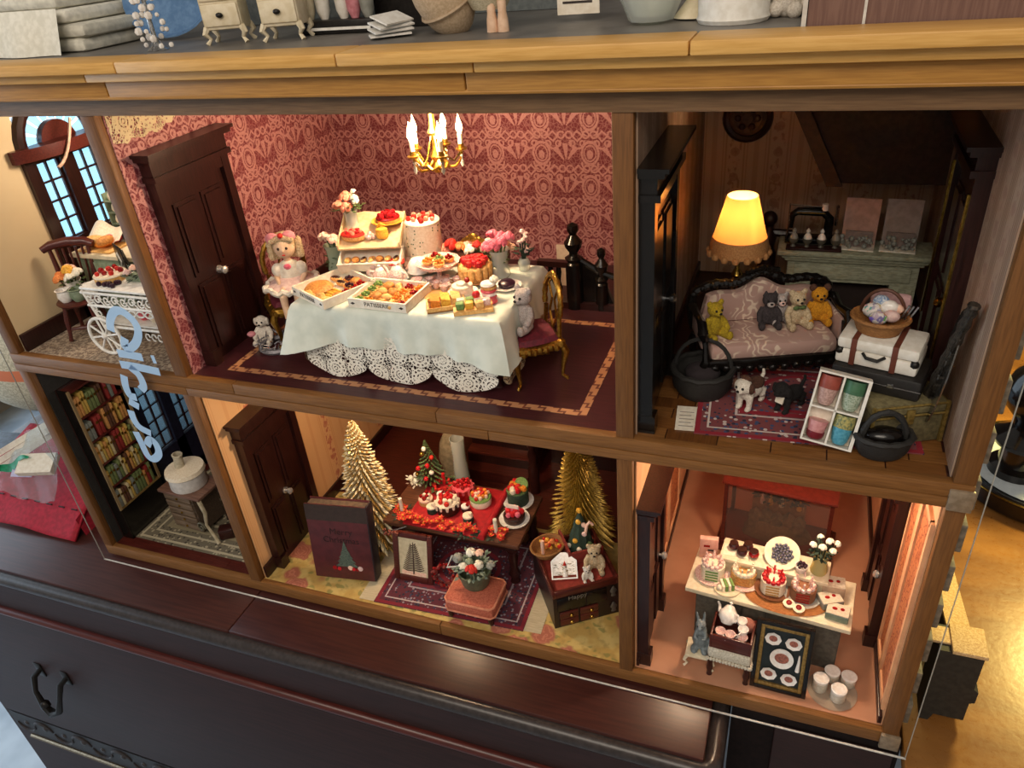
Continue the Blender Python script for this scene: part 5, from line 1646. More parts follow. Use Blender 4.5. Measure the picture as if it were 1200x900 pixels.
# ---------------------------------------------------------------- the doll
def doll(loc, rz):
    t = thing('doll', 'blonde doll in cream blouse and pink skirt sitting at left of table', 'doll', loc, rz)
    g = G()
    g.sph((0, 0, 1.2), .75, .55, 1.2, 12).sph((0, 0, 2.0), .62, .45, .5, 12)
    g.tube([(0, 0, 2.3), (0, 0, 2.8)], [.26, .24], 9)
    g.sph((0, -.02, 3.55), .78, .74, .86, 16)
    g.sph((0, -.74, 3.45), .11, .12, .1, 6)
    for s_ in (-1, 1):
        g.tube([(s_ * .35, -.2, .55), (s_ * .48, -1.5, .75), (s_ * .5, -1.75, .5), (s_ * .5, -1.95, -1.2)], [.38, .32, .3, .22], 10)
        g.tube([(s_ * .6, 0, 2.1), (s_ * 1.0, -.2, 1.4), (s_ * .7, -.9, .95), (s_ * .45, -1.15, .9)], [.24, .21, .17, .13], 9)
        for q in range(4):
            g.tube([(s_ * (.45 - .06 * q), -1.15, .92), (s_ * (.38 - .08 * q), -1.42, .86)], [.06, .04], 5)
        g.tube([(s_ * .5, -1.1, .95), (s_ * .58, -1.28, 1.06)], [.06, .04], 5)
    fuse(obj('body', g, skin, t), .075)
    obj('skirt', G().lathe([(.7, 1.4), (1.0, 1.15), (1.5, .95), (1.9, .8), (1.85, .7), (1.4, .8), (1.0, .9)], (0, -.1, 0), 30, wob=lambda a, z: 1 + .07 * cos(9 * a) * (1.4 - z)), dollpink, t)
    obj('skirt_frill', G().tube([((1.88 + .14 * cos(9 * a * pi / 24)) * cos(a * pi / 24), -.1 + (1.88 + .14 * cos(9 * a * pi / 24)) * sin(a * pi / 24), .78 + .1 * cos(a * 2.2)) for a in range(48)], .2, 6, closed=True), dollwhite, t)
    obj('blouse', G().lathe([(.82, .9), (.86, 1.3), (.74, 1.9), (.62, 2.35), (.35, 2.5)], (0, 0, 0), 18, sy=.8), dollwhite, t)
    for s_ in (-1, 1):
        obj('puff_sleeve', G().sph((s_ * .82, -.05, 1.85), .46, .42, .52, 12), dollwhite, t)
        obj('shoe', G().sph((s_ * .5, -2.12, -1.3), .28, .46, .26, 10), navy, t)
        obj('eye', G().sph((s_ * .28, -.7, 3.62), .1, .05, .11, 8), chocolate, t)
    obj('collar_flower', G().sph((0, -.5, 2.2), .28, .16, .22, 8), rosepink, t)
    obj('mouth', G().sph((0, -.74, 3.15), .13, .04, .05, 8), rosered, t)
    h = G().sph((0, .12, 3.75), .86, .8, .85, 14)
    for k in range(26):
        a = pi * (.0 + k / 25)
        for z in (2.9, 3.3, 3.75):
            h.sph((1.0 * cos(a), .1 + .7 * sin(a) * .6, z + .12 * sin(k * 2)), .3, n=6)
    for k in range(9):
        h.sph((-.7 + k * .175, -.48, 4.15 + .2 * sin(k * pi / 8)), .22, n=6)
    obj('hair', h, blondehair, t)
    obj('hair_bow', G().sph((-.62, -.3, 4.3), .5, .3, .42, 10).sph((.55, -.3, 4.35), .5, .3, .42, 10).sph((0, -.5, 4.4), .2), pinkfab, t)
    obj('hair_rose', G().sph((.05, -.62, 4.55), .2, n=8), rosered, t)
    return t


dl = doll((-36.3, 10.2, ZU + 5.1), 0.45)
dl.scale = (1.4,) * 3
b = plush('white_lop_rabbit', 'white lop eared toy rabbit lying on a grey wreath left of the doll', (-39.9, 8.2, ZU + .05), 0.3, 3.4, whitefur, None, ears='flop', cat='toy rabbit')
obj('ear_lining', G().sph((-1.2, -.5, 1.2), .5, .4, .3, 10), pinkfab, b)
wr = thing('silver_wreath', 'low grey wreath of silvery twigs between the rabbit and the doll chair', 'wreath', (-37.9, 7.4, ZU + .02))
g = G()
for k in range(70):
    a = 2 * pi * k / 70
    q = 1.7 + random.uniform(-.4, .4)
    p = Vector((q * cos(a), q * sin(a), .4 + random.uniform(0, .8)))
    d = Vector((random.uniform(-1, 1), random.uniform(-1, 1), random.uniform(-.2, 1))).normalized() * .7
    g.tube([p, p + d], [.09, .03], 4)
g.tube([(1.7 * cos(a * pi / 12), 1.7 * sin(a * pi / 12), .3) for a in range(24)], .3, 6, closed=True)
obj('twigs', g, PM('silver_twig', '#8f8d92', '#67656b', .5, 6, .4), wr, kind='stuff')

# ---------------------------------------------------------------- chandelier
ch = thing('chandelier', 'gilt crystal chandelier with glowing candle bulbs before the crimson wall', 'chandelier', (-20.4, 14.5, 44.6))
obj('stem', G().lathe([(0, 0), (.35, .1), (.5, .6), (.25, 1.0), (.6, 1.6), (.3, 2.2), (.22, 3.2), (.55, 3.7), (.3, 4.2), (.2, 6), (.45, 6.6), (.2, 7.2), (.15, 8.6), (.7, 8.7), (.8, 8.8)], (0, 0, 0), 14), gold, ch)
obj('crown_ring', G().tube([(1.0 * cos(a * pi / 12), 1.0 * sin(a * pi / 12), .7 + .15 * cos(a * pi / 2)) for a in range(24)], .16, 7, closed=True), gold, ch)
for k in range(5):
    a = 2 * pi * k / 5 + .35
    c_, s_ = cos(a), sin(a)
    arm = obj('arm', G().tube([(r * c_, r * s_, z) for r, z in ((.4, 1.2), (1.0, .5), (1.7, .55), (2.2, 1.1), (2.35, 1.8))], .14, 7).lathe([(.1, 1.8), (.5, 1.95), (.55, 2.1), (.3, 2.1), (.25, 2.5), (.3, 2.5)], (2.35 * c_, 2.35 * s_, 0), 10), gold, ch)
    obj('candle', G().cyl((2.35 * c_, 2.35 * s_, 2.4), .22, 1.0, 10), candlewax, arm)
    obj('bulb', G().lathe([(.12, 0), (.3, .4), (.26, .8), (.1, 1.3), (0, 1.7)], (2.35 * c_, 2.35 * s_, 3.4), 10), flame_m, arm)
    obj('crystal_drop', G().lathe([(0, -1.4), (.2, -1.0), (.12, -.5), (.2, -.3), (.05, 0)], (2.3 * c_, 2.3 * s_, 1.75), 7), glass, arm)
    obj('crystal_chain', G().tube([(2.3 * c_, 2.3 * s_, 1.9), (1.6 * c_, 1.6 * s_, 1.0), (1.0 * c_, 1.0 * s_, 1.4), (.3 * c_, .3 * s_, 3.4)], .09, 5), brass, arm)

# ================================================================ room with the arched window
def windsor(loc, rz):
    t = thing('windsor_chair', 'dark red spindle back chair holding a jar of flowers by the beige wall', 'chair', loc, rz)
    obj('seat', G().lathe([(0, 4.0), (2.1, 4.0), (2.3, 4.25), (2.0, 4.5), (0, 4.4)], (0, 0, 0), 24), redwood, t)
    for x, y in ((-1.5, -1.4), (1.5, -1.4), (-1.3, 1.4), (1.3, 1.4)):
        obj('leg', G().tube([(x * .85, y * .85, 4.0), (x, y, 2.4), (x * 1.1, y * 1.1, 1.0), (x * 1.2, y * 1.2, 0.12)], [.22, .3, .2, .24], 8), redwood, t)
    obj('stretcher', G().tube([(-1.6, -1.4, 1.4), (0, -1.4, 1.4), (1.6, -1.4, 1.4)], [.15, .24, .15], 7), redwood, t)
    obj('stretcher', G().tube([(0, -1.4, 1.4), (0, 1.4, 1.4)], .14, 7), redwood, t)
    for k in range(7):
        x = -1.8 + k * .6
        obj('spindle', G().tube([(x * .85, 1.7, 4.3), (x, 2.1, 6.4), (x * 1.12, 2.5, 9.3)], [.16 if 0 < k < 6 else .26, .11 if 0 < k < 6 else .3, .14 if 0 < k < 6 else .22], 7), redwood, t)
    obj('crest_rail', G().tube([(-2.7, 2.3, 9.4), (-1.8, 2.55, 9.75), (0, 2.7, 9.9), (1.8, 2.55, 9.75), (2.7, 2.3, 9.4)], [.4, .5, .55, .5, .4], 9), redwood, t)
    return t


windsor((-61.9, 5.9, ZU + .02), .52)
CS = ZU + 4.5
posy('flower_jar', 'pale jar of orange and white flowers standing on the windsor chair', (-62.2, 6.2, CS), [(r * .95, z * .7) for r, z in JAR], porcelain,
     [(-.8, -.6, 2.5, .85, orangeflower), (.6, -.7, 2.6, .6, whiteflower), (-.3, .3, 3.1, .75, rosepale), (.9, .2, 2.9, .6, whiteflower), (.2, -.2, 3.3, .6, cheese)], lz=1.4, lr=1.1, nleaf=30)
for x, y, m in ((-62.2, 4.7, porcelain), (-60.9, 5.2, mint), (-60.3, 6.4, porcelain)):
    single('small_pot', G().lathe([(0, 0), (.5, 0), (.8, .6), (.7, 1.2), (.85, 1.4), (.7, 1.4), (.5, .8), (0, .3)], (0, 0, 0), 14), m, {-62.2: 'white round pot at front of the windsor chair seat', -60.9: 'pale green pot right of the white one on windsor chair', -60.3: 'small white pot at the back of the windsor chair seat'}[x], 'pot', (x, y, CS))

ca = thing('flower_cart', 'white wirework flower cart with one big spoked wheel and scrolled sides', 'cart', (-52.2, 4.7, ZU + .14))
zt = 7.2
obj('cart_top', G().box(-4.5, 6, -2.2, 4, zt, zt + .25, 0, .05), whitewire, ca)
obj('cart_shelf', G().box(-3.2, 6, -1.6, 3.4, 3.1, 3.3), whitewire, ca)
for x0, z in ((-4.5, zt - .3), (-4.1, zt - 1.7), (-3.0, 3.2)):
    obj('rail', G().tube([(x0, -2.2, z), (6.2, -2.2, z)], .15, 6), whitewire, ca)
for x, xb in ((-4.2, -2.2), (4.6, 6.2)):
    obj('cart_leg', G().tube([(x, -2.2, zt), (xb, -2.2, .15)], .17, 6), whitewire, ca)
    obj('cart_leg', G().tube([(x, 3.6, zt), (xb, 3.6, .15)], .17, 6), whitewire, ca)
g = G()
for k in range(9):                                       # scrolls between the rails
    x, s_ = -3.6 + k * 1.12, (1 if k % 2 else -1)
    g.tube([(x + .5 * (1 - t / 14) * cos(t * .7), -2.2, zt - 1.0 + s_ * .55 * (1 - t / 14) * sin(t * .7)) for t in range(12)], .09, 5)
    g.tube([(x + .55, -2.2, zt - .4), (x + .2, -2.2, zt - 1.0), (x + .7, -2.2, zt - 1.6)], .07, 5)
for k in range(4):
    x = 1.5 + k * 1.1
    g.tube([(x + .5 * cos(t * .8), -2.2, zt - 2.3 + .5 * (1 - t / 12) * sin(t * .8)) for t in range(9)], .09, 5)
    g.tube([(-3.4 + k * .35 + .3 * cos(t), -2.2, 5.2 - k * .6 + .3 * sin(t)) for t in range(7)], .08, 5)
    g.tube([(2.5 + k * .8 + .3 * cos(t), -2.2, 2.4 + .4 * sin(t)) for t in range(6)], .08, 5)
obj('scrollwork', g, whitewire, ca, kind='stuff')
wh = obj('wheel', G().tube([(2.05 * cos(a * pi / 16), 0, 2.05 * sin(a * pi / 16)) for a in range(32)], .18, 7, closed=True).lathe([(.3, -.2), (.4, 0), (.3, .2)], (0, 0, 0), 10), whitewire, ca, (-3.1, -2.5, 2.15))
for k in range(8):
    a = k * pi / 4 + .2
    o = obj('spoke', G().tube([(.2 * cos(a), 0, .2 * sin(a)), (2.0 * cos(a), 0, 2.0 * sin(a))], .11, 5), whitewire, wh)
CT = ZU + .02 + zt + .27
cake('flan', 'round cream flan with a ruby centre on the left end of white cart', (-54.6, 4.9, CT), 1.6, .8, bread2, ivory, [jamred, rosered], 9, .28, None, dome=.05)
g = G()
for k in range(9): g.sph((random.uniform(-1.2, 1.2), random.uniform(-.6, .6), .3), .3, n=7)
single('grapes', g, darkberry, 'dark plum coloured berries under the flan on white cart', 'berries', (-53.6, 3.4, CT))
fl_ = thing('flower_box', 'leafy box of white and pink blossoms at the right end of white cart', 'flower box', (-50.6, 5.4, CT))
obj('box_side', G().box(-1.8, 1.8, -.7, .7, 0, .6), mint, fl_)
obj('leaves', foliage_g(50, 1.6, .8, .8), darkleaf, fl_, (0, 0, .5), kind='stuff')
for k in range(7): rose((dollpink, whiteflower, rosepale)[k % 3], .4, fl_, (-1.6 + k * .55, -.5 + .5 * (k % 2), 1.1 + .3 * (k % 3)))
for k, (x, y, m, n) in enumerate(((-51.6, 4.6, pinkicing, 'pink'), (-50.0, 4.4, ivory, 'ivory'), (-48.6, 4.8, sponge, 'golden'))):
    single('cupcake', G().lathe([(0, 0), (.4, 0), (.6, .5), (.65, .6), (.45, .95), (.15, 1.25), (0, 1.3)], (0, 0, 0), 12), m, n + ' cupcake on the lower shelf of the white cart', 'cupcake', (x, y, ZU + 3.36))
# table with bread by the window, hutch, blackboard
tw = thing('side_cupboard', 'pale grey green cupboard under the loaves by the arched window', 'cupboard', (-58.4, 12.2, ZU + .02))
tw.scale = (1, 1, 1.2)
obj('cupboard_body', G().box(-5.2, 5, -3.4, 3.4, 0, 6.6), mint, tw)
obj('cupboard_top', G().box(-5.6, 5.3, -3.8, 3.6, 6.6, 7.0, 0, .08), cream, tw)
for x in (-4.8, 0.1):
    d = obj('door', G().box(x, x + 4.6, -3.55, -3.4, .8, 6.2, 0, .08), mint, tw)
    obj('knob', G().sph((x + 2.3, -3.7, 4), .22, n=8), brass, d)
WT = ZU + 8.45
lt_ = thing('bread_board', 'board heaped with baguettes and a cream cloth on the cupboard by window', 'bread board', (-61.0, 10.4, WT))
obj('board', G().box(-2.2, 2.6, -1.5, 1.5, 0, .2, 0, .05), bread2, lt_)
for k in range(4):
    single('bread_roll', G().sph((0, 0, .45), 1.1, .55, .5, 12), (bread, bread2, orangefruit, bread)[k], ('brown', 'pale', 'orange crusted', 'dark golden')[k] + ' bread roll on the board by the window', 'bread', (-61.9 + .8 * k, 10.3 - .5 * (k % 2), WT + .22 + .5 * (k % 2)), .5 * k, 'rolls by the arched window')
obj('cloth_wrap', G().sheet(lambda u, v: (-2.4 + 5 * u, .2 + 2 * v, .5 + 1.5 * v + .4 * sin(u * 8)), 12, 4), ivory, lt_)
single('pink_loaf', G().sph((0, 0, .5), 1.5, .8, .6, 14), pinkicing, 'rosy glazed long loaf behind the bread rolls by the window', 'bread', (-61.2, 11.9, WT + .02), .3)
hu = thing('shelf_rack', 'small sage green shelf rack with scalloped top against the window', 'shelf rack', (-59.6, 13.6, WT))
hu.scale = (.85,) * 3
obj('back_board', G().prism([(-2, 0), (2, 0), (2, 6.2), (1.4, 6.8), (.6, 6.6), (0, 7.1), (-.6, 6.6), (-1.4, 6.8), (-2, 6.2)], .6, .8, 'y'), mint, hu)
for x in (-2, 1.8): obj('side_board', G().box(x, x + .2, -.8, .6, 0, 6.2), mint, hu)
for k in range(4):
    obj('shelf', G().box(-1.8, 1.8, -.8, .6, .6 + k * 1.5, .75 + k * 1.5), mint, hu)
for k in range(8):
    single('little_jar', G().lathe([(0, 0), (.3, 0), (.38, .3), (.3, .7), (.2, .85), (0, .85)], (0, 0, 0), 9), (cream, porcelain, ivory, frost)[k % 4], ('left', 'right')[k % 2] + ' little pale jar on the ' + NTH[k // 2] + ' shelf from bottom of sage rack', 'jar', (-60.5 + (k % 2) * 1.2, 13.4, WT + .66 + (k // 2) * 1.275), 0, 'jars on the sage rack')
bbd = thing('easel_board', 'small black easel board with white scribbles beside the flower cart', 'easel', (-55.2, 7.2, WT - 2.4), -.5)
obj('board', G().box(-1.3, 1.3, 0, .2, 0, 4.2, 0, .1), blackwood, bbd)
obj('scribble', G().tube([(-.8, -.03, 3), (-.2, -.03, 3.4), (.5, -.03, 2.6), (-.4, -.03, 1.6), (.7, -.03, 1.0)], .09, 5), white, bbd)
obj('easel_leg', G().tube([(0, .4, 3.6), (0, 1.6, -6.0)], .15, 6), blackwood, bbd)
obj('easel_leg', G().tube([(-1.1, .1, .2), (-1.2, -.2, -6.0)], .15, 6), blackwood, bbd)
obj('easel_leg', G().tube([(1.1, .1, .2), (1.2, -.2, -6.0)], .15, 6), blackwood, bbd)

# ================================================================ study with the bookcase
bc = thing('bookcase', 'tall dark bookcase with five shelves of books on the study wall', 'bookcase', (XL + .02, 1.7, 0.06))
obj('back_panel', G().box(0, .2, 0, 7.0, 0, 22.4), dkwood, bc)
SHELF = [5.0, 8.4, 11.8, 15.2, 18.6]
for y in (0, 6.8):
    obj('side_panel', G().box(.2, 1.75, y, y + .2, 0, 22.4), blackwood, bc)
    obj('front_edge', G().box(1.75, 1.9, y - .05, y + .3, 4.8, 22.4), WOOD('book_case_wood', '#9a8058', '#7d6645', 2, .5) if y == 0 else bpy.data.materials['book_case_wood'], bc)
for z in SHELF + [22.2]: obj('shelf', G().box(.2, 1.85, .2, 6.8, z - .25, z), PM('shelf_edge_gold', '#8d6f3e', '#6f562d', .5) if z == 5.0 else redwood, bc)
obj('base_cupboard', G().box(.2, 1.8, .2, 6.8, 0, 4.7), blackwood, bc)
bookcols = [PM('book_' + n, a, None, .6) for n, a in (('tan', '#c98e4e'), ('ochre', '#c3a04c'), ('green', '#6f7a48'), ('cream', '#cbb98c'), ('red', '#8f2a24'), ('brown', '#5f3a26'), ('grey', '#7d8076'))]
BN = ['tan', 'ochre', 'green', 'cream', 'red', 'brown', 'grey']
LV = ['bottom', 'second lowest', 'middle', 'second highest', 'top']
pat = ['6355316222042', '122623150131', '031013544', '6 46010', '0011222 51']
pat = ['63553162220424', '12262315013124', '0310135441012 3', '66 44 0550 100', '001122255 464']
bkme = {}
for lv in range(5):
    yy, nb = .35, -1
    for c in pat[lv]:
        if c == ' ':
            yy += .3
            continue
        i = int(c)
        nb += 1
        w = (.42, .36, .46, .4, .5, .4, .52)[i]
        if yy + w > 6.7: break
        h = 2.25 + ((i * 7 + lv * 3) % 5) * .16
        if (i, lv) not in bkme:
            bkme[(i, lv)] = (mesh('cover', G().box(0, 1.5, 0, w - .05, 0, h, 0, .07), bookcols[i]), mesh('title_band', G().box(1.5, 1.53, .04, w - .1, h * .62, h * .75), gold))
        t = thing('book', BN[i] + ' spined little book, ' + NTH[nb] + ' from left on ' + LV[lv] + ' bookcase shelf', 'book', (XL + .32, 1.7 + yy, .06 + SHELF[lv] + .01), 0, 'books on the ' + LV[lv] + ' study shelf')
        for n, me in zip(('cover', 'title_band'), bkme[(i, lv)]):
            o = bpy.data.objects.new(n, me)
            COL.objects.link(o)
            o.parent = t
        yy += w + .02
# rug, desk with drawers, boxed cake
def rug(name, label, loc, hw, hh, rz, m, fringe=None, side='x'):
    t = thing(name, label, 'rug', loc, rz)
    obj('weave', G().box(-hw, hw, -hh, hh, 0, .1), m, t)
    if fringe:
        for s_ in (-1, 1):
            a, b = sorted((s_ * hw, s_ * (hw + fringe)))
            obj('fringe', G().box(a, b, -hh + .1, hh - .1, 0, .05), PM('rug_fringe', '#cfc0a2', '#b5a687', .95, 3, 0, (.3, 8, 1), .6), t, kind='stuff')
    return t


rug('grey_rug', 'grey and cream patterned rug on the study floor under the desk', (-55.4, 9.4, .06), 9.2, 7.3, 0, m_rug('study_rug', 9.2, 7.3, '#6f6552', [(.5, .16, '#b6a98c'), (1.9, .14, '#b6a98c'), (3.0, .3, '#8d8064')], [(.35, '#a99c80'), (.7, '#433c31')], 2.4))
dk = thing('writing_desk', 'worn wooden desk of drawers with curved legs under the white cake box', 'desk', (-57.2, 6.0, .2), -.06)
obj('desk_top', G().box(-3.2, 3.6, -1.7, 2.8, 6.3, 6.7, 0, .08), WOOD('desk_top', '#7d5a4a', '#5f4236', 0, .5), dk)
obj('carcass', G().box(-2.9, 1.8, -1.2, 2.6, .5, 6.3), WOOD('desk_body', '#5d4b3c', '#45362a', 0, .6), dk)
for k in range(5):
    d = obj('drawer', G().box(-2.7, 1.6, -1.45, -1.2, .8 + k * 1.1, 1.7 + k * 1.1, 0, .08), WOOD('desk_drawer', '#77634f', '#574637', 0, .5) if k == 0 else bpy.data.materials['desk_drawer'], dk)
    obj('knob', G().sph((-.5, -1.5, 1.25 + k * 1.1), .16, n=7), brass, d)
obj('leg', G().tube([(3.3, -1.4, 6.3), (3.9, -1.6, 4.6), (3.2, -1.5, 2.4), (4.2, -1.7, .9), (4.8, -1.9, .1)], [.3, .26, .2, .22, .26], 7), PM('cream_leg', '#b7a98c', '#9c8e72', .6), dk)
obj('leg', G().tube([(2.6, 2.2, 6.3), (2.9, 2.3, 3), (2.7, 2.2, .1)], [.3, .2, .25], 7), dkwood, dk)
obj('scroll_stretcher', G().tube([(2.0 + .7 * cos(t * .6) * (1 - t / 16), -1.4, 1.6 + .9 * sin(t * .6) * (1 - t / 16)) for t in range(14)], .16, 6), PM('tarnished', '#6d6756', '#55503f', .5, 4, .3), dk)
single('small_chest', G().box(-.9, .9, -.7, .7, 0, 1.5, 0, .15), dkwood_h, 'little dark wooden chest on the rug right of the desk', 'chest', (-52.4, 5.4, .2), .5)
cb = thing('cake_box', 'round white hat box cake with a rolled paper scroll on top', 'cake', (-57.0, 6.6, 6.92))
obj('box_side', G().lathe([(0, 0), (2.2, 0), (2.3, .2), (2.2, 2.2), (0, 2.3)], (0, 0, 0), 30), PM('pale_paper', '#d8d3cd', '#c5c0ba', .6), cb)
obj('box_lid', G().lathe([(2.36, 1.9), (2.45, 2.0), (2.35, 2.5), (1.0, 2.62), (0, 2.65)], (0, 0, 0), 30), ivory, cb)
obj('scroll', G().at((-.6, 0, 2.6), ry=.15).lathe([(.6, 0), (.55, 1.4), (.65, 1.9), (.5, 1.95), (.45, .1)], (0, 0, 0), 12), PM('scroll_paper', '#cfc5ae', '#b5ab94', .7), cb)

# ================================================================ parlour with the sofa
rug('parlour_rug', 'red and navy oriental rug with pale fringe on the parlour parquet', (13.0, 9.2, ZU + .03), 8.2, 6.9, .07, m_rug('parlour_rug', 8.2, 6.9, '#7c3f42', [(.22, .2, '#8f1f2e'), (1.0, .08, '#d3c2b8'), (3.1, .1, '#c9b7b3'), (3.6, .25, '#8f1f2e')], [(.18, '#2c2c40'), (.5, '#cbbab4'), (.78, '#3f4a6d')], 2.6), None)
tg = thing('paper_tag', 'white paper tag with faint writing at the left corner of the parlour rug', 'tag', (4.4, 3.7, ZU + .05), .1)
obj('tag_sheet', G().box(-.8, .9, -1.7, 1.7, 0, .06), paperwhite, tg)
g = G()
for k in range(5): g.box(-.55, .6 - .2 * (k % 2), -1.2 + k * .5, -1.12 + k * .5, .06, .07)
obj('writing', g, PM('pale_ink', '#8a8078', None, .7), tg)

sf = thing('sofa', 'carved black sofa upholstered in rose brocade carrying five plush animals', 'sofa', (9.6, 12.2, ZU + .12), .35)
W2 = 5.7
obj('seat', G().box(-W2 + .5, W2 - .5, -2.6, 2.2, 2.9, 4.3, 0, .45), brocade, sf)
crest = []
for k in range(31):
    u = -1 + k / 15
    crest.append((u * W2, 8.3 - 1.7 * abs(u) ** 1.3 + .25 * cos(u * 9) + .5 * math.exp(-((abs(u) - .95) / .2) ** 2)))
pad = [(-W2 + .6, 4.2)] + [(x * .93, z - .75) for x, z in crest[2:-2]] + [(W2 - .6, 4.2)]
obj('backrest', G().prism(pad, 2.1, 2.9, 'y'), brocade, sf)
g = G()
g.tube([(-W2 + .1, 2.6, 3.5), (-W2 - .15, 2.6, 5.5)] + [(x, 2.6, z) for x, z in crest] + [(W2 + .15, 2.6, 5.5), (W2 - .1, 2.6, 3.5)], [.34 + .09 * (k % 2) for k in range(35)], 8)
for k in range(0, 31, 2): g.sph((crest[k][0], 2.35, crest[k][1]), .36, .3, .32, 7)
for k in range(7): g.sph((-1.2 + k * .4, 2.3, crest[15][1] + .3 - .1 * abs(k - 3)), .32, n=7)
obj('back_frame', g, blackwood, sf)
for s_ in (-1, 1):
    g = G().tube([(s_ * (W2 + .1), 2.6, 5.7), (s_ * (W2 + .25), 1.4, 6.2), (s_ * (W2 + .1), -.5, 6.0), (s_ * (W2 + .2), -2.0, 6.2), (s_ * (W2 + .25), -2.6, 5.6), (s_ * (W2), -2.3, 4.9)], [.34, .38, .3, .4, .45, .3], 8)
    g.tube([(s_ * (W2), -2.0, 5.6), (s_ * (W2 - .1), -2.4, 4.2), (s_ * (W2 - .2), -2.5, 3.0)], [.3, .24, .36], 8)
    obj('armrest', g, blackwood, sf)
    obj('arm_pad', G().box(min(s_ * (W2 - .25), s_ * (W2 + .1)), max(s_ * (W2 - .25), s_ * (W2 + .1)), -1.6, 2.2, 3.6, 5.6, 0, .15), brocade, sf)
g = G().box(-W2 + .2, W2 - .2, -2.75, -2.3, 2.2, 3.0, 0, .1)
for k in range(11): g.sph((-4.8 + k * .96, -2.75, 2.3 - .25 * (1 - abs(k - 5) / 5)), .42, .25, .36, 7)
obj('carved_apron', g, blackwood, sf)
for x, y in ((-W2 + .3, -2.4), (W2 - .3, -2.4), (-W2 + .3, 2.4), (W2 - .3, 2.4)):
    s_ = 1 if x > 0 else -1
    obj('leg', G().tube([(x, y, 3), (x + .35 * s_, y, 2.2), (x, y, 1.0), (x - .05 * s_, y, .4), (x + .35 * s_, y - .15, .32)], [.42, .45, .26, .2, .3], 8), blackwood, sf)
SS = ZU + .12 + 4.32
def onsofa(x, y): return (9.6 + x * cos(.35) - y * sin(.35), 12.2 + x * sin(.35) + y * cos(.35), SS)
for n, lab, x, y, rz, s_, fur, mz, kw in (('teddy', 'yellow green long haired bear slumped in left corner of sofa', -4.6, -.6, .7, 3.5, yellowfur, None, {}),
        ('toy_cat', 'charcoal toy cat with pink grey muzzle in the middle of the sofa', .3, .7, .25, 3.3, darkgreyfur, greyfur, dict(ears='cat', cat='toy cat')),
        ('teddy', 'small grey pink bear peeping between the toy cat and the cream bear', 1.35, 1.15, .35, 2.9, greyfur, dollpink, {}),
        ('teddy', 'cream grey bear with a green ribbon at right centre of sofa', 2.45, .3, .45, 3.5, creamfur, None, dict(bow=leafgreen)),
        ('teddy', 'golden bear with dark brown ears in right corner of the sofa', 4.4, .75, .2, 3.5, goldfur, None, {})):
    p = plush(n, lab, onsofa(x, y), rz, s_, fur, mz, **kw)
    if 'dark brown ears' in lab:
        for sx in (-1, 1): obj('ear', G().sph((sx * .56, -.05, 3.08), .32, .24, .34, 9), brownfur, p)
plush('toy_dog', 'brown and white toy dog with red collar standing on the rug', (9.0, 6.6, ZU + .15), -.45, 3.7, whitefur, None, pose='stand', ears='flop', cat='toy dog')
dg = bpy.data.objects['toy_dog']
obj('collar', G().tube([(.62 * cos(a * pi / 8), -.62 + .55 * sin(a * pi / 8), 1.85 + .3 * -sin(a * pi / 8)) for a in range(16)], .13, 6, closed=True), strawberry, dg)
obj('saddle_patch', G().sph((0, .75, 1.75), .66, 1.05, .52, 12).sph((-.72, -1.05, 2.35), .24, .34, .5, 9).sph((.72, -1.05, 2.35), .24, .34, .5, 9).sph((0, -.75, 2.95), .5, .35, .25, 9), brownfur, dg)
p = plush('toy_dog', 'black toy dog with white tag standing on rug before the sofa', (12.0, 6.8, ZU + .15), -.6, 3.5, blackfur, None, pose='stand', ears='flop', cat='toy dog')
obj('tag', G().at((0, -1.15, 1.35), rx=-.3).box(-.35, .35, -.05, .05, -.3, .3), paperwhite, p)
obj('wheel_stay', G().tube([(-.9, 1.2, .05), (-.9, 1.4, .6), (-.5, 1.4, 1.2)], .06, 5), silver, p)

bk_ = thing('dark_basket', 'round dark wicker basket with a hoop handle left of the sofa', 'basket', (5.0, 8.2, ZU + .05))
obj('basket_side', G().lathe([(0, .1), (1.9, 0), (2.4, .8), (2.5, 2.2), (2.35, 2.3), (2.2, 1.0), (1.7, .4), (0, .3)], (0, 0, 0), 26, wob=lambda a, z: 1 + .025 * cos(26 * a)), darkwicker, bk_)
obj('basket_rim', G().tube([(2.45 * cos(a * pi / 12), 2.45 * sin(a * pi / 12), 2.25 + .1 * (a % 2)) for a in range(24)], .26, 7, closed=True), darkwicker, bk_)
obj('handle', G().tube([(2.3 * cos(a * pi / 12), .2, 2.2 + 2.7 * sin(a * pi / 12)) for a in range(13)], .18, 7), darkwicker, bk_)
single('dark_bundle', G().sph((0, 0, 0), 1.5, 1.3, .8, 12), PM('dark_cloth', '#2c2326', None, .9), 'dark cloth bundle inside the left wicker basket', 'cloth', (5.0, 8.2, ZU + 1.9))

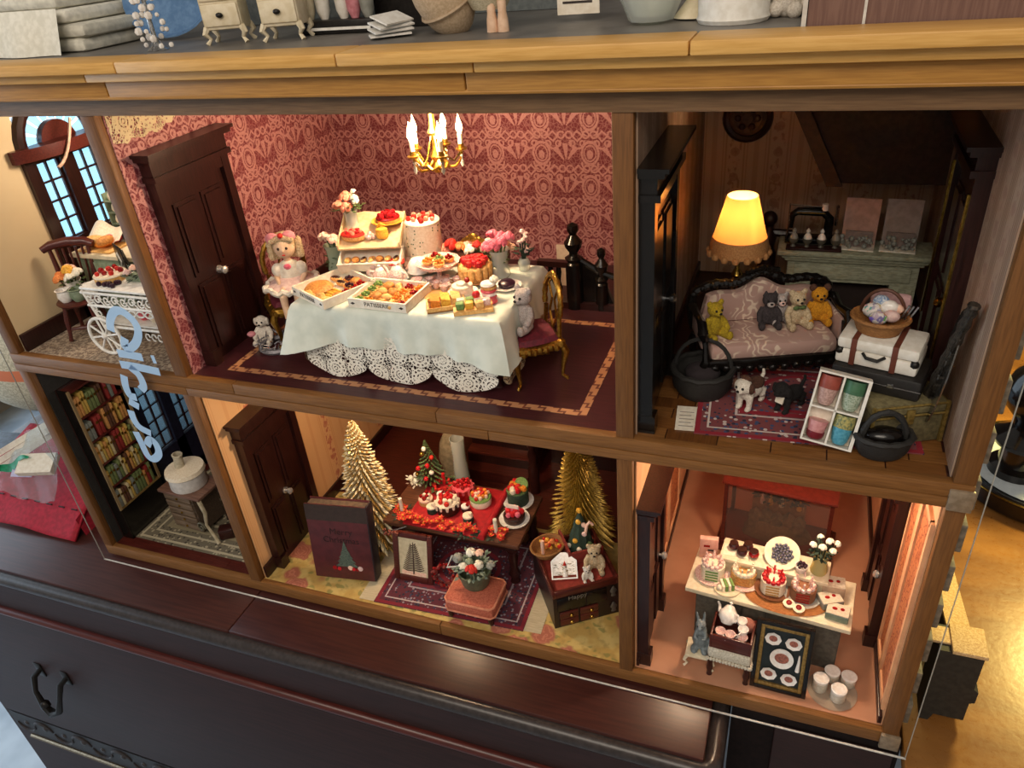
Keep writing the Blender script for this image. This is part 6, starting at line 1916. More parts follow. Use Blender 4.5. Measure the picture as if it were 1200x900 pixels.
# lamp behind the sofa
lm = thing('floor_lamp', 'glowing orange table lamp with a scalloped lace edged shade behind the sofa', 'lamp', (6.5, 17.2, ZU + .02))
obj('lamp_base', G().lathe([(0, 0), (1.4, 0), (1.3, .3), (.5, .7), (.3, 2), (.55, 2.6), (.25, 3.4), (.3, 6.5), (.5, 7), (.22, 7.6), (.2, 11)], (0, 0, 0), 16), brass, lm)
obj('lamp_shade', G().lathe([(2.45, 9.9), (2.2, 10.8), (1.28, 14.2), (1.25, 14.2), (2.12, 10.8), (2.38, 9.9)], (0, 0, 0), 36), shade_m, lm)
obj('lace_edge', G().lathe([(2.5, 9.2), (2.52, 9.8), (2.32, 10.6), (2.28, 10.6), (2.46, 9.8), (2.44, 9.2)], (0, 0, 0), 48, wob=lambda a, z: 1 + (.02 * cos(12 * a) if z < 9.6 else 0)), PM('tan_lace', '#c08a55', '#a87240', .8, 8), lm)
g = G()
for k in range(16):
    a = 2 * pi * k / 16
    g.sph((2.5 * cos(a), 2.5 * sin(a), 9.2), .34, n=7)
obj('scallops', g, bpy.data.materials['tan_lace'], lm, kind='stuff')
obj('bulb', G().sph((0, 0, 12), .4, n=10), EMIT('warm_bulb', '#ffc06a', 12), lm)

# mantelpiece and the things on it
mp = thing('mantelpiece', 'pale sage green distressed fireplace mantel behind the sofa', 'mantelpiece', (16.2, 24.2, ZU + .02))
obj('mantel_shelf', G().box(-6.6, 6.6, -2.0, 2.0, 6.9, 7.35, 0, .1), sagepaint, mp)
obj('shelf_moulding', G().box(-6.2, 6.2, -1.7, 1.9, 6.5, 6.9, 0, .15), sagepaint, mp)
obj('shelf_moulding', G().box(-5.9, 5.9, -1.45, 1.9, 6.2, 6.5, 0, .1), sagepaint, mp)
obj('frieze', G().box(-5.6, 5.6, -1.1, 1.9, 4.2, 6.2), sagepaint, mp)
obj('frieze_panel', G().box(-5.0, 5.0, -1.25, -1.1, 4.5, 5.9, 0, .1), sagepaint, mp)
for s_ in (-1, 1):
    obj('jamb', G().box(min(s_ * 3.4, s_ * 5.6), max(s_ * 3.4, s_ * 5.6), -1.1, 1.9, 0, 4.2), sagepaint, mp)
    for x in (3.7, 4.8): obj('jamb_panel', G().box(min(s_ * x, s_ * (x + .55)), max(s_ * x, s_ * (x + .55)), -1.3, -1.1, .6, 3.9, 0, .08), sagepaint, mp)
obj('firebox', G().box(-3.4, 3.4, .6, 1.9, 0, 4.2), PM('soot', '#2b1d18', None, .9), mp)
MZ = ZU + 7.4
sw = thing('sewing_machine', 'black antique sewing machine with a silver wheel at left end of mantel', 'sewing machine', (12.2, 24.9, MZ + .02))
obj('machine_bed', G().box(-2.1, 2.2, -.8, .8, 0, .5, 0, .1), blackwood, sw)
obj('machine_arm', G().tube([(1.6, 0, .4), (1.6, 0, 2.3), (1.0, 0, 2.9), (-1.2, 0, 2.9), (-1.7, 0, 2.5), (-1.7, 0, 1.3)], [.45, .4, .42, .36, .34, .2], 9), blackwood, sw)
obj('gilt_line', G().box(-1.3, 1.2, -.44, -.4, 2.85, 2.95), brass, sw)
obj('top_bar', G().tube([(-2.0, -.2, 3.6), (1.3, -.2, 3.4)], .07, 5), silver, sw)
obj('needle_bar', G().tube([(-1.9, -.2, .5), (-1.95, -.2, 3.7)], .09, 6), silver, sw)
obj('hand_wheel', G().at((2.2, 0, 2.6), ry=pi / 2).lathe([(.9, -.12), (1.0, 0), (.9, .12), (.7, .12), (.7, -.12), (.9, -.12)], (0, 0, 0), 18), silver, sw)
obj('spool', G().cyl((1.1, -.1, 3.1), .28, .6, 9), porcelain, sw)
t4 = thing('cup_tray', 'dark narrow tray carrying four tiny egg cup ornaments on mantel', 'tray', (12.7, 23.0, MZ + .02))
obj('tray_base', G().box(-2.4, 2.4, -.6, .6, 0, .2, 0, .05), dkwood_h, t4)
for k in range(4):
    c_ = thing('egg_cup', ('first', 'second', 'third', 'fourth')[k] + ' tiny cup ornament from left on dark tray, ' + ('dull beige top', 'bright white top', 'white flowered top', 'plain grey top')[k], 'ornament', (10.9 + k * 1.2, 23.0, MZ + .24), 0, 'egg cup ornaments on the mantel')
    obj('cup', G().lathe([(.25, 0), (.15, .2), (.42, .5), (.45, .8), (0, .8)], (0, 0, 0), 12), PM('dull_cup', '#5f584a', None, .5) if k == 0 else bpy.data.materials['dull_cup'], c_)
    obj('figure', G().lathe([(.38, .8), (.3, 1.1), (.14, 1.3), (.2, 1.5), (.05, 1.75)], (0, 0, 0), 10), (frost, white, porcelain, PM('grey_orn', '#8b8578', None, .6))[k], c_)
for k, (x, lab, tint) in enumerate(((16.4, 'left pop up flower card with pinkish panel standing on mantel', '#b99587'), (19.8, 'right pop up flower card with grey mauve panel on mantel', '#a3928a'))):
    pc = thing('popup_card', lab, 'card', (x, 23.9, MZ + .02), -.1)
    obj('card_back', G().at((0, .6, 0), rx=-.1).box(-1.45, 1.45, 0, .12, 0, 4.3), PM('card_' + str(k), tint, None, .7), pc)
    obj('card_base', G().box(-1.5, 1.45, -.9, .6, 0, .12), paperwhite, pc)
    g = G()
    for q in range(26):
        g.sph((random.uniform(-1.4, 1.3), random.uniform(-.9, -.2), random.uniform(.2, 1.2)), random.uniform(.12, .26), n=6)
    obj('paper_flowers', g, frost, pc, kind='stuff')
    obj('gate', G().box(-1.1, 1.2, -.1, 0, .1, 1.6).box(-1.1, 1.2, -.16, -.1, 1.45, 1.6), PM('card_gate', '#8d7a72', None, .8) if k == 0 else bpy.data.materials['card_gate'], pc)
nb_ = thing('newel_figure', 'dark turned newel post with a ball top between the lamp and mantel', 'newel post', (8.5, 26.5, ZU + .02))
obj('post', G().lathe([(.9, 0), (.9, 5.5), (.6, 6), (.8, 7), (.45, 7.6), (.4, 8.2)], (0, 0, 0), 12), dkwood, nb_)
obj('ball', G().sph((0, 0, 8.9), .75, n=12), dkwood, nb_)
obj('handrail', G().tube([(0, .3, 7.4), (2.6, .6, 7.2)], .4, 7), dkwood, nb_)
wc = thing('wall_clock', 'round dark carved wooden medallion high on the striped back wall', 'wall medallion', (5.2, D - .15, 45.0))
obj('medallion_rim', G().tube([(2.1 * cos(a * pi / 14), 0, 2.1 * sin(a * pi / 14)) for a in range(28)], .38, 8, closed=True), dkwood, wc)
obj('medallion_face', G().at((0, .1, 0), rx=pi / 2).lathe([(0, .4), (.5, .5), (.9, .2), (1.4, .35), (1.9, .1)], (0, 0, 0), 24), PM('umber_carving', '#5b4032', '#452e23', .6), wc)
for k in range(6): obj('carved_leaf', G().sph((.95 * cos(k * pi / 3), -.25, .95 * sin(k * pi / 3)), .36, .2, .36, 8), dkwood_h, wc)

# luggage pile at the right
tk = thing('trunk', 'old olive trunk with brass edges at the bottom of the luggage pile', 'trunk', (19.2, 6.2, ZU + .15), .42)
obj('trunk_body', G().box(-2.6, 2.6, -2.6, 3.2, 0, 2.6, 0, .1), PM('olive_canvas', '#6d6444', '#544c33', .8, 3), tk)
obj('trunk_lid', G().box(-2.7, 2.7, -2.7, 3.3, 2.65, 3.5, 0, .15), PM('olive_lid', '#7d7350', '#61583b', .8, 3), tk)
g = G()
for x in (-2.7, 2.7):
    for y in (-2.7, 3.3): g.box(x - .12, x + .12, y - .12, y + .12, 0, 3.52)
for z in (2.55, 3.4): g.tube([(-2.7, -2.72, z), (2.7, -2.72, z), (2.72, 3.3, z)], .11, 5)
obj('brass_edging', g, PM('old_brass', '#9a8246', '#77622f', .5, 4, .5), tk)
obj('clasp', G().box(-.3, .3, -2.9, -2.7, 1.9, 3.1, 0, .06), bpy.data.materials['old_brass'], tk)
bs = thing('black_suitcase', 'black leather suitcase in the middle of luggage pile', 'suitcase', (18.2, 6.6, ZU + 3.68), .35 - .62)
obj('case_body', G().box(-3.1, 3.1, -1.9, 2.1, 0, 1.7, 0, .25), PM('black_leather', '#23201f', '#191716', .5, 5), bs)
obj('latch', G().box(-1.3, -.9, -2.0, -1.9, .8, 1.1), silver, bs)
obj('latch', G().box(.9, 1.3, -2.0, -1.9, .8, 1.1), silver, bs)
obj('strap_edge', G().tube([(-3.1, -1.92, .85), (3.1, -1.92, .85), (3.12, 2.1, .85)], .07, 5), iron, bs)
ws_ = thing('white_suitcase', 'white suitcase with brown straps and black handle on top of luggage', 'suitcase', (18.0, 6.9, ZU + 5.42), -.27)
obj('case_body', G().box(-2.8, 2.8, -1.7, 1.8, 0, 1.15, 0, .2), white, ws_)
obj('case_lid', G().box(-2.8, 2.8, -1.7, 1.8, 1.18, 2.1, 0, .25), white, ws_)
for x in (-1.6, 1.2): obj('strap', G().box(x - .2, x + .2, -1.78, 1.85, -.02, 2.16, 0, .05), PM('brown_strap', '#6b3524', None, .6) if x < 0 else bpy.data.materials['brown_strap'], ws_)
obj('handle', G().tube([(-.9, -1.7, 1.1), (-.6, -2.1, 1.0), (.2, -2.15, .95), (.6, -1.7, 1.1)], .13, 6), iron, ws_)
for x in (-2.55, 2.55): obj('corner_cap', G().sph((x, -1.5, .95), .34, .32, .34, 8), iron, ws_)
pb = thing('picnic_basket', 'small brown picnic basket packed with printed cloth and silver forks', 'basket', (17.6, 7.4, ZU + 7.58), -.2)
obj('basket_side', G().lathe([(0, .1), (1.3, 0), (1.7, 1.1), (1.6, 1.15), (1.1, .2), (0, .2)], (0, 0, 0), 22, sx=1.15), wicker, pb)
obj('basket_rim', G().tube([(1.95 * cos(a * pi / 12), 1.68 * sin(a * pi / 12), 1.1) for a in range(24)], .17, 6, closed=True), wicker, pb)
obj('lid_hoop', G().tube([(-1.5 * cos(a * pi / 12), .8, .9 + 2.0 * sin(a * pi / 12)) for a in range(13)], .13, 6), PM('dark_hoop', '#5b3422', None, .6), pb)
prt, pb2 = newmat('printed_cloth', .7)
x, y, z = coords()
cc = voro(vec(x, y, z), 1.8, 'F1', 'Color')
plug(pb2.inputs['Base Color'], mixc(smooth(noise(vec(x, y, z), 3.0, 1.0), .45, .55), C('#d9cfc8'), mixc(0.5, cc, C('#7d5f63'))))
for x, y, z, r, m in ((-.6, .2, 1.4, .75, prt), (.4, .5, 1.7, .7, porcelain), (.7, -.1, 1.3, .6, dollpink), (-.1, -.5, 1.2, .65, prt), (-.2, .7, 2.0, .6, PM('blue_print', '#5f7fa8', '#c9cdd2', .7, 7)), (.9, .6, 1.6, .5, rosepale)):
    obj('cloth_bundle', G().sph((x, y, z), r, r * .7, r * .8, 9), m, pb)
for k in range(3): obj('fork', G().tube([(1.3 + .25 * k, .3, 1.0), (1.7 + .3 * k, .4, 2.1)], .08, 5), silver, pb)
single('cushion', G().box(-1.4, 1.4, -.4, .4, 0, 2.2, 0, .35), PM('pink_cushion', '#c9a2a0', '#b58c8d', .85, 3), 'pink and blue cushion propped behind the picnic basket', 'cushion', (18.3, 9.3, ZU + 7.58), -.2)
fb2 = thing('red_flower_box', 'dark red box with cream roses between sofa and luggage', 'flower box', (16.9, 13.8, ZU + .13), .3)
obj('box_side', G().box(-1.3, 1.3, -1, 1, 0, 4.2, 0, .1), PM('oxblood', '#5d211c', '#4a1814', .7), fb2)
for x, y, m in ((-.6, -.6, whiteflower), (.5, -.4, rosepale), (0, .5, rosepeach)): rose(m, .8, fb2, (x, y, 4.6))
# box of four cups tilted on the luggage
cx = thing('cup_gift_box', 'white compartment box of four decorated cups leaning against the luggage', 'gift box', (14.9, 2.6, ZU + .3), 0, None, (-.36, .12, -.1))
cx.scale = (.92,) * 3
obj('box_back', G().box(-1.95, 1.95, .0, .15, 0, 5.9), paperwhite, cx)
for a, b, c, d in ((-1.95, -1.8, 0, 5.9), (1.75, 2.0, 0, 5.9), (-.08, .08, .15, 5.75)): obj('box_side', G().box(a, b, -1.2, 0, c, d), white, cx)
for z in (0, 2.85, 5.75): obj('box_divider', G().box(-1.8, 1.75, -1.2, 0, z, z + .15), white, cx)
cupm = [(PM('cup_rose', '#c9a59a', '#a8837a', .4, 6), PM('cup_red_band', '#9c4738', None, .4)), (PM('cup_lattice', '#b9c2ae', '#7d8f76', .4, 8), PM('cup_green', '#3f6a4a', None, .4)), (PM('cup_pink', '#d79a98', '#c47f80', .4, 3), PM('cup_maroon', '#7a1c28', None, .4)), (PM('cup_blue', '#5fa6bb', '#3f8ca5', .4, 5), PM('cup_olive', '#b5a863', '#5d6b4a', .4, 6))]
for k, (x, z) in enumerate(((-.95, 3.05), (.92, 3.05), (-.95, .2), (.92, .2))):
    n = ('rose patterned cup with a red band, upper left', 'green lattice cups stacked, upper right', 'pink cup above a maroon saucer, lower left', 'sky blue and olive cup, lower right')[k]
    c_ = obj('cup', G().lathe([(.45, 0), (.62, .3), (.78, 1.5), (0, 1.5)], (x, -.62, z + .1), 16), cupm[k][0], cx, label=n)
    obj('cup_band', G().lathe([(.8, 1.4), (.82, 1.9), (.78, 2.45), (.7, 2.45), (0, 2.3)] if k != 2 else [(.5, -.05), (.66, .1), (.72, .55), (0, .6)], (x, -.62, z + .1), 16), cupm[k][1], c_)
bb2 = thing('black_basket', 'black wicker basket with raised handle at the front of luggage', 'basket', (18.7, 2.4, ZU + .14), .2)
obj('basket_side', G().lathe([(0, .05), (1.5, 0), (1.8, .5), (2.0, 1.6), (1.8, 1.6), (1.5, .5), (0, .3)], (0, 0, 0), 30, sy=.75, wob=lambda a, z: 1 + .03 * cos(30 * a)), darkwicker, bb2)
obj('basket_rim', G().tube([(1.95 * cos(a * pi / 12), 1.45 * sin(a * pi / 12), 1.6) for a in range(24)], [.2 + .08 * (a % 2) for a in range(24)], 6, closed=True), darkwicker, bb2)
obj('handle', G().tube([(-1.5 * cos(a * pi / 10), 0, 1.3 + 2.2 * sin(a * pi / 10)) for a in range(11)], [.2 + .06 * (a % 2) for a in range(11)], 7), darkwicker, bb2)
obj('dark_filling', G().sph((0, 0, 1.5), 1.4, .9, .7, 10), blackwood, bb2)
mr = thing('ornate_mirror', 'tall ornate black openwork frame leaning against the right parlour wall', 'mirror', (21.2, 2.2, ZU + .35), 0, None, (0, .09, 0))
g = G()
mpts = [(0, .3 + 2.0 * cos(a * pi / 20) * 1.0 + 2.0, 6.2 - 6.0 * sin(a * pi / 20 + pi / 2) * .98) for a in range(40)]
g.tube(mpts, [.3 + .12 * (k % 2) for k in range(40)], 7, closed=True)
for k in range(26):
    p = mpts[int(k * 40 / 26)]
    c0, c1 = (p[1] - 2.3) * .8 + 2.3, (p[2] - 6.2) * .85 + 6.2
    g.tube([(0, c0 + .5 * cos(t), c1 + .5 * sin(t)) for t in range(6)], .13, 5)
obj('frame', g, PM('aged_pewter', '#4f483f', '#2d2823', .45, 5, .5), mr)
obj('mirror_glass', G().prism([(2.3 + 1.5 * cos(a * pi / 12), 6.2 + 4.6 * sin(a * pi / 12)) for a in range(24)], .1, .2, 'x'), PM('dim_mirror', '#8d8880', None, .1, 2, .9), mr)

# ================================================================ Christmas room
rug('prayer_rug', 'dark plum oriental rug with cream fringed ends under the Christmas table', (-20.3, 8.6, .03), 8.8, 7.4, .04, m_rug('christmas_rug', 8.8, 7.4, '#5a2530', [(.25, .2, '#7d1f2b'), (1.0, .08, '#b9a7a6'), (3.0, .1, '#9d8f94'), (3.5, .22, '#6d2430')], [(.22, '#2b2735'), (.55, '#8d8089'), (.8, '#3b3d55')], 3.0), 1.9)


def bottle_tree(label, loc, h, r, mat, n, tip, stand):
    t = thing('christmas_tree', label, 'Christmas tree', loc, 0)
    obj('trunk', G().lathe([(r * .28, 0), (r * .28, .3), (.16, .4), (.1, h * .98)], (0, 0, 0), 10), stand, t)
    for part in range(4):
        g = G()
        for k in range(part, n, 4):
            f = (k + .5) / n
            z = h * (.17 + .81 * f)
            q = r * (1 - f) ** .75 * random.uniform(.82, 1.08) + .2
            a = k * 2.399963
            d = Vector((cos(a), sin(a), -.42 + .65 * f))
            p0 = Vector((cos(a) * .08, sin(a) * .08, z))
            p1 = p0 + d * q
            w = (.135 if n < 1000 else .11) * random.uniform(.8, 1.25)
            m_ = p0 + d * q * .86
            s_ = Vector((-sin(a), cos(a), 0)) * w
            u_ = Vector((0, 0, w * .9))
            o_ = len(g.v)
            g.add([p0, m_ + s_, m_ + u_, m_ - s_, m_ - u_, p1], [(0, 1, 2), (0, 2, 3), (0, 3, 4), (0, 4, 1), (5, 2, 1), (5, 3, 2), (5, 4, 3), (5, 1, 4)])
        obj('branches', g, mat if part % 2 else tip, t, kind='stuff')
    return t


bottle_tree('gold bristle Christmas tree with snowy tips behind the red storybook', (-32.4, 9.0, .03), 18.8, 3.9, goldtinsel, 980, PM('snowy_tip', '#f0e4c6', '#d8c595', .5, 6, .1), dkwood)
bottle_tree('dense yellow gold bristle Christmas tree behind the open wooden chest', (-8.6, 15.4, .03), 17.0, 4.0, goldtinsel2, 1100, goldtinsel2, dkwood)

sb_ = thing('storybook_box', 'large dark red book shaped box reading Merry Christmas with a tree print', 'book', (-33.5, 3.4, .42), .22, None, (-.16, .0, .14))
sb_.scale = (.93,) * 3
obj('front_cover', G().box(-4.0, 4.0, -.8, -.55, 0, 10.6, 0, .08), PM('wine_cover', '#5a2226', '#4a1b1f', .45, 1), sb_)
obj('back_cover', G().box(-4.0, 4.0, .75, 1.0, 0, 10.6, 0, .08), bpy.data.materials['wine_cover'], sb_)
obj('spine', G().box(3.8, 4.1, -.8, 1.0, 0, 10.6, 0, .1), PM('dark_spine', '#241a22', None, .5), sb_)
obj('pages', G().box(-3.8, 3.8, -.55, .75, .1, 10.4), PM('old_pages', '#6d5a48', '#57473a', .8), sb_)
obj('top_band', G().box(-4.0, 4.0, -.83, -.8, 8.4, 10.6), PM('umber_band', '#3a2a24', None, .6), sb_)
dkred = PM('dark_red_print', '#2b0d10', None, .6)
words('Merry', 1.2, dkred, sb_, (0.3, -.83, 6.9), (pi / 2, 0, 0))
words('Christmas', 1.15, dkred, sb_, (0.2, -.83, 5.7), (pi / 2, 0, 0))
g = G()
for k in range(5):
    w, z = 1.55 - k * .3, 1.9 + k * .62
    g.prism([(.5 - w, z), (.5 + w, z), (.5, z + 1.3)], -.84 - .005 * k, -.8, 'y')
obj('tree_print', g, PM('tree_print', '#39463f', '#5d6a5c', .7, 9), sb_)
for x, z, r, m in ((-1.2, 1.6, .3, jamred), (-.6, 1.5, .26, strawberry), (.9, 1.75, .34, rosepale), (1.3, 1.6, .25, strawberry), (2.2, 1.75, .34, dollpink), (1.8, 1.55, .22, jamred)):
    obj('gift_print', G().prism([(x + r * cos(a), z + r * sin(a)) for a in [q * pi / 5 for q in range(10)]], -.85, -.8, 'y'), m, sb_)

# table with the red cloth and its cakes
TT = 6.5
xt = thing('christmas_table', 'dark wooden table holding the red cloth and Christmas cakes', 'table', (-21.4, 11.3, .14))
obj('tabletop', G().box(-8.4, 8.2, -4.2, 4.4, 5.8, 6.35, 0, .1), WOOD('table_walnut', '#6d4430', '#4d2d1f', 0, .4), xt)
obj('apron', G().box(-7.6, 7.4, -3.4, 3.6, 4.7, 5.8), dkwood_h, xt)
for x, y in ((-7.2, -3.2), (7.0, -3.2), (-7.2, 3.4), (7.0, 3.4)):
    obj('leg', G().lathe([(.6, 0), (.45, .5), (.7, 1.2), (.4, 2), (.6, 3.6), (.5, 4.2), (.75, 4.8)], (x, y, 0), 10), dkwood_h, xt)
obj('stretcher_shelf', G().box(-7, 6.8, 1.5, 3.0, .9, 1.3), dkwood_h, xt)
rcl = thing('red_cloth', 'bright red cloth folded on the table under the Christmas cakes', 'cloth', (-22.0, 11.2, TT + .01))
obj('cloth_sheet', G().box(-5.2, 4.6, -4.1, 4.1, 0, .16, 0, .06), redcloth, rcl)
obj('cloth_fold', G().tube([(4.5, -4.1, .25), (4.6, 0, .3), (4.5, 4.1, .25)], [.4, .36, .4], 9), redcloth, rcl)
TC = TT + .2
cake('chocolate_drip_cake', 'chocolate cake with white dripping icing and strawberries at centre of red cloth', (-22.9, 10.4, TC), 1.3, 1.5, chocolate, ivory, [strawberry, rosered, ivory], 11, .3, None, ivory)
cake('pink_drip_cake', 'pink topped cake with red glazed centre at back of red cloth', (-22.2, 13.4, TC), 1.2, 1.5, jamred, pinkicing, [jamred, strawberry], 14, .24, None, pinkicing)
cake('crown_cake', 'green and pink cake ringed with piped cream at right of red cloth', (-19.7, 12.6, TC), 1.25, 1.0, ivory, greencream, [rosered, rosepale, orangefruit], 18, .26, None)
cake('peach_bun_cake', 'round peach cream bun cake at left on red cloth', (-26.0, 11.0, TC), .85, .7, sponge, rosepale, [jamred, ivory], 7, .24)
for k, (x, y, n) in enumerate(((-24.6, 9.7, 'left'), (-19.9, 9.3, 'right'))):
    cake('green_cupcake', 'small dark green cupcake with cream peak, ' + n + ' one of the pair on red cloth', (x, y, TC), .6, .9, darkleaf, ivory, [ivory], 1, .3, None, None, 'cupcake', dome=.1)
for k, (x, y, m, n) in enumerate(((-24.6, 12.2, jamred, 'white topped red cupcake at left of the pink cake'), (-20.9, 10.9, chocolate, 'white topped chocolate cupcake right of the drip cake'))):
    cake('cream_cupcake', n, (x, y, TC), .5, .7, m, porcelain, [jamred], 1, .2, None, None, 'cupcake')
gn = thing('berry_wreath', 'low ring of red berries and leaves with a red candle at back left', 'wreath', (-25.0, 14.0, TC))
g = G()
for k in range(40):
    a = k * 2.4
    g.sph((1.35 * cos(a) + random.uniform(-.3, .3), .9 * sin(a) + random.uniform(-.25, .25), .25 + random.uniform(0, .4)), .2, n=6)
obj('berries', g, rosered, gn, kind='stuff')
obj('leaves', foliage_g(40, 1.5, .4, .6), leafgreen, gn, kind='stuff')
obj('candle', G().cyl((-.3, .6, .2), .22, 1.5, 9), strawberry, gn)


def poinsettia(name, label, loc, L, wd, cat, n, candle=None):
    t = thing(name, label, cat, loc)
    g, g2 = G(), G()
    for k in range(n):
        c = Vector((random.uniform(-L, L), random.uniform(-wd, wd), random.uniform(.1, .75)))
        for q in range(6):
            a = q * pi / 3 + k
            d = Vector((cos(a), sin(a), random.uniform(.1, .6))).normalized() * .55
            s_ = Vector((-sin(a), cos(a), 0)) * .17
            g.add([c, c + d * .5 + s_, c + d, c + d * .5 - s_], [(0, 1, 2, 3)], q % 2)
        g2.sph(c + Vector((0, 0, .12)), .13, n=5)
    obj('petals', g, [rosered, PM('poinsettia', '#e0563c', '#c23a26', .7, 6) if not bpy.data.materials.get('poinsettia') else bpy.data.materials['poinsettia']], t, kind='stuff')
    obj('flower_eyes', g2, cheese, t, kind='stuff')
    obj('leaves', foliage_g(max(10, n), max(L, .6), .3, .7), darkleaf, t, kind='stuff') if L < 2 else obj('leaves', foliage_g(40, 1.0, .3, .7), darkleaf, t, (L - .9, -.3, 0), kind='stuff')
    if candle: obj('candle', G().cyl((-.1, .2, .2), .22, 1.9, 9), candlewax, t)
    return t


poinsettia('flower_garland', 'long garland of red and orange flowers along the front of red cloth', (-23.0, 7.7, TC), 4.6, .65, 'garland', 46)
poinsettia('candle_wreath', 'red flower wreath round a white candle at the left table corner', (-28.0, 8.7, TT + .02), 1.0, .8, 'candle wreath', 12, True)
poinsettia('candle_wreath', 'red flower wreath round a white candle at the right table corner', (-16.1, 8.2, TT + .02), 1.0, .8, 'candle wreath', 12, True)
t = cake('wreath_cake', 'tall green cake with mixed berries and melon at back right of table', (-15.6, 14.0, TT + .02), 1.25, 1.9, darkleaf, leafgreen, [rosered, orangefruit, strawberry, ivory], 16, .34, porcelain)
obj('kiwi_slice', G().at((.5, .3, 2.6), rx=1.1).cyl((0, 0, 0), .8, .18, 16), greencream, t)
t = cake('berry_log', 'dark chocolate gateau with red berries and a white sign on a white plate', (-15.0, 11.0, TT + .02), 1.2, .8, chocolate, chocolate, [strawberry, rosepink], 10, .34, porcelain)
obj('sign', G().box(-.9, .6, -.05, .05, 1.7, 2.2), paperwhite, t)
tr = thing('small_christmas_tree', 'little green tree with red and gold baubles at back left of table', 'Christmas tree', (-27.0, 14.6, TT + .02))
obj('pot', G().lathe([(.8, 0), (1.0, .9), (0, .9)], (0, 0, 0), 12), dkwood_h, tr)
g = G()
for k in range(190):
    f = (k + .5) / 190
    a, z = k * 2.4, 1.0 + 5.4 * f
    q = 1.9 * (1 - f) + .1
    p = Vector((q * .55 * cos(a), q * .55 * sin(a), z))
    d = Vector((cos(a), sin(a), -.15)) * q * .5
    s_ = Vector((-sin(a), cos(a), 0)) * .14
    g.add([p, p + d * .6 + s_, p + d, p + d * .6 - s_, p + d * .5 + Vector((0, 0, .15))], [(0, 1, 4), (1, 2, 4), (2, 3, 4), (3, 0, 4)])
obj('branches', g, leafgreen, tr, kind='stuff')
for k, (a, z, q, m) in enumerate(((-1.2, 3.6, 1.15, strawberry), (-2.2, 3.0, 1.4, strawberry), (-1.4, 2.0, 1.6, strawberry), (-.5, 4.4, .9, rosered), (-1.9, 4.9, .75, brass), (-.9, 2.7, 1.4, whiteflower), (-2.5, 1.9, 1.5, brass), (-1.5, 5.6, .55, whiteflower))):
    obj('bauble', G().sph((q * cos(a), q * sin(a), z), .3, n=10), m, tr)
single('white_posy', foliage_g(60, .9, .9, .5).sph((-.4, -.3, .9), .35).sph((.3, -.4, .7), .32).sph((.1, .2, 1.1), .33), whiteflower, 'pale posy of white flowers left of the little green tree', 'flowers', (-29.0, 14.2, TT + .05))
gl = thing('glass_bell', 'clear glass candle shade with a small dark easel at back of table', 'glass shade', (-24.4, 17.6, 3.6))
obj('glass_tube', G().lathe([(.9, 0), (1.0, 2), (.8, 5.5), (.9, 8), (.85, 8), (.75, 5.5), (.95, 2), (.85, .1)], (0, 0, 0), 20), glass, gl)
obj('stand', G().lathe([(1.1, -3.4), (.9, -3.2), (.3, -3), (.3, -.2), (.9, 0)], (0, 0, 0), 12), dkwood_h, gl)
er = thing('figure_stand', 'grey brown turned stand with three legs behind the red cloth', 'stand', (-26.6, 19.5, .04))
obj('figure', G().lathe([(1.4, 4.6), (1.2, 5.5), (1.5, 7), (1.1, 9.4), (.6, 10.4), (0, 10.6)], (0, 0, 0), 14), PM('drab_linen', '#8d7d63', '#74664f', .9), er)
for k in range(3): obj('leg', G().tube([(.5 * cos(k * 2.1), .5 * sin(k * 2.1), 4.8), (1.5 * cos(k * 2.1), 1.5 * sin(k * 2.1), .1)], .22, 7), dkwood_h, er)

# under the table
pf = thing('tree_picture', 'framed picture of a bare dark tree leaning under the table', 'picture', (-25.6, 4.9, .18), 0, None, (-.2, .03, .06))
obj('frame', G().box(-2.4, -1.75, -.3, .2, 0, 6.4, 0, .1).box(1.75, 2.4, -.3, .2, 0, 6.4, 0, .1).box(-1.75, 1.75, -.3, .2, 0, .75, 0, .1).box(-1.75, 1.75, -.3, .2, 5.7, 6.4, 0, .1), redwood, pf)
obj('picture_sheet', G().box(-1.8, 1.8, -.1, 0, .6, 5.8), PM('cream_print', '#d8c9a9', '#c7b896', .7), pf)
g = G().tube([(0, -.13, 1.0), (0, -.13, 5.2)], [.1, .04], 5)
for k in range(30):
    f = k / 30
    s_ = 1 if k % 2 else -1
    L_ = 1.35 * (1 - f * .8)
    g.tube([(0, -.13, 1.4 + 3.6 * f), (s_ * L_ * .6, -.13, 1.35 + 3.6 * f), (s_ * L_, -.13, 1.6 + 3.6 * f)], [.06, .09, .05], 4)
obj('tree_print', g, PM('sepia_print', '#4a352a', None, .7), pf, kind='stuff')
obj('pink_ground', G().box(-1.5, 1.5, -.12, -.1, .75, 1.3), rosepale, pf)
bw = thing('berry_sprig', 'dark sprig of tiny red berries on the picture frame corner', 'sprig', (-27.9, 5.6, 6.0))
g = G()
for k in range(22): g.sph((random.uniform(-1, 1), random.uniform(-.4, .4), random.uniform(0, .8)), .16, n=5)
obj('berries', g, PM('dull_berry', '#8d4a3a', '#6a352a', .6), bw, kind='stuff')
obj('twig', G().tube([(-1, 0, .2), (0, .2, .5), (1.4, 1.2, .6)], .08, 5), dkwood, bw)
wt = thing('red_berry_wreath', 'small upright wreath of dark red berries beside the footstool', 'wreath', (-21.8, 5.2, .16))
g = G()
for k in range(80):
    a = k * 2 * pi / 80
    g.sph((1.2 * cos(a) + random.uniform(-.25, .25), random.uniform(-.3, .3) + .25 * sin(a), 1.6 + 1.3 * sin(a) + random.uniform(-.2, .2)), random.uniform(.12, .22), n=5, mi=k % 2)
obj('berries', g, [jamred, PM('dull_red', '#8a3a33', None, .6)], wt, kind='stuff')
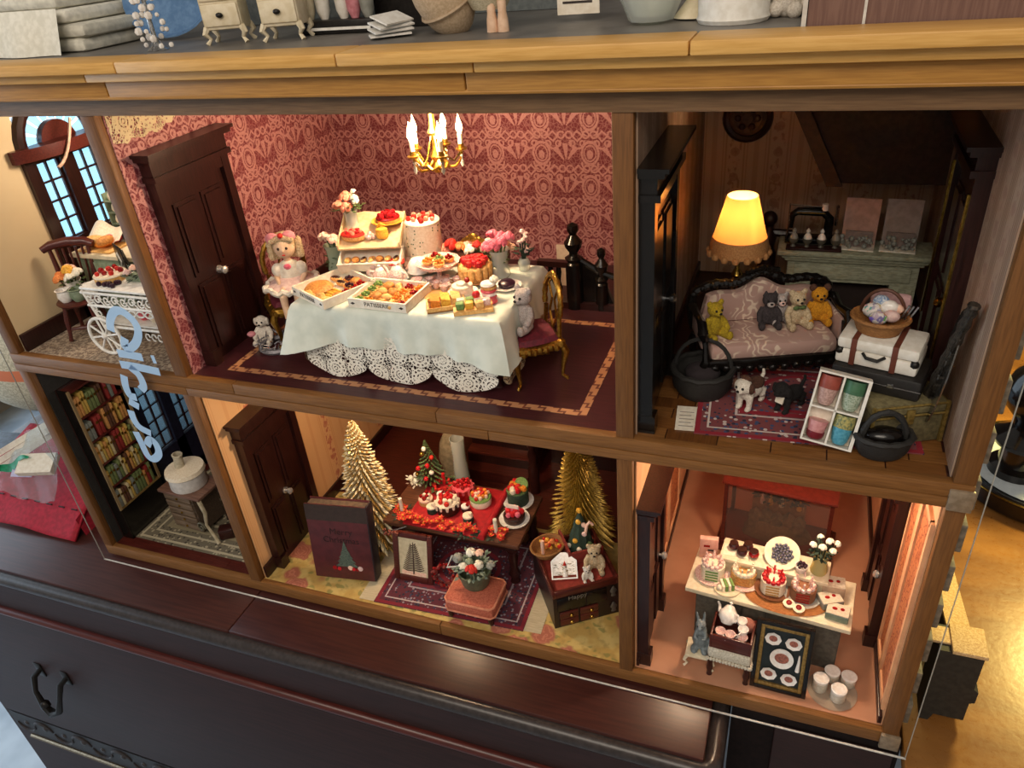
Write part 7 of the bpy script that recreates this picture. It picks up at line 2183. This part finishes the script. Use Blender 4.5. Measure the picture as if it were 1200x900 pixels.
fs = thing('footstool', 'salmon pink padded footstool with piped edge on the plum rug', 'footstool', (-17.0, 3.2, .15), .0)
obj('cushion', G().box(-2.9, 2.8, -2.2, 2.3, 1.0, 2.9, 0, .6), PM('salmon_weave', '#c26a50', '#a8533d', .85, 6), fs)
g = G()
cor = [(-2.5, -2.2), (2.4, -2.2), (2.8, -1.8), (2.8, 1.9), (2.4, 2.3), (-2.5, 2.3), (-2.9, 1.9), (-2.9, -1.8)]
g.tube([(x * .98, y * .98, 2.6) for x, y in cor], .14, 6, closed=True).tube([(x, y, 1.3) for x, y in cor], .12, 6, closed=True)
obj('piping', g, PM('salmon_piping', '#d98a6a', None, .7), fs)
for x, y in ((-2.4, -1.8), (2.3, -1.8), (-2.4, 1.9), (2.3, 1.9)): obj('leg', G().lathe([(.2, 0), (.35, .5), (.3, 1.1)], (x, y, 0), 9), dkwood, fs)
pv = posy('bouquet_vase', 'grey green vase with a snowy bouquet and red blooms standing on the footstool', (-17.2, 4.0, 3.08), [(0, 0), (1.3, 0), (1.5, .3), (1.9, 2.2), (1.75, 2.2), (1.3, .4), (0, .3)], PM('celadon', '#5f6a52', '#4d5844', .5),
          [(-.9, -.6, 3.0, .5, whiteflower), (.2, -.9, 3.2, .65, rosered), (.9, -.4, 3.4, .5, whiteflower), (-1.8, -.2, 3.6, .55, frost), (1.9, 0, 3.3, .5, frost), (-.4, .4, 4.2, .5, whiteflower), (.6, .5, 4.3, .45, rosepale), (-.2, -.3, 3.6, .45, mint)], leaf=PM('frosted_leaf', '#7f8f80', '#5f6f62', .7), lz=2.2, lr=2.0, nleaf=70)
obj('ribbon_tail', G().tube([(-1.2, -.4, 2.6), (-2.8, -.8, 2.4), (-2.2, -.3, 3.8)], .14, 5, flat=.4), whitewire, pv)

# open chest of curios
cr0, rzc = (-6.9, 7.5, .05), .60
oc = thing('open_chest', 'dark wooden chest with red lined open top, drawers and tiny curios inside', 'chest', cr0, rzc)
CH = 5.2
obj('chest_body', G().box(-3.6, 3.6, -3.2, 4.6, 0, CH - .9), PM('near_black_panel', '#2a1915', '#1e120f', .4), oc)
obj('red_lining', G().box(-3.3, 3.3, -2.9, 4.3, CH - .9, CH - .75), PM('lining_red', '#9c3a30', '#863026', .6), oc)
for a, b, c, d in ((-3.6, -3.3, -3.2, 4.6), (3.3, 3.6, -3.2, 4.6), (-3.3, 3.3, -3.2, -2.9), (-3.3, 3.3, 4.3, 4.6)): obj('chest_rim', G().box(a, b, c, d, CH - .9, CH, 0, .05), redwood, oc)
obj('inner_step', G().box(-.6, -.35, .6, 4.3, CH - .75, CH + 1.3), PM('lining_step', '#8a342b', None, .6), oc)
obj('inner_step', G().box(-.35, 3.3, .6, .85, CH - .75, CH + .9), bpy.data.materials['lining_step'], oc)
for x in (-2.0, 0.2):
    for z in (.3, 1.3):
        d = obj('drawer', G().box(x - 1.0, x + 1.0, -3.4, -3.2, z, z + .9, 0, .06), redwood, oc)
        obj('knob', G().sph((x + .2, -3.5, z + .45), .22, n=9), brass, d)
obj('door_panel', G().box(-3.2, -.2, -3.32, -3.2, 2.4, CH - 1.0, 0, .06), blackwood, oc)
obj('door_panel', G().box(0, 2.2, -3.32, -3.2, 2.4, CH - 1.0, 0, .06), blackwood, oc)
for z in (1.2, 3.5): obj('keyhole_figure', G().lathe([(.3, 0), (.2, .3), (.4, .7), (.15, 1.2), (0, 1.4)], (2.9, -3.35, z - .6), 10, sy=.4), PM('pewter', '#6d6862', None, .4, 4, .5), oc)
words('Happy', .8, PM('dull_letters', '#7d7468', None, .5), oc, (-1.0, -3.36, CH - 1.1), (pi / 2, 0, 0))
def inchest(x, y, z=CH - .73): return at2((cr0[0], cr0[1], cr0[2] + z), rzc, x, y)
bsk = thing('gift_basket', 'brown oval basket with a candle and red and gold gifts on the chest', 'basket', inchest(-2.3, 2.7, CH + .02), .9)
bsk.scale = (.8,) * 3
obj('basket_side', G().lathe([(0, .05), (1.5, 0), (2.0, 1.2), (1.85, 1.2), (1.4, .2), (0, .2)], (0, 0, 0), 22, sx=1.2), wicker, bsk)
obj('basket_rim', G().tube([(2.35 * cos(a * pi / 12), 1.95 * sin(a * pi / 12), 1.2) for a in range(24)], .18, 6, closed=True), wicker, bsk)
obj('candle', G().cyl((-.9, -.2, .3), .24, 2.3, 9), rosepale, bsk)
g = G()
for k in range(22): g.sph((random.uniform(-.6, 1.6), random.uniform(-1.1, 1.1), random.uniform(.7, 1.6)), random.uniform(.22, .4), n=7, mi=k % 3)
obj('gifts', g, [orangeflower, rosered, cheese], bsk, kind='stuff')
nv = thing('nativity_house', 'open fronted white edged little house with a figure and greenery in chest', 'ornament', inchest(-1.6, -1.0), .15, None, (-.75, 0, rzc - .25))
nv.scale = (.72,) * 3
obj('house_frame', G().prism([(-1.9, 0), (1.9, 0), (1.9, 2.6), (.4, 3.8), (-.4, 3.8), (-1.9, 2.6)], .6, .8, 'y').box(-1.9, -1.7, -.5, .6, 0, 2.6).box(1.7, 1.9, -.5, .6, 0, 2.6).box(-1.7, 1.7, -.5, .6, 0, .2), porcelain, nv)
obj('greenery', foliage_g(60, 1.3, 2.2, .6), PM('gold_green', '#9c9152', '#6d7040', .6), nv, (0, .2, .3), kind='stuff')
obj('figure', G().lathe([(.4, 0), (.35, .7), (.2, 1.2), (.28, 1.5), (0, 1.8)], (.1, -.2, .3), 10), porcelain, nv)
obj('red_cap', G().lathe([(.3, 0), (.1, .5), (0, .7)], (.1, -.2, 1.9), 9), rosered, nv)
plush('teddy', 'tan teddy bear lying in the right of the open chest', inchest(1.9, -.4), rzc - .3, 3.6, creamfur, None)
plush('white_pup', 'little white fluffy puppy at front of the open chest', inchest(.6, -1.7), rzc, 2.0, whitefur, None, cat='toy dog')
ct = thing('candy_tree', 'dark green toy tree hung with candy canes and stars in the chest', 'Christmas tree', inchest(1.4, 2.6), 0)
obj('tree_cone', G().lathe([(.5, 0), (.6, .4), (1.5, .7), (1.0, 2.0), (1.15, 2.1), (.6, 3.6), (.7, 3.7), (0, 5.6)], (0, 0, 0), 18, wob=lambda a, z: 1 + .08 * cos(9 * a)), darkleaf, ct)
for k, (a, z, q, m) in enumerate(((-1.8, 2.2, 1.15, cheese), (-.8, 3.0, .95, porcelain_pk), (-1.4, 1.3, 1.4, ivory), (-2.4, 1.2, 1.4, ivory), (-.4, 1.6, 1.3, leafgreen), (-1.6, 4.4, .5, cheese), (-.6, 4.0, .7, rosepale))):
    obj('ornament', G().sph((q * cos(a), q * sin(a), z), .3, .2, .34, 9), m, ct)
obj('candy_cane', G().tube([(.8, -.6, 3.2), (1.0, -.7, 4.4), (1.3, -.6, 4.8), (1.6, -.5, 4.4)], .17, 7), rosepale, ct)
obj('star', G().sph((0, 0, 5.6), .32, n=6), cheese, ct)

# ================================================================ kitchen with the counter
kc = thing('counter', 'grey panelled counter with a cream top and raised back ledge', 'counter', (12.5, 7.9, .04), -.09)
obj('counter_body', G().box(-6.6, 6.8, -1.9, 2.2, 0, 6.5), charcoalgrey, kc)
for k in range(6): obj('board', G().box(-6.5 + k * 2.22, -4.4 + k * 2.22, -2.05, -1.9, .1, 6.4, 0, .06), charcoalgrey, kc)
obj('worktop', G().box(-7.5, 7.5, -3.0, 3.2, 6.5, 7.0, 0, .08), cream, kc)
obj('ledge_riser', G().box(-4.8, 4.8, .2, 2.8, 7.0, 8.7), PM('cream_shade', '#cfc0a0', None, .55), kc)
obj('ledge_top', G().box(-5.0, 5.0, 0, 3.0, 8.7, 9.1, 0, .06), cream, kc)
def onk(x, y, z): return at2((12.5, 7.9, .04), -.09, x, y, z + .02)
W0, L0 = 7.02, 9.12
for k, (x, y) in enumerate(((-3.9, 1.6), (-3.0, 1.0), (-2.6, 2.0), (-1.9, 1.1))):
    j = thing('chocolate_cup', ('first', 'second', 'third', 'fourth')[k] + ' dark round chocolate pot from left on the counter ledge', 'pot', onk(x, y, L0), 0, 'dark pots on the counter ledge')
    obj('pot', G().sph((0, 0, .42), .5, .5, .42, 12), jamred if k == 3 else PM('plum_choc', '#40171a', None, .35) if k == 0 else bpy.data.materials['plum_choc'], j)
    obj('pot_rim', G().lathe([(.36, .7), (.42, .85), (.25, .86)], (0, 0, 0), 12), chocolate, j)
single('marble_slab', G().box(-1.2, 1.2, -.8, .8, 0, .12), ivory, 'cream marble slab lying under the dark pots on the ledge', 'slab', onk(-3.6, 1.4, L0 - .12))
t = thing('berry_plate', 'large cream plate of blue black berries tilted up on the ledge', 'plate', onk(.6, 1.8, L0 + .6), 0, None, (.55, 0, -.1))
obj('plate', G().lathe([(0, 0), (.9, 0), (1.55, .26), (1.65, .36), (1.5, .36), (.9, .14), (0, .12)], (0, 0, 0), 30), cream, t)
obj('berries', berries(G(), (0, 0, .3), .95, 36, .18, 0, .2), blueberry, t, kind='stuff')
t = thing('cream_cup', 'small cream cup of dark berries beside the glass vase on ledge', 'cup', onk(2.5, .7, L0))
obj('cup', G().lathe([(.3, 0), (.45, .1), (.62, .8), (.55, .8), (.4, .2), (0, .15)], (0, 0, 0), 14), porcelain, t)
obj('berries', berries(G(), (0, 0, .75), .45, 9, .17), darkberry, t)
posy('daisy_vase', 'yellow glass vase of white flowers at the right end of ledge', onk(4.0, 1.3, L0), [(0, 0), (.7, 0), (.8, .3), (.6, 1.4), (.75, 2.2), (.65, 2.2), (.5, 1.4), (0, .2)], GLASSY('yellow_glass', '#e6dc9c', .5),
     [(-.8, -.3, 3.6, .32, whiteflower), (0, -.2, 3.4, .36, whiteflower), (.5, .2, 3.9, .36, whiteflower), (-.3, .3, 4.2, .3, whiteflower), (.9, -.3, 3.2, .32, whiteflower), (1.3, .3, 3.6, .3, whiteflower)], leaf=darkleaf, lz=2.2, lr=.8, nleaf=44)
t = thing('recipe_card', 'pale pink printed box card standing at left end of counter', 'card', onk(-6.3, 1.6, W0), .1)
obj('card_face', G().box(-.9, .9, 0, .6, 0, 2.5, 0, .05), PM('pink_card', '#e3aa98', '#d59a88', .6), t)
obj('print', G().box(-.5, .1, -.03, 0, 1.5, 1.75), jamred, t)
obj('print', G().box(-.1, .6, -.03, 0, 1.0, 1.2), ink, t)
t = thing('flower_pot', 'little pink and orange flower pot behind the striped green cake', 'flower pot', onk(-5.0, 1.0, W0))
obj('pot', G().lathe([(.4, 0), (.6, .8), (0, .8)], (0, 0, 0), 12), terracotta, t)
for k in range(4): rose((rosepeach, whiteflower)[k % 2], .35, t, (-.4 + .3 * k, -.2 + .2 * (k % 2), 1.1))


def split_cake(label, loc, r, h, body, layers, top, plate, rz=0, n=12):
    """round cake on a plate with its front cut away to show the layers"""
    t = thing('layer_cake', label, 'cake', loc, rz)
    obj('plate', plate_g(r * 1.45), plate, t)
    a0 = -pi * .5
    rim = [(r * cos(a0 + .62 + (2 * pi - 1.24) * k / 24), r * sin(a0 + .62 + (2 * pi - 1.24) * k / 24)) for k in range(25)]
    obj('cake_body', G().prism(rim, .12, h, 'z'), body, t)
    y = r * sin(a0 + .62)
    w = r * cos(a0 + .62)
    for k in range(4):
        z0 = .2 + k * (h - .3) / 4
        obj('layer', G().box(-w * .9, w * .9, y - .05, y, z0, z0 + (h - .3) / 8), layers, t)
    g = G()
    for k in range(n):
        a = 2 * pi * k / n
        g.sph((r * .75 * cos(a), r * .75 * sin(a), h + .15), .26, n=7)
        if k % 2: g.tube([(r * .5 * cos(a), r * .5 * sin(a), h), (r * .7 * cos(a), r * .7 * sin(a), h + .9)], .1, 5)
    obj('topping', g, top, t)
    return t


split_cake('striped green and white layer cake at left of counter on a clear plate', onk(-5.4, -.6, W0), 1.15, 1.7, ivory, greencream, porcelain_pk, porcelain_pk)
t = thing('cake_slice', 'green striped cake slice with white cream on a cream saucer', 'cake', onk(-3.7, -1.8, W0), .4)
obj('saucer', plate_g(1.25), cream, t)
for k in range(4): obj('layer', G().prism([(-.6 + k * .3, .1), (-.36 + k * .3, .1), (-.36 + k * .3, .8), (-.6 + k * .3, .8)], -.5, .6, 'y'), greencream if k % 2 else ivory, t)
obj('cream_blob', G().sph((-.8, -.1, .4), .3, n=9), ivory, t)
split_cake('round cake topped with white stick sprinkles on pink glass plate', onk(-2.5, -.2, W0), 1.2, 1.3, sponge, bread, ivory, porcelain_pk, 0, 18)
t = thing('straw_mat', 'brown woven oval straw mat under two cakes on counter', 'mat', onk(1.6, -1.1, W0 - .01))
obj('mat', G().lathe([(0, 0), (2.8, 0), (2.9, .06), (2.8, .12), (0, .12)], (0, 0, 0), 36, sx=1.3, sy=.72), strawmat, t)
M0 = W0 + .13
split_cake('strawberry topped cake cut open to pale crumb, left on straw mat', onk(.3, -.6, M0), 1.15, 1.6, ivory, sponge, strawberry, PM('brown_plate', '#7a4a30', None, .3))
split_cake('dark cherry cake with white and red topping, right on straw mat', onk(3.0, -.5, M0), 1.15, 1.5, PM('nut_cake', '#8a5a3c', None, .7), jamred, porcelain_pk, glass)
for k, (x, y, n) in enumerate(((2.0, -2.0, 'left'), (2.9, -2.3, 'right'))):
    t = thing('mini_tart', 'tiny pink and white cream tart at front of straw mat, ' + n + ' of two', 'tart', onk(x, y, M0), 0, 'mini tarts on the straw mat')
    obj('tart_case', G().lathe([(0, 0), (.4, 0), (.55, .3), (0, .35)], (0, 0, 0), 14), ivory, t)
    obj('topping', G().sph((0, 0, .4), .28, .28, .2, 9), jamred, t)
for k, (x, y, z, rz, n) in enumerate(((5.5, .9, 0, .3, 'back upright wooden box card at right end of counter'), (5.4, -.4, .1, .75, 'grey printed sweet tin lying across the stack at right end'), (6.2, -1.6, 0, .15, 'lower green sided printed tin at front right of counter'))):
    t = thing('printed_tin', n, 'tin', onk(x, y, W0 + z), rz - .3)
    obj('tin_body', G().box(-1.0, 1.0, -.75, .75, 0, .75 if k else 1.6, 0, .08), (PM('tan_card', '#b59a80', None, .6), PM('grey_tin', '#8f8a80', None, .4), PM('green_tin', '#7d8874', None, .4))[k], t)
    obj('tin_lid', G().box(-.95, .95, -.7, .7, .75 if k else 1.6, .85 if k else 1.7), PM('tin_lid_' + str(k), '#d8ccb8', '#c6b8a2', .4, 6), t)
    obj('print', G().sph((-.3, 0, .86 if k else 1.7), .25, .2, .03, 8).sph((.35, .1, .86 if k else 1.7), .2, .2, .03, 8), jamred, t)

# in front of the counter
ls = thing('lace_stool', 'small stool with white crochet cover and dark turned legs', 'stool', (9.7, 3.1, .04), -.06)
obj('crochet_cover', G().box(-2.0, 2.0, -1.7, 1.7, 2.6, 3.9, 0, .3), PM('crochet', '#d9d0bd', '#b5ab97', .9, 7, 0, (1, 1, 1), .8), ls)
g = G()
for k in range(14): g.sph((-1.9 + k * .29, -1.72, 2.55), .2, n=6)
for k in range(12): g.sph((2.02, -1.7 + k * .29, 2.55), .2, n=6)
obj('crochet_edge', g, bpy.data.materials['crochet'], ls, kind='stuff')
for x, y in ((-1.7, -1.4), (1.7, -1.4), (-1.7, 1.4), (1.7, 1.4)): obj('leg', G().lathe([(.28, 0), (.2, .4), (.34, 1.0), (.25, 1.6), (.34, 2.7)], (x, y, 0), 10), dkwood_h, ls)
tb = thing('tea_box', 'open brown wooden box packed with flowered tea things on lace stool', 'box', (9.7, 3.1, 3.98), -.06)
obj('box_base', G().box(-1.9, 1.9, -1.5, 1.5, 0, .15), redwood, tb)
for a, b, c, d in ((-1.9, -1.7, -1.5, 1.5), (1.7, 1.9, -1.5, 1.5), (-1.7, 1.7, -1.5, -1.3), (-1.7, 1.7, 1.3, 1.5)): obj('box_side', G().box(a, b, c, d, .15, 1.7, 0, .04), redwood, tb)
teapot('white flowered teapot lying on its side on top of tea box', (9.0, 3.6, 5.5), 1.05, 2.6, 'teapot', None, porcelain).rotation_euler = (.5, .3, 2.4)
for k, (x, y, z, m) in enumerate(((10.4, 3.5, 5.7, porcelain), (10.6, 2.7, 5.5, porcelain), (8.6, 2.4, 5.0, porcelain_pk), (9.5, 2.2, 5.05, porcelain_pk), (10.6, 2.2, 4.95, porcelain_pk))):
    teapot(('upper', 'middle', 'left front', 'front centre', 'right front')[k] + ' small flowered cup heaped in the wooden tea box', (x, y, z), .7, k * 1.1, 'teacup', 'cups in the tea box', m, spout=False, lid=False)
single('rose_pouch', G().sph((0, 0, 0), .8, .7, .8, 12), PM('dusty_rose', '#a86a5a', '#8f5548', .8, 5), 'dusty rose coloured round pouch at back right of tea box', 'pouch', (10.9, 4.0, 5.3))
rs = thing('rabbit_stand', 'tiny cream pedestal table with scrolled legs under the rabbit figure', 'pedestal table', (6.9, 3.0, .04))
obj('table_top', G().box(-1.4, 1.3, -1.1, 1.2, 1.5, 1.8, 0, .08), cream, rs)
for x, y in ((-1.2, -.9), (1.1, -.9), (-1.2, 1.0), (1.1, 1.0)): obj('leg', G().tube([(x, y, 1.5), (x * 1.2, y * 1.15, 1.0), (x * .95, y, .5), (x * 1.2, y * 1.15, .16)], [.2, .16, .11, .15], 6), cream, rs)
rf = thing('rabbit_figure', 'grey blue resin rabbit figure standing upright with its young', 'figurine', (6.8, 3.1, 1.88))
rbm = PM('grey_resin', '#7d8688', '#656e72', .5, 5)
g = G().sph((0, 0, 1.2), .8, .7, 1.2, 12).sph((0, -.1, 2.6), .55, .5, .75, 12).sph((-.05, -.3, 3.6), .5, .5, .5, 12).sph((-.1, -.75, 3.45), .25, .28, .22, 9)
g.tube([(-.3, -.1, 3.9), (-.55, 0, 4.9)], [.17, .1], 7).tube([(.2, -.1, 3.9), (.2, .1, 5.0)], [.17, .1], 7)
for s_ in (-1, 1):
    g.tube([(s_ * .4, -.3, 2.7), (s_ * .5, -.75, 2.1), (s_ * .15, -.9, 2.2)], [.2, .16, .14], 7)
    g.sph((s_ * .5, -.55, .3), .4, .6, .3, 9)
g.sph((1.0, -.1, .7), .5, .5, .75, 10).sph((1.05, -.3, 1.6), .38, .36, .36, 9).tube([(1.0, -.2, 1.8), (.95, 0, 2.5)], [.12, .07], 6).tube([(1.2, -.2, 1.8), (1.3, 0, 2.5)], [.12, .07], 6)
fuse(obj('body', g, rbm, rf), .1)
for x in (-.28, .1): obj('eye', G().sph((x, -.72, 3.7), .08, n=6), iron, rf)
fp = thing('plate_picture', 'black framed display of five decorated plates leaning on the counter', 'picture', (14.2, 1.55, .12), 0, None, (-.27, .0, -.03))
for a, b, c, d in ((-2.5, -2.1, 0, 7.3), (2.1, 2.5, 0, 7.3), (-2.1, 2.1, 0, .4), (-2.1, 2.1, 6.9, 7.3)): obj('outer_frame', G().box(a, b, -.3, .3, c, d, 0, .06), blackwood, fp)
for a, b, c, d in ((-2.1, -1.75, .4, 6.9), (1.75, 2.1, .4, 6.9), (-1.75, 1.75, .4, .75), (-1.75, 1.75, 6.55, 6.9)): obj('gilt_frame', G().box(a, b, -.22, .2, c, d, 0, .05), PM('muted_gilt', '#a8874c', '#7d6232', .4, 4, .5) if a == -2.1 and c == .4 and d == 6.9 else bpy.data.materials['muted_gilt'], fp)
obj('backing', G().box(-1.75, 1.75, 0, .1, .75, 6.55), PM('ink_green', '#20282a', '#171d1f', .5), fp)
for x, z, r in ((-.95, 5.55, .62), (.85, 5.45, .62), (0, 3.65, 1.05), (-.95, 1.75, .62), (.85, 1.6, .62)):
    p = obj('plate', G().at((x, 0, z), rx=pi / 2).lathe([(0, .05), (r * .6, .05), (r, .18), (r, .24), (r * .6, .12), (0, .12)], (0, 0, 0), 24, sx=1.15 if r < 1 else 1, wob=(lambda a, q: 1 + .05 * cos(8 * a)) if r < 1 else None), porcelain, fp)
    obj('plate_print', G().at((x, -.13, z), rx=pi / 2).lathe([(0, 0), (r * .5, 0), (r * .5, .04), (0, .05)], (0, 0, 0), 14, sx=1.2), PM('plate_rose', '#b06a58', '#7a4a40', .4, 8) if z > 5.5 else bpy.data.materials['plate_rose'], p)
obj('spoon', G().tube([(1.45, -.06, 2.6), (1.5, -.06, 3.6), (1.5, -.06, 4.3)], [.2, .12, .07], 7), porcelain, fp)
gl_ = thing('jar_tray', 'clear glass tray holding four stacked white lidded jars', 'tray', (19.0, 3.0, .03))
obj('tray_plate', G().lathe([(0, 0), (2.1, 0), (2.2, .1), (0, .06)], (0, 0, 0), 30), GLASSY('tray_glass', '#d8c8b4', .6), gl_)
for k, (x, y, h, n) in enumerate(((-1.1, -.1, 1.6, 'front left'), (.45, -.8, 1.5, 'front right'), (-.1, 1.3, 1.2, 'back left'), (1.35, 1.1, 1.2, 'back right'))):
    j = thing('lidded_jar', n + ' of the four white lidded jars on the glass tray', 'jar', (19.0 + x, 3.0 + y, .14), 0, 'white jars on the kitchen floor')
    obj('jar_body', G().lathe([(0, 0), (.6, 0), (.66, .1), (.66, h * .75), (0, h * .75)], (0, 0, 0), 20), PM('jar_white', '#d9d2c3', '#c4bcab', .35, 4) if k == 0 else bpy.data.materials['jar_white'], j)
    obj('jar_lid', G().lathe([(.69, h * .77), (.71, h * .95), (.58, h), (.42, h * .97), (0, h * .98)], (0, 0, 0), 20), porcelain, j)

# glass display case with a dark model village at the back
dc = thing('display_cabinet', 'red wooden glass display case with a dark miniature village inside', 'display case', (12.6, 20.6, .03), -.10)
obj('case_base', G().box(-6.2, 6.2, -2.6, 4.2, 0, 1.0, 0, .12), redwood, dc)
obj('case_base', G().box(-5.8, 5.8, -2.2, 3.8, 1.0, 1.5, 0, .1), redwood, dc)
for x in (-5.4, 5.4):
    for y in (-1.9, 3.5): obj('case_post', G().box(x - .2, x + .2, y - .2, y + .2, 1.5, 9.7), redwood, dc)
obj('case_lid', G().box(-5.9, 5.9, -2.3, 4.0, 9.7, 10.1, 0, .15), PM('red_lid', '#6d261d', '#5c1f17', .35), dc)
obj('glass_pane', G().box(-5.2, 5.2, -1.95, -1.9, 1.5, 9.7), GLASSY('case_glass', '#efe4dc', .96), dc)
vl = thing('model_village', 'dark mossy model village of small houses inside the glass case', 'model village', (12.6, 21.2, 1.6), -.10)
obj('mound', G().lathe([(3.8, 0), (3.3, 1.2), (2.4, 2.0), (0, 2.3)], (0, .3, 0), 20, sy=.5, wob=lambda a, z: 1 + .08 * cos(5 * a)), PM('moss', '#5a4a35', '#453828', .9, 4, bmp=.8), vl)
for k in range(5):
    h_ = obj('house', G().at((-2.4 + k * 1.2, -.3 + .3 * (k % 2), 1.5)).box(-.5, .5, -.5, .5, 0, 1.2).prism([(-.65, 1.2), (.65, 1.2), (0, 1.9)], -.6, .6, 'y'), PM('drab_house', '#6d5c48', '#574838', .8) if k == 0 else bpy.data.materials['drab_house'], vl)
pb3 = thing('shelf_diorama', 'greyish leafy diorama shelf with tiny pale figures above the village', 'diorama', (12.7, 23.6, 1.6), -.1)
obj('plinth', G().box(-2.9, 2.9, -.6, .6, 0, 3.7), PM('sand_plinth', '#a8794f', '#936741', .7), pb3)
obj('leaf_bank', foliage_g(160, 1.6, 2.0, .7).at(), PM('olive_grey', '#5d553f', '#484231', .8), pb3, (-1.2, 0, 3.7), kind='stuff')
obj('leaf_bank', foliage_g(160, 1.6, 2.0, .7), PM('slate_grey', '#5b5a58', '#464544', .8), pb3, (1.3, 0, 3.7), kind='stuff')
for x, m in ((-1.8, porcelain_pk), (-.9, cheese), (.3, ivory), (2.2, cheese)): obj('figure', G().lathe([(.3, 0), (.25, .6), (.12, .9), (.2, 1.1), (0, 1.3)], (x, -.7, 3.0), 9), m, pb3)
# ceiling lamps over the two lower rooms
for x, y, n in ((13, 8, 'small brass ceiling lamp hidden above the kitchen counter'), (-26, 7, 'small brass ceiling lamp hidden above the Christmas table')):
    l_ = thing('ceiling_lamp', n, 'lamp', (x, y, ZB - .05))
    obj('lamp_base', G().lathe([(.8, -.3), (.9, 0), (0, 0)], (0, 0, 0), 14), brass, l_)
    obj('bulb', G().sph((0, 0, -.6), .35, n=10), EMIT('ceiling_bulb_' + str(int(abs(x))), '#ffd9a0', 10), l_)
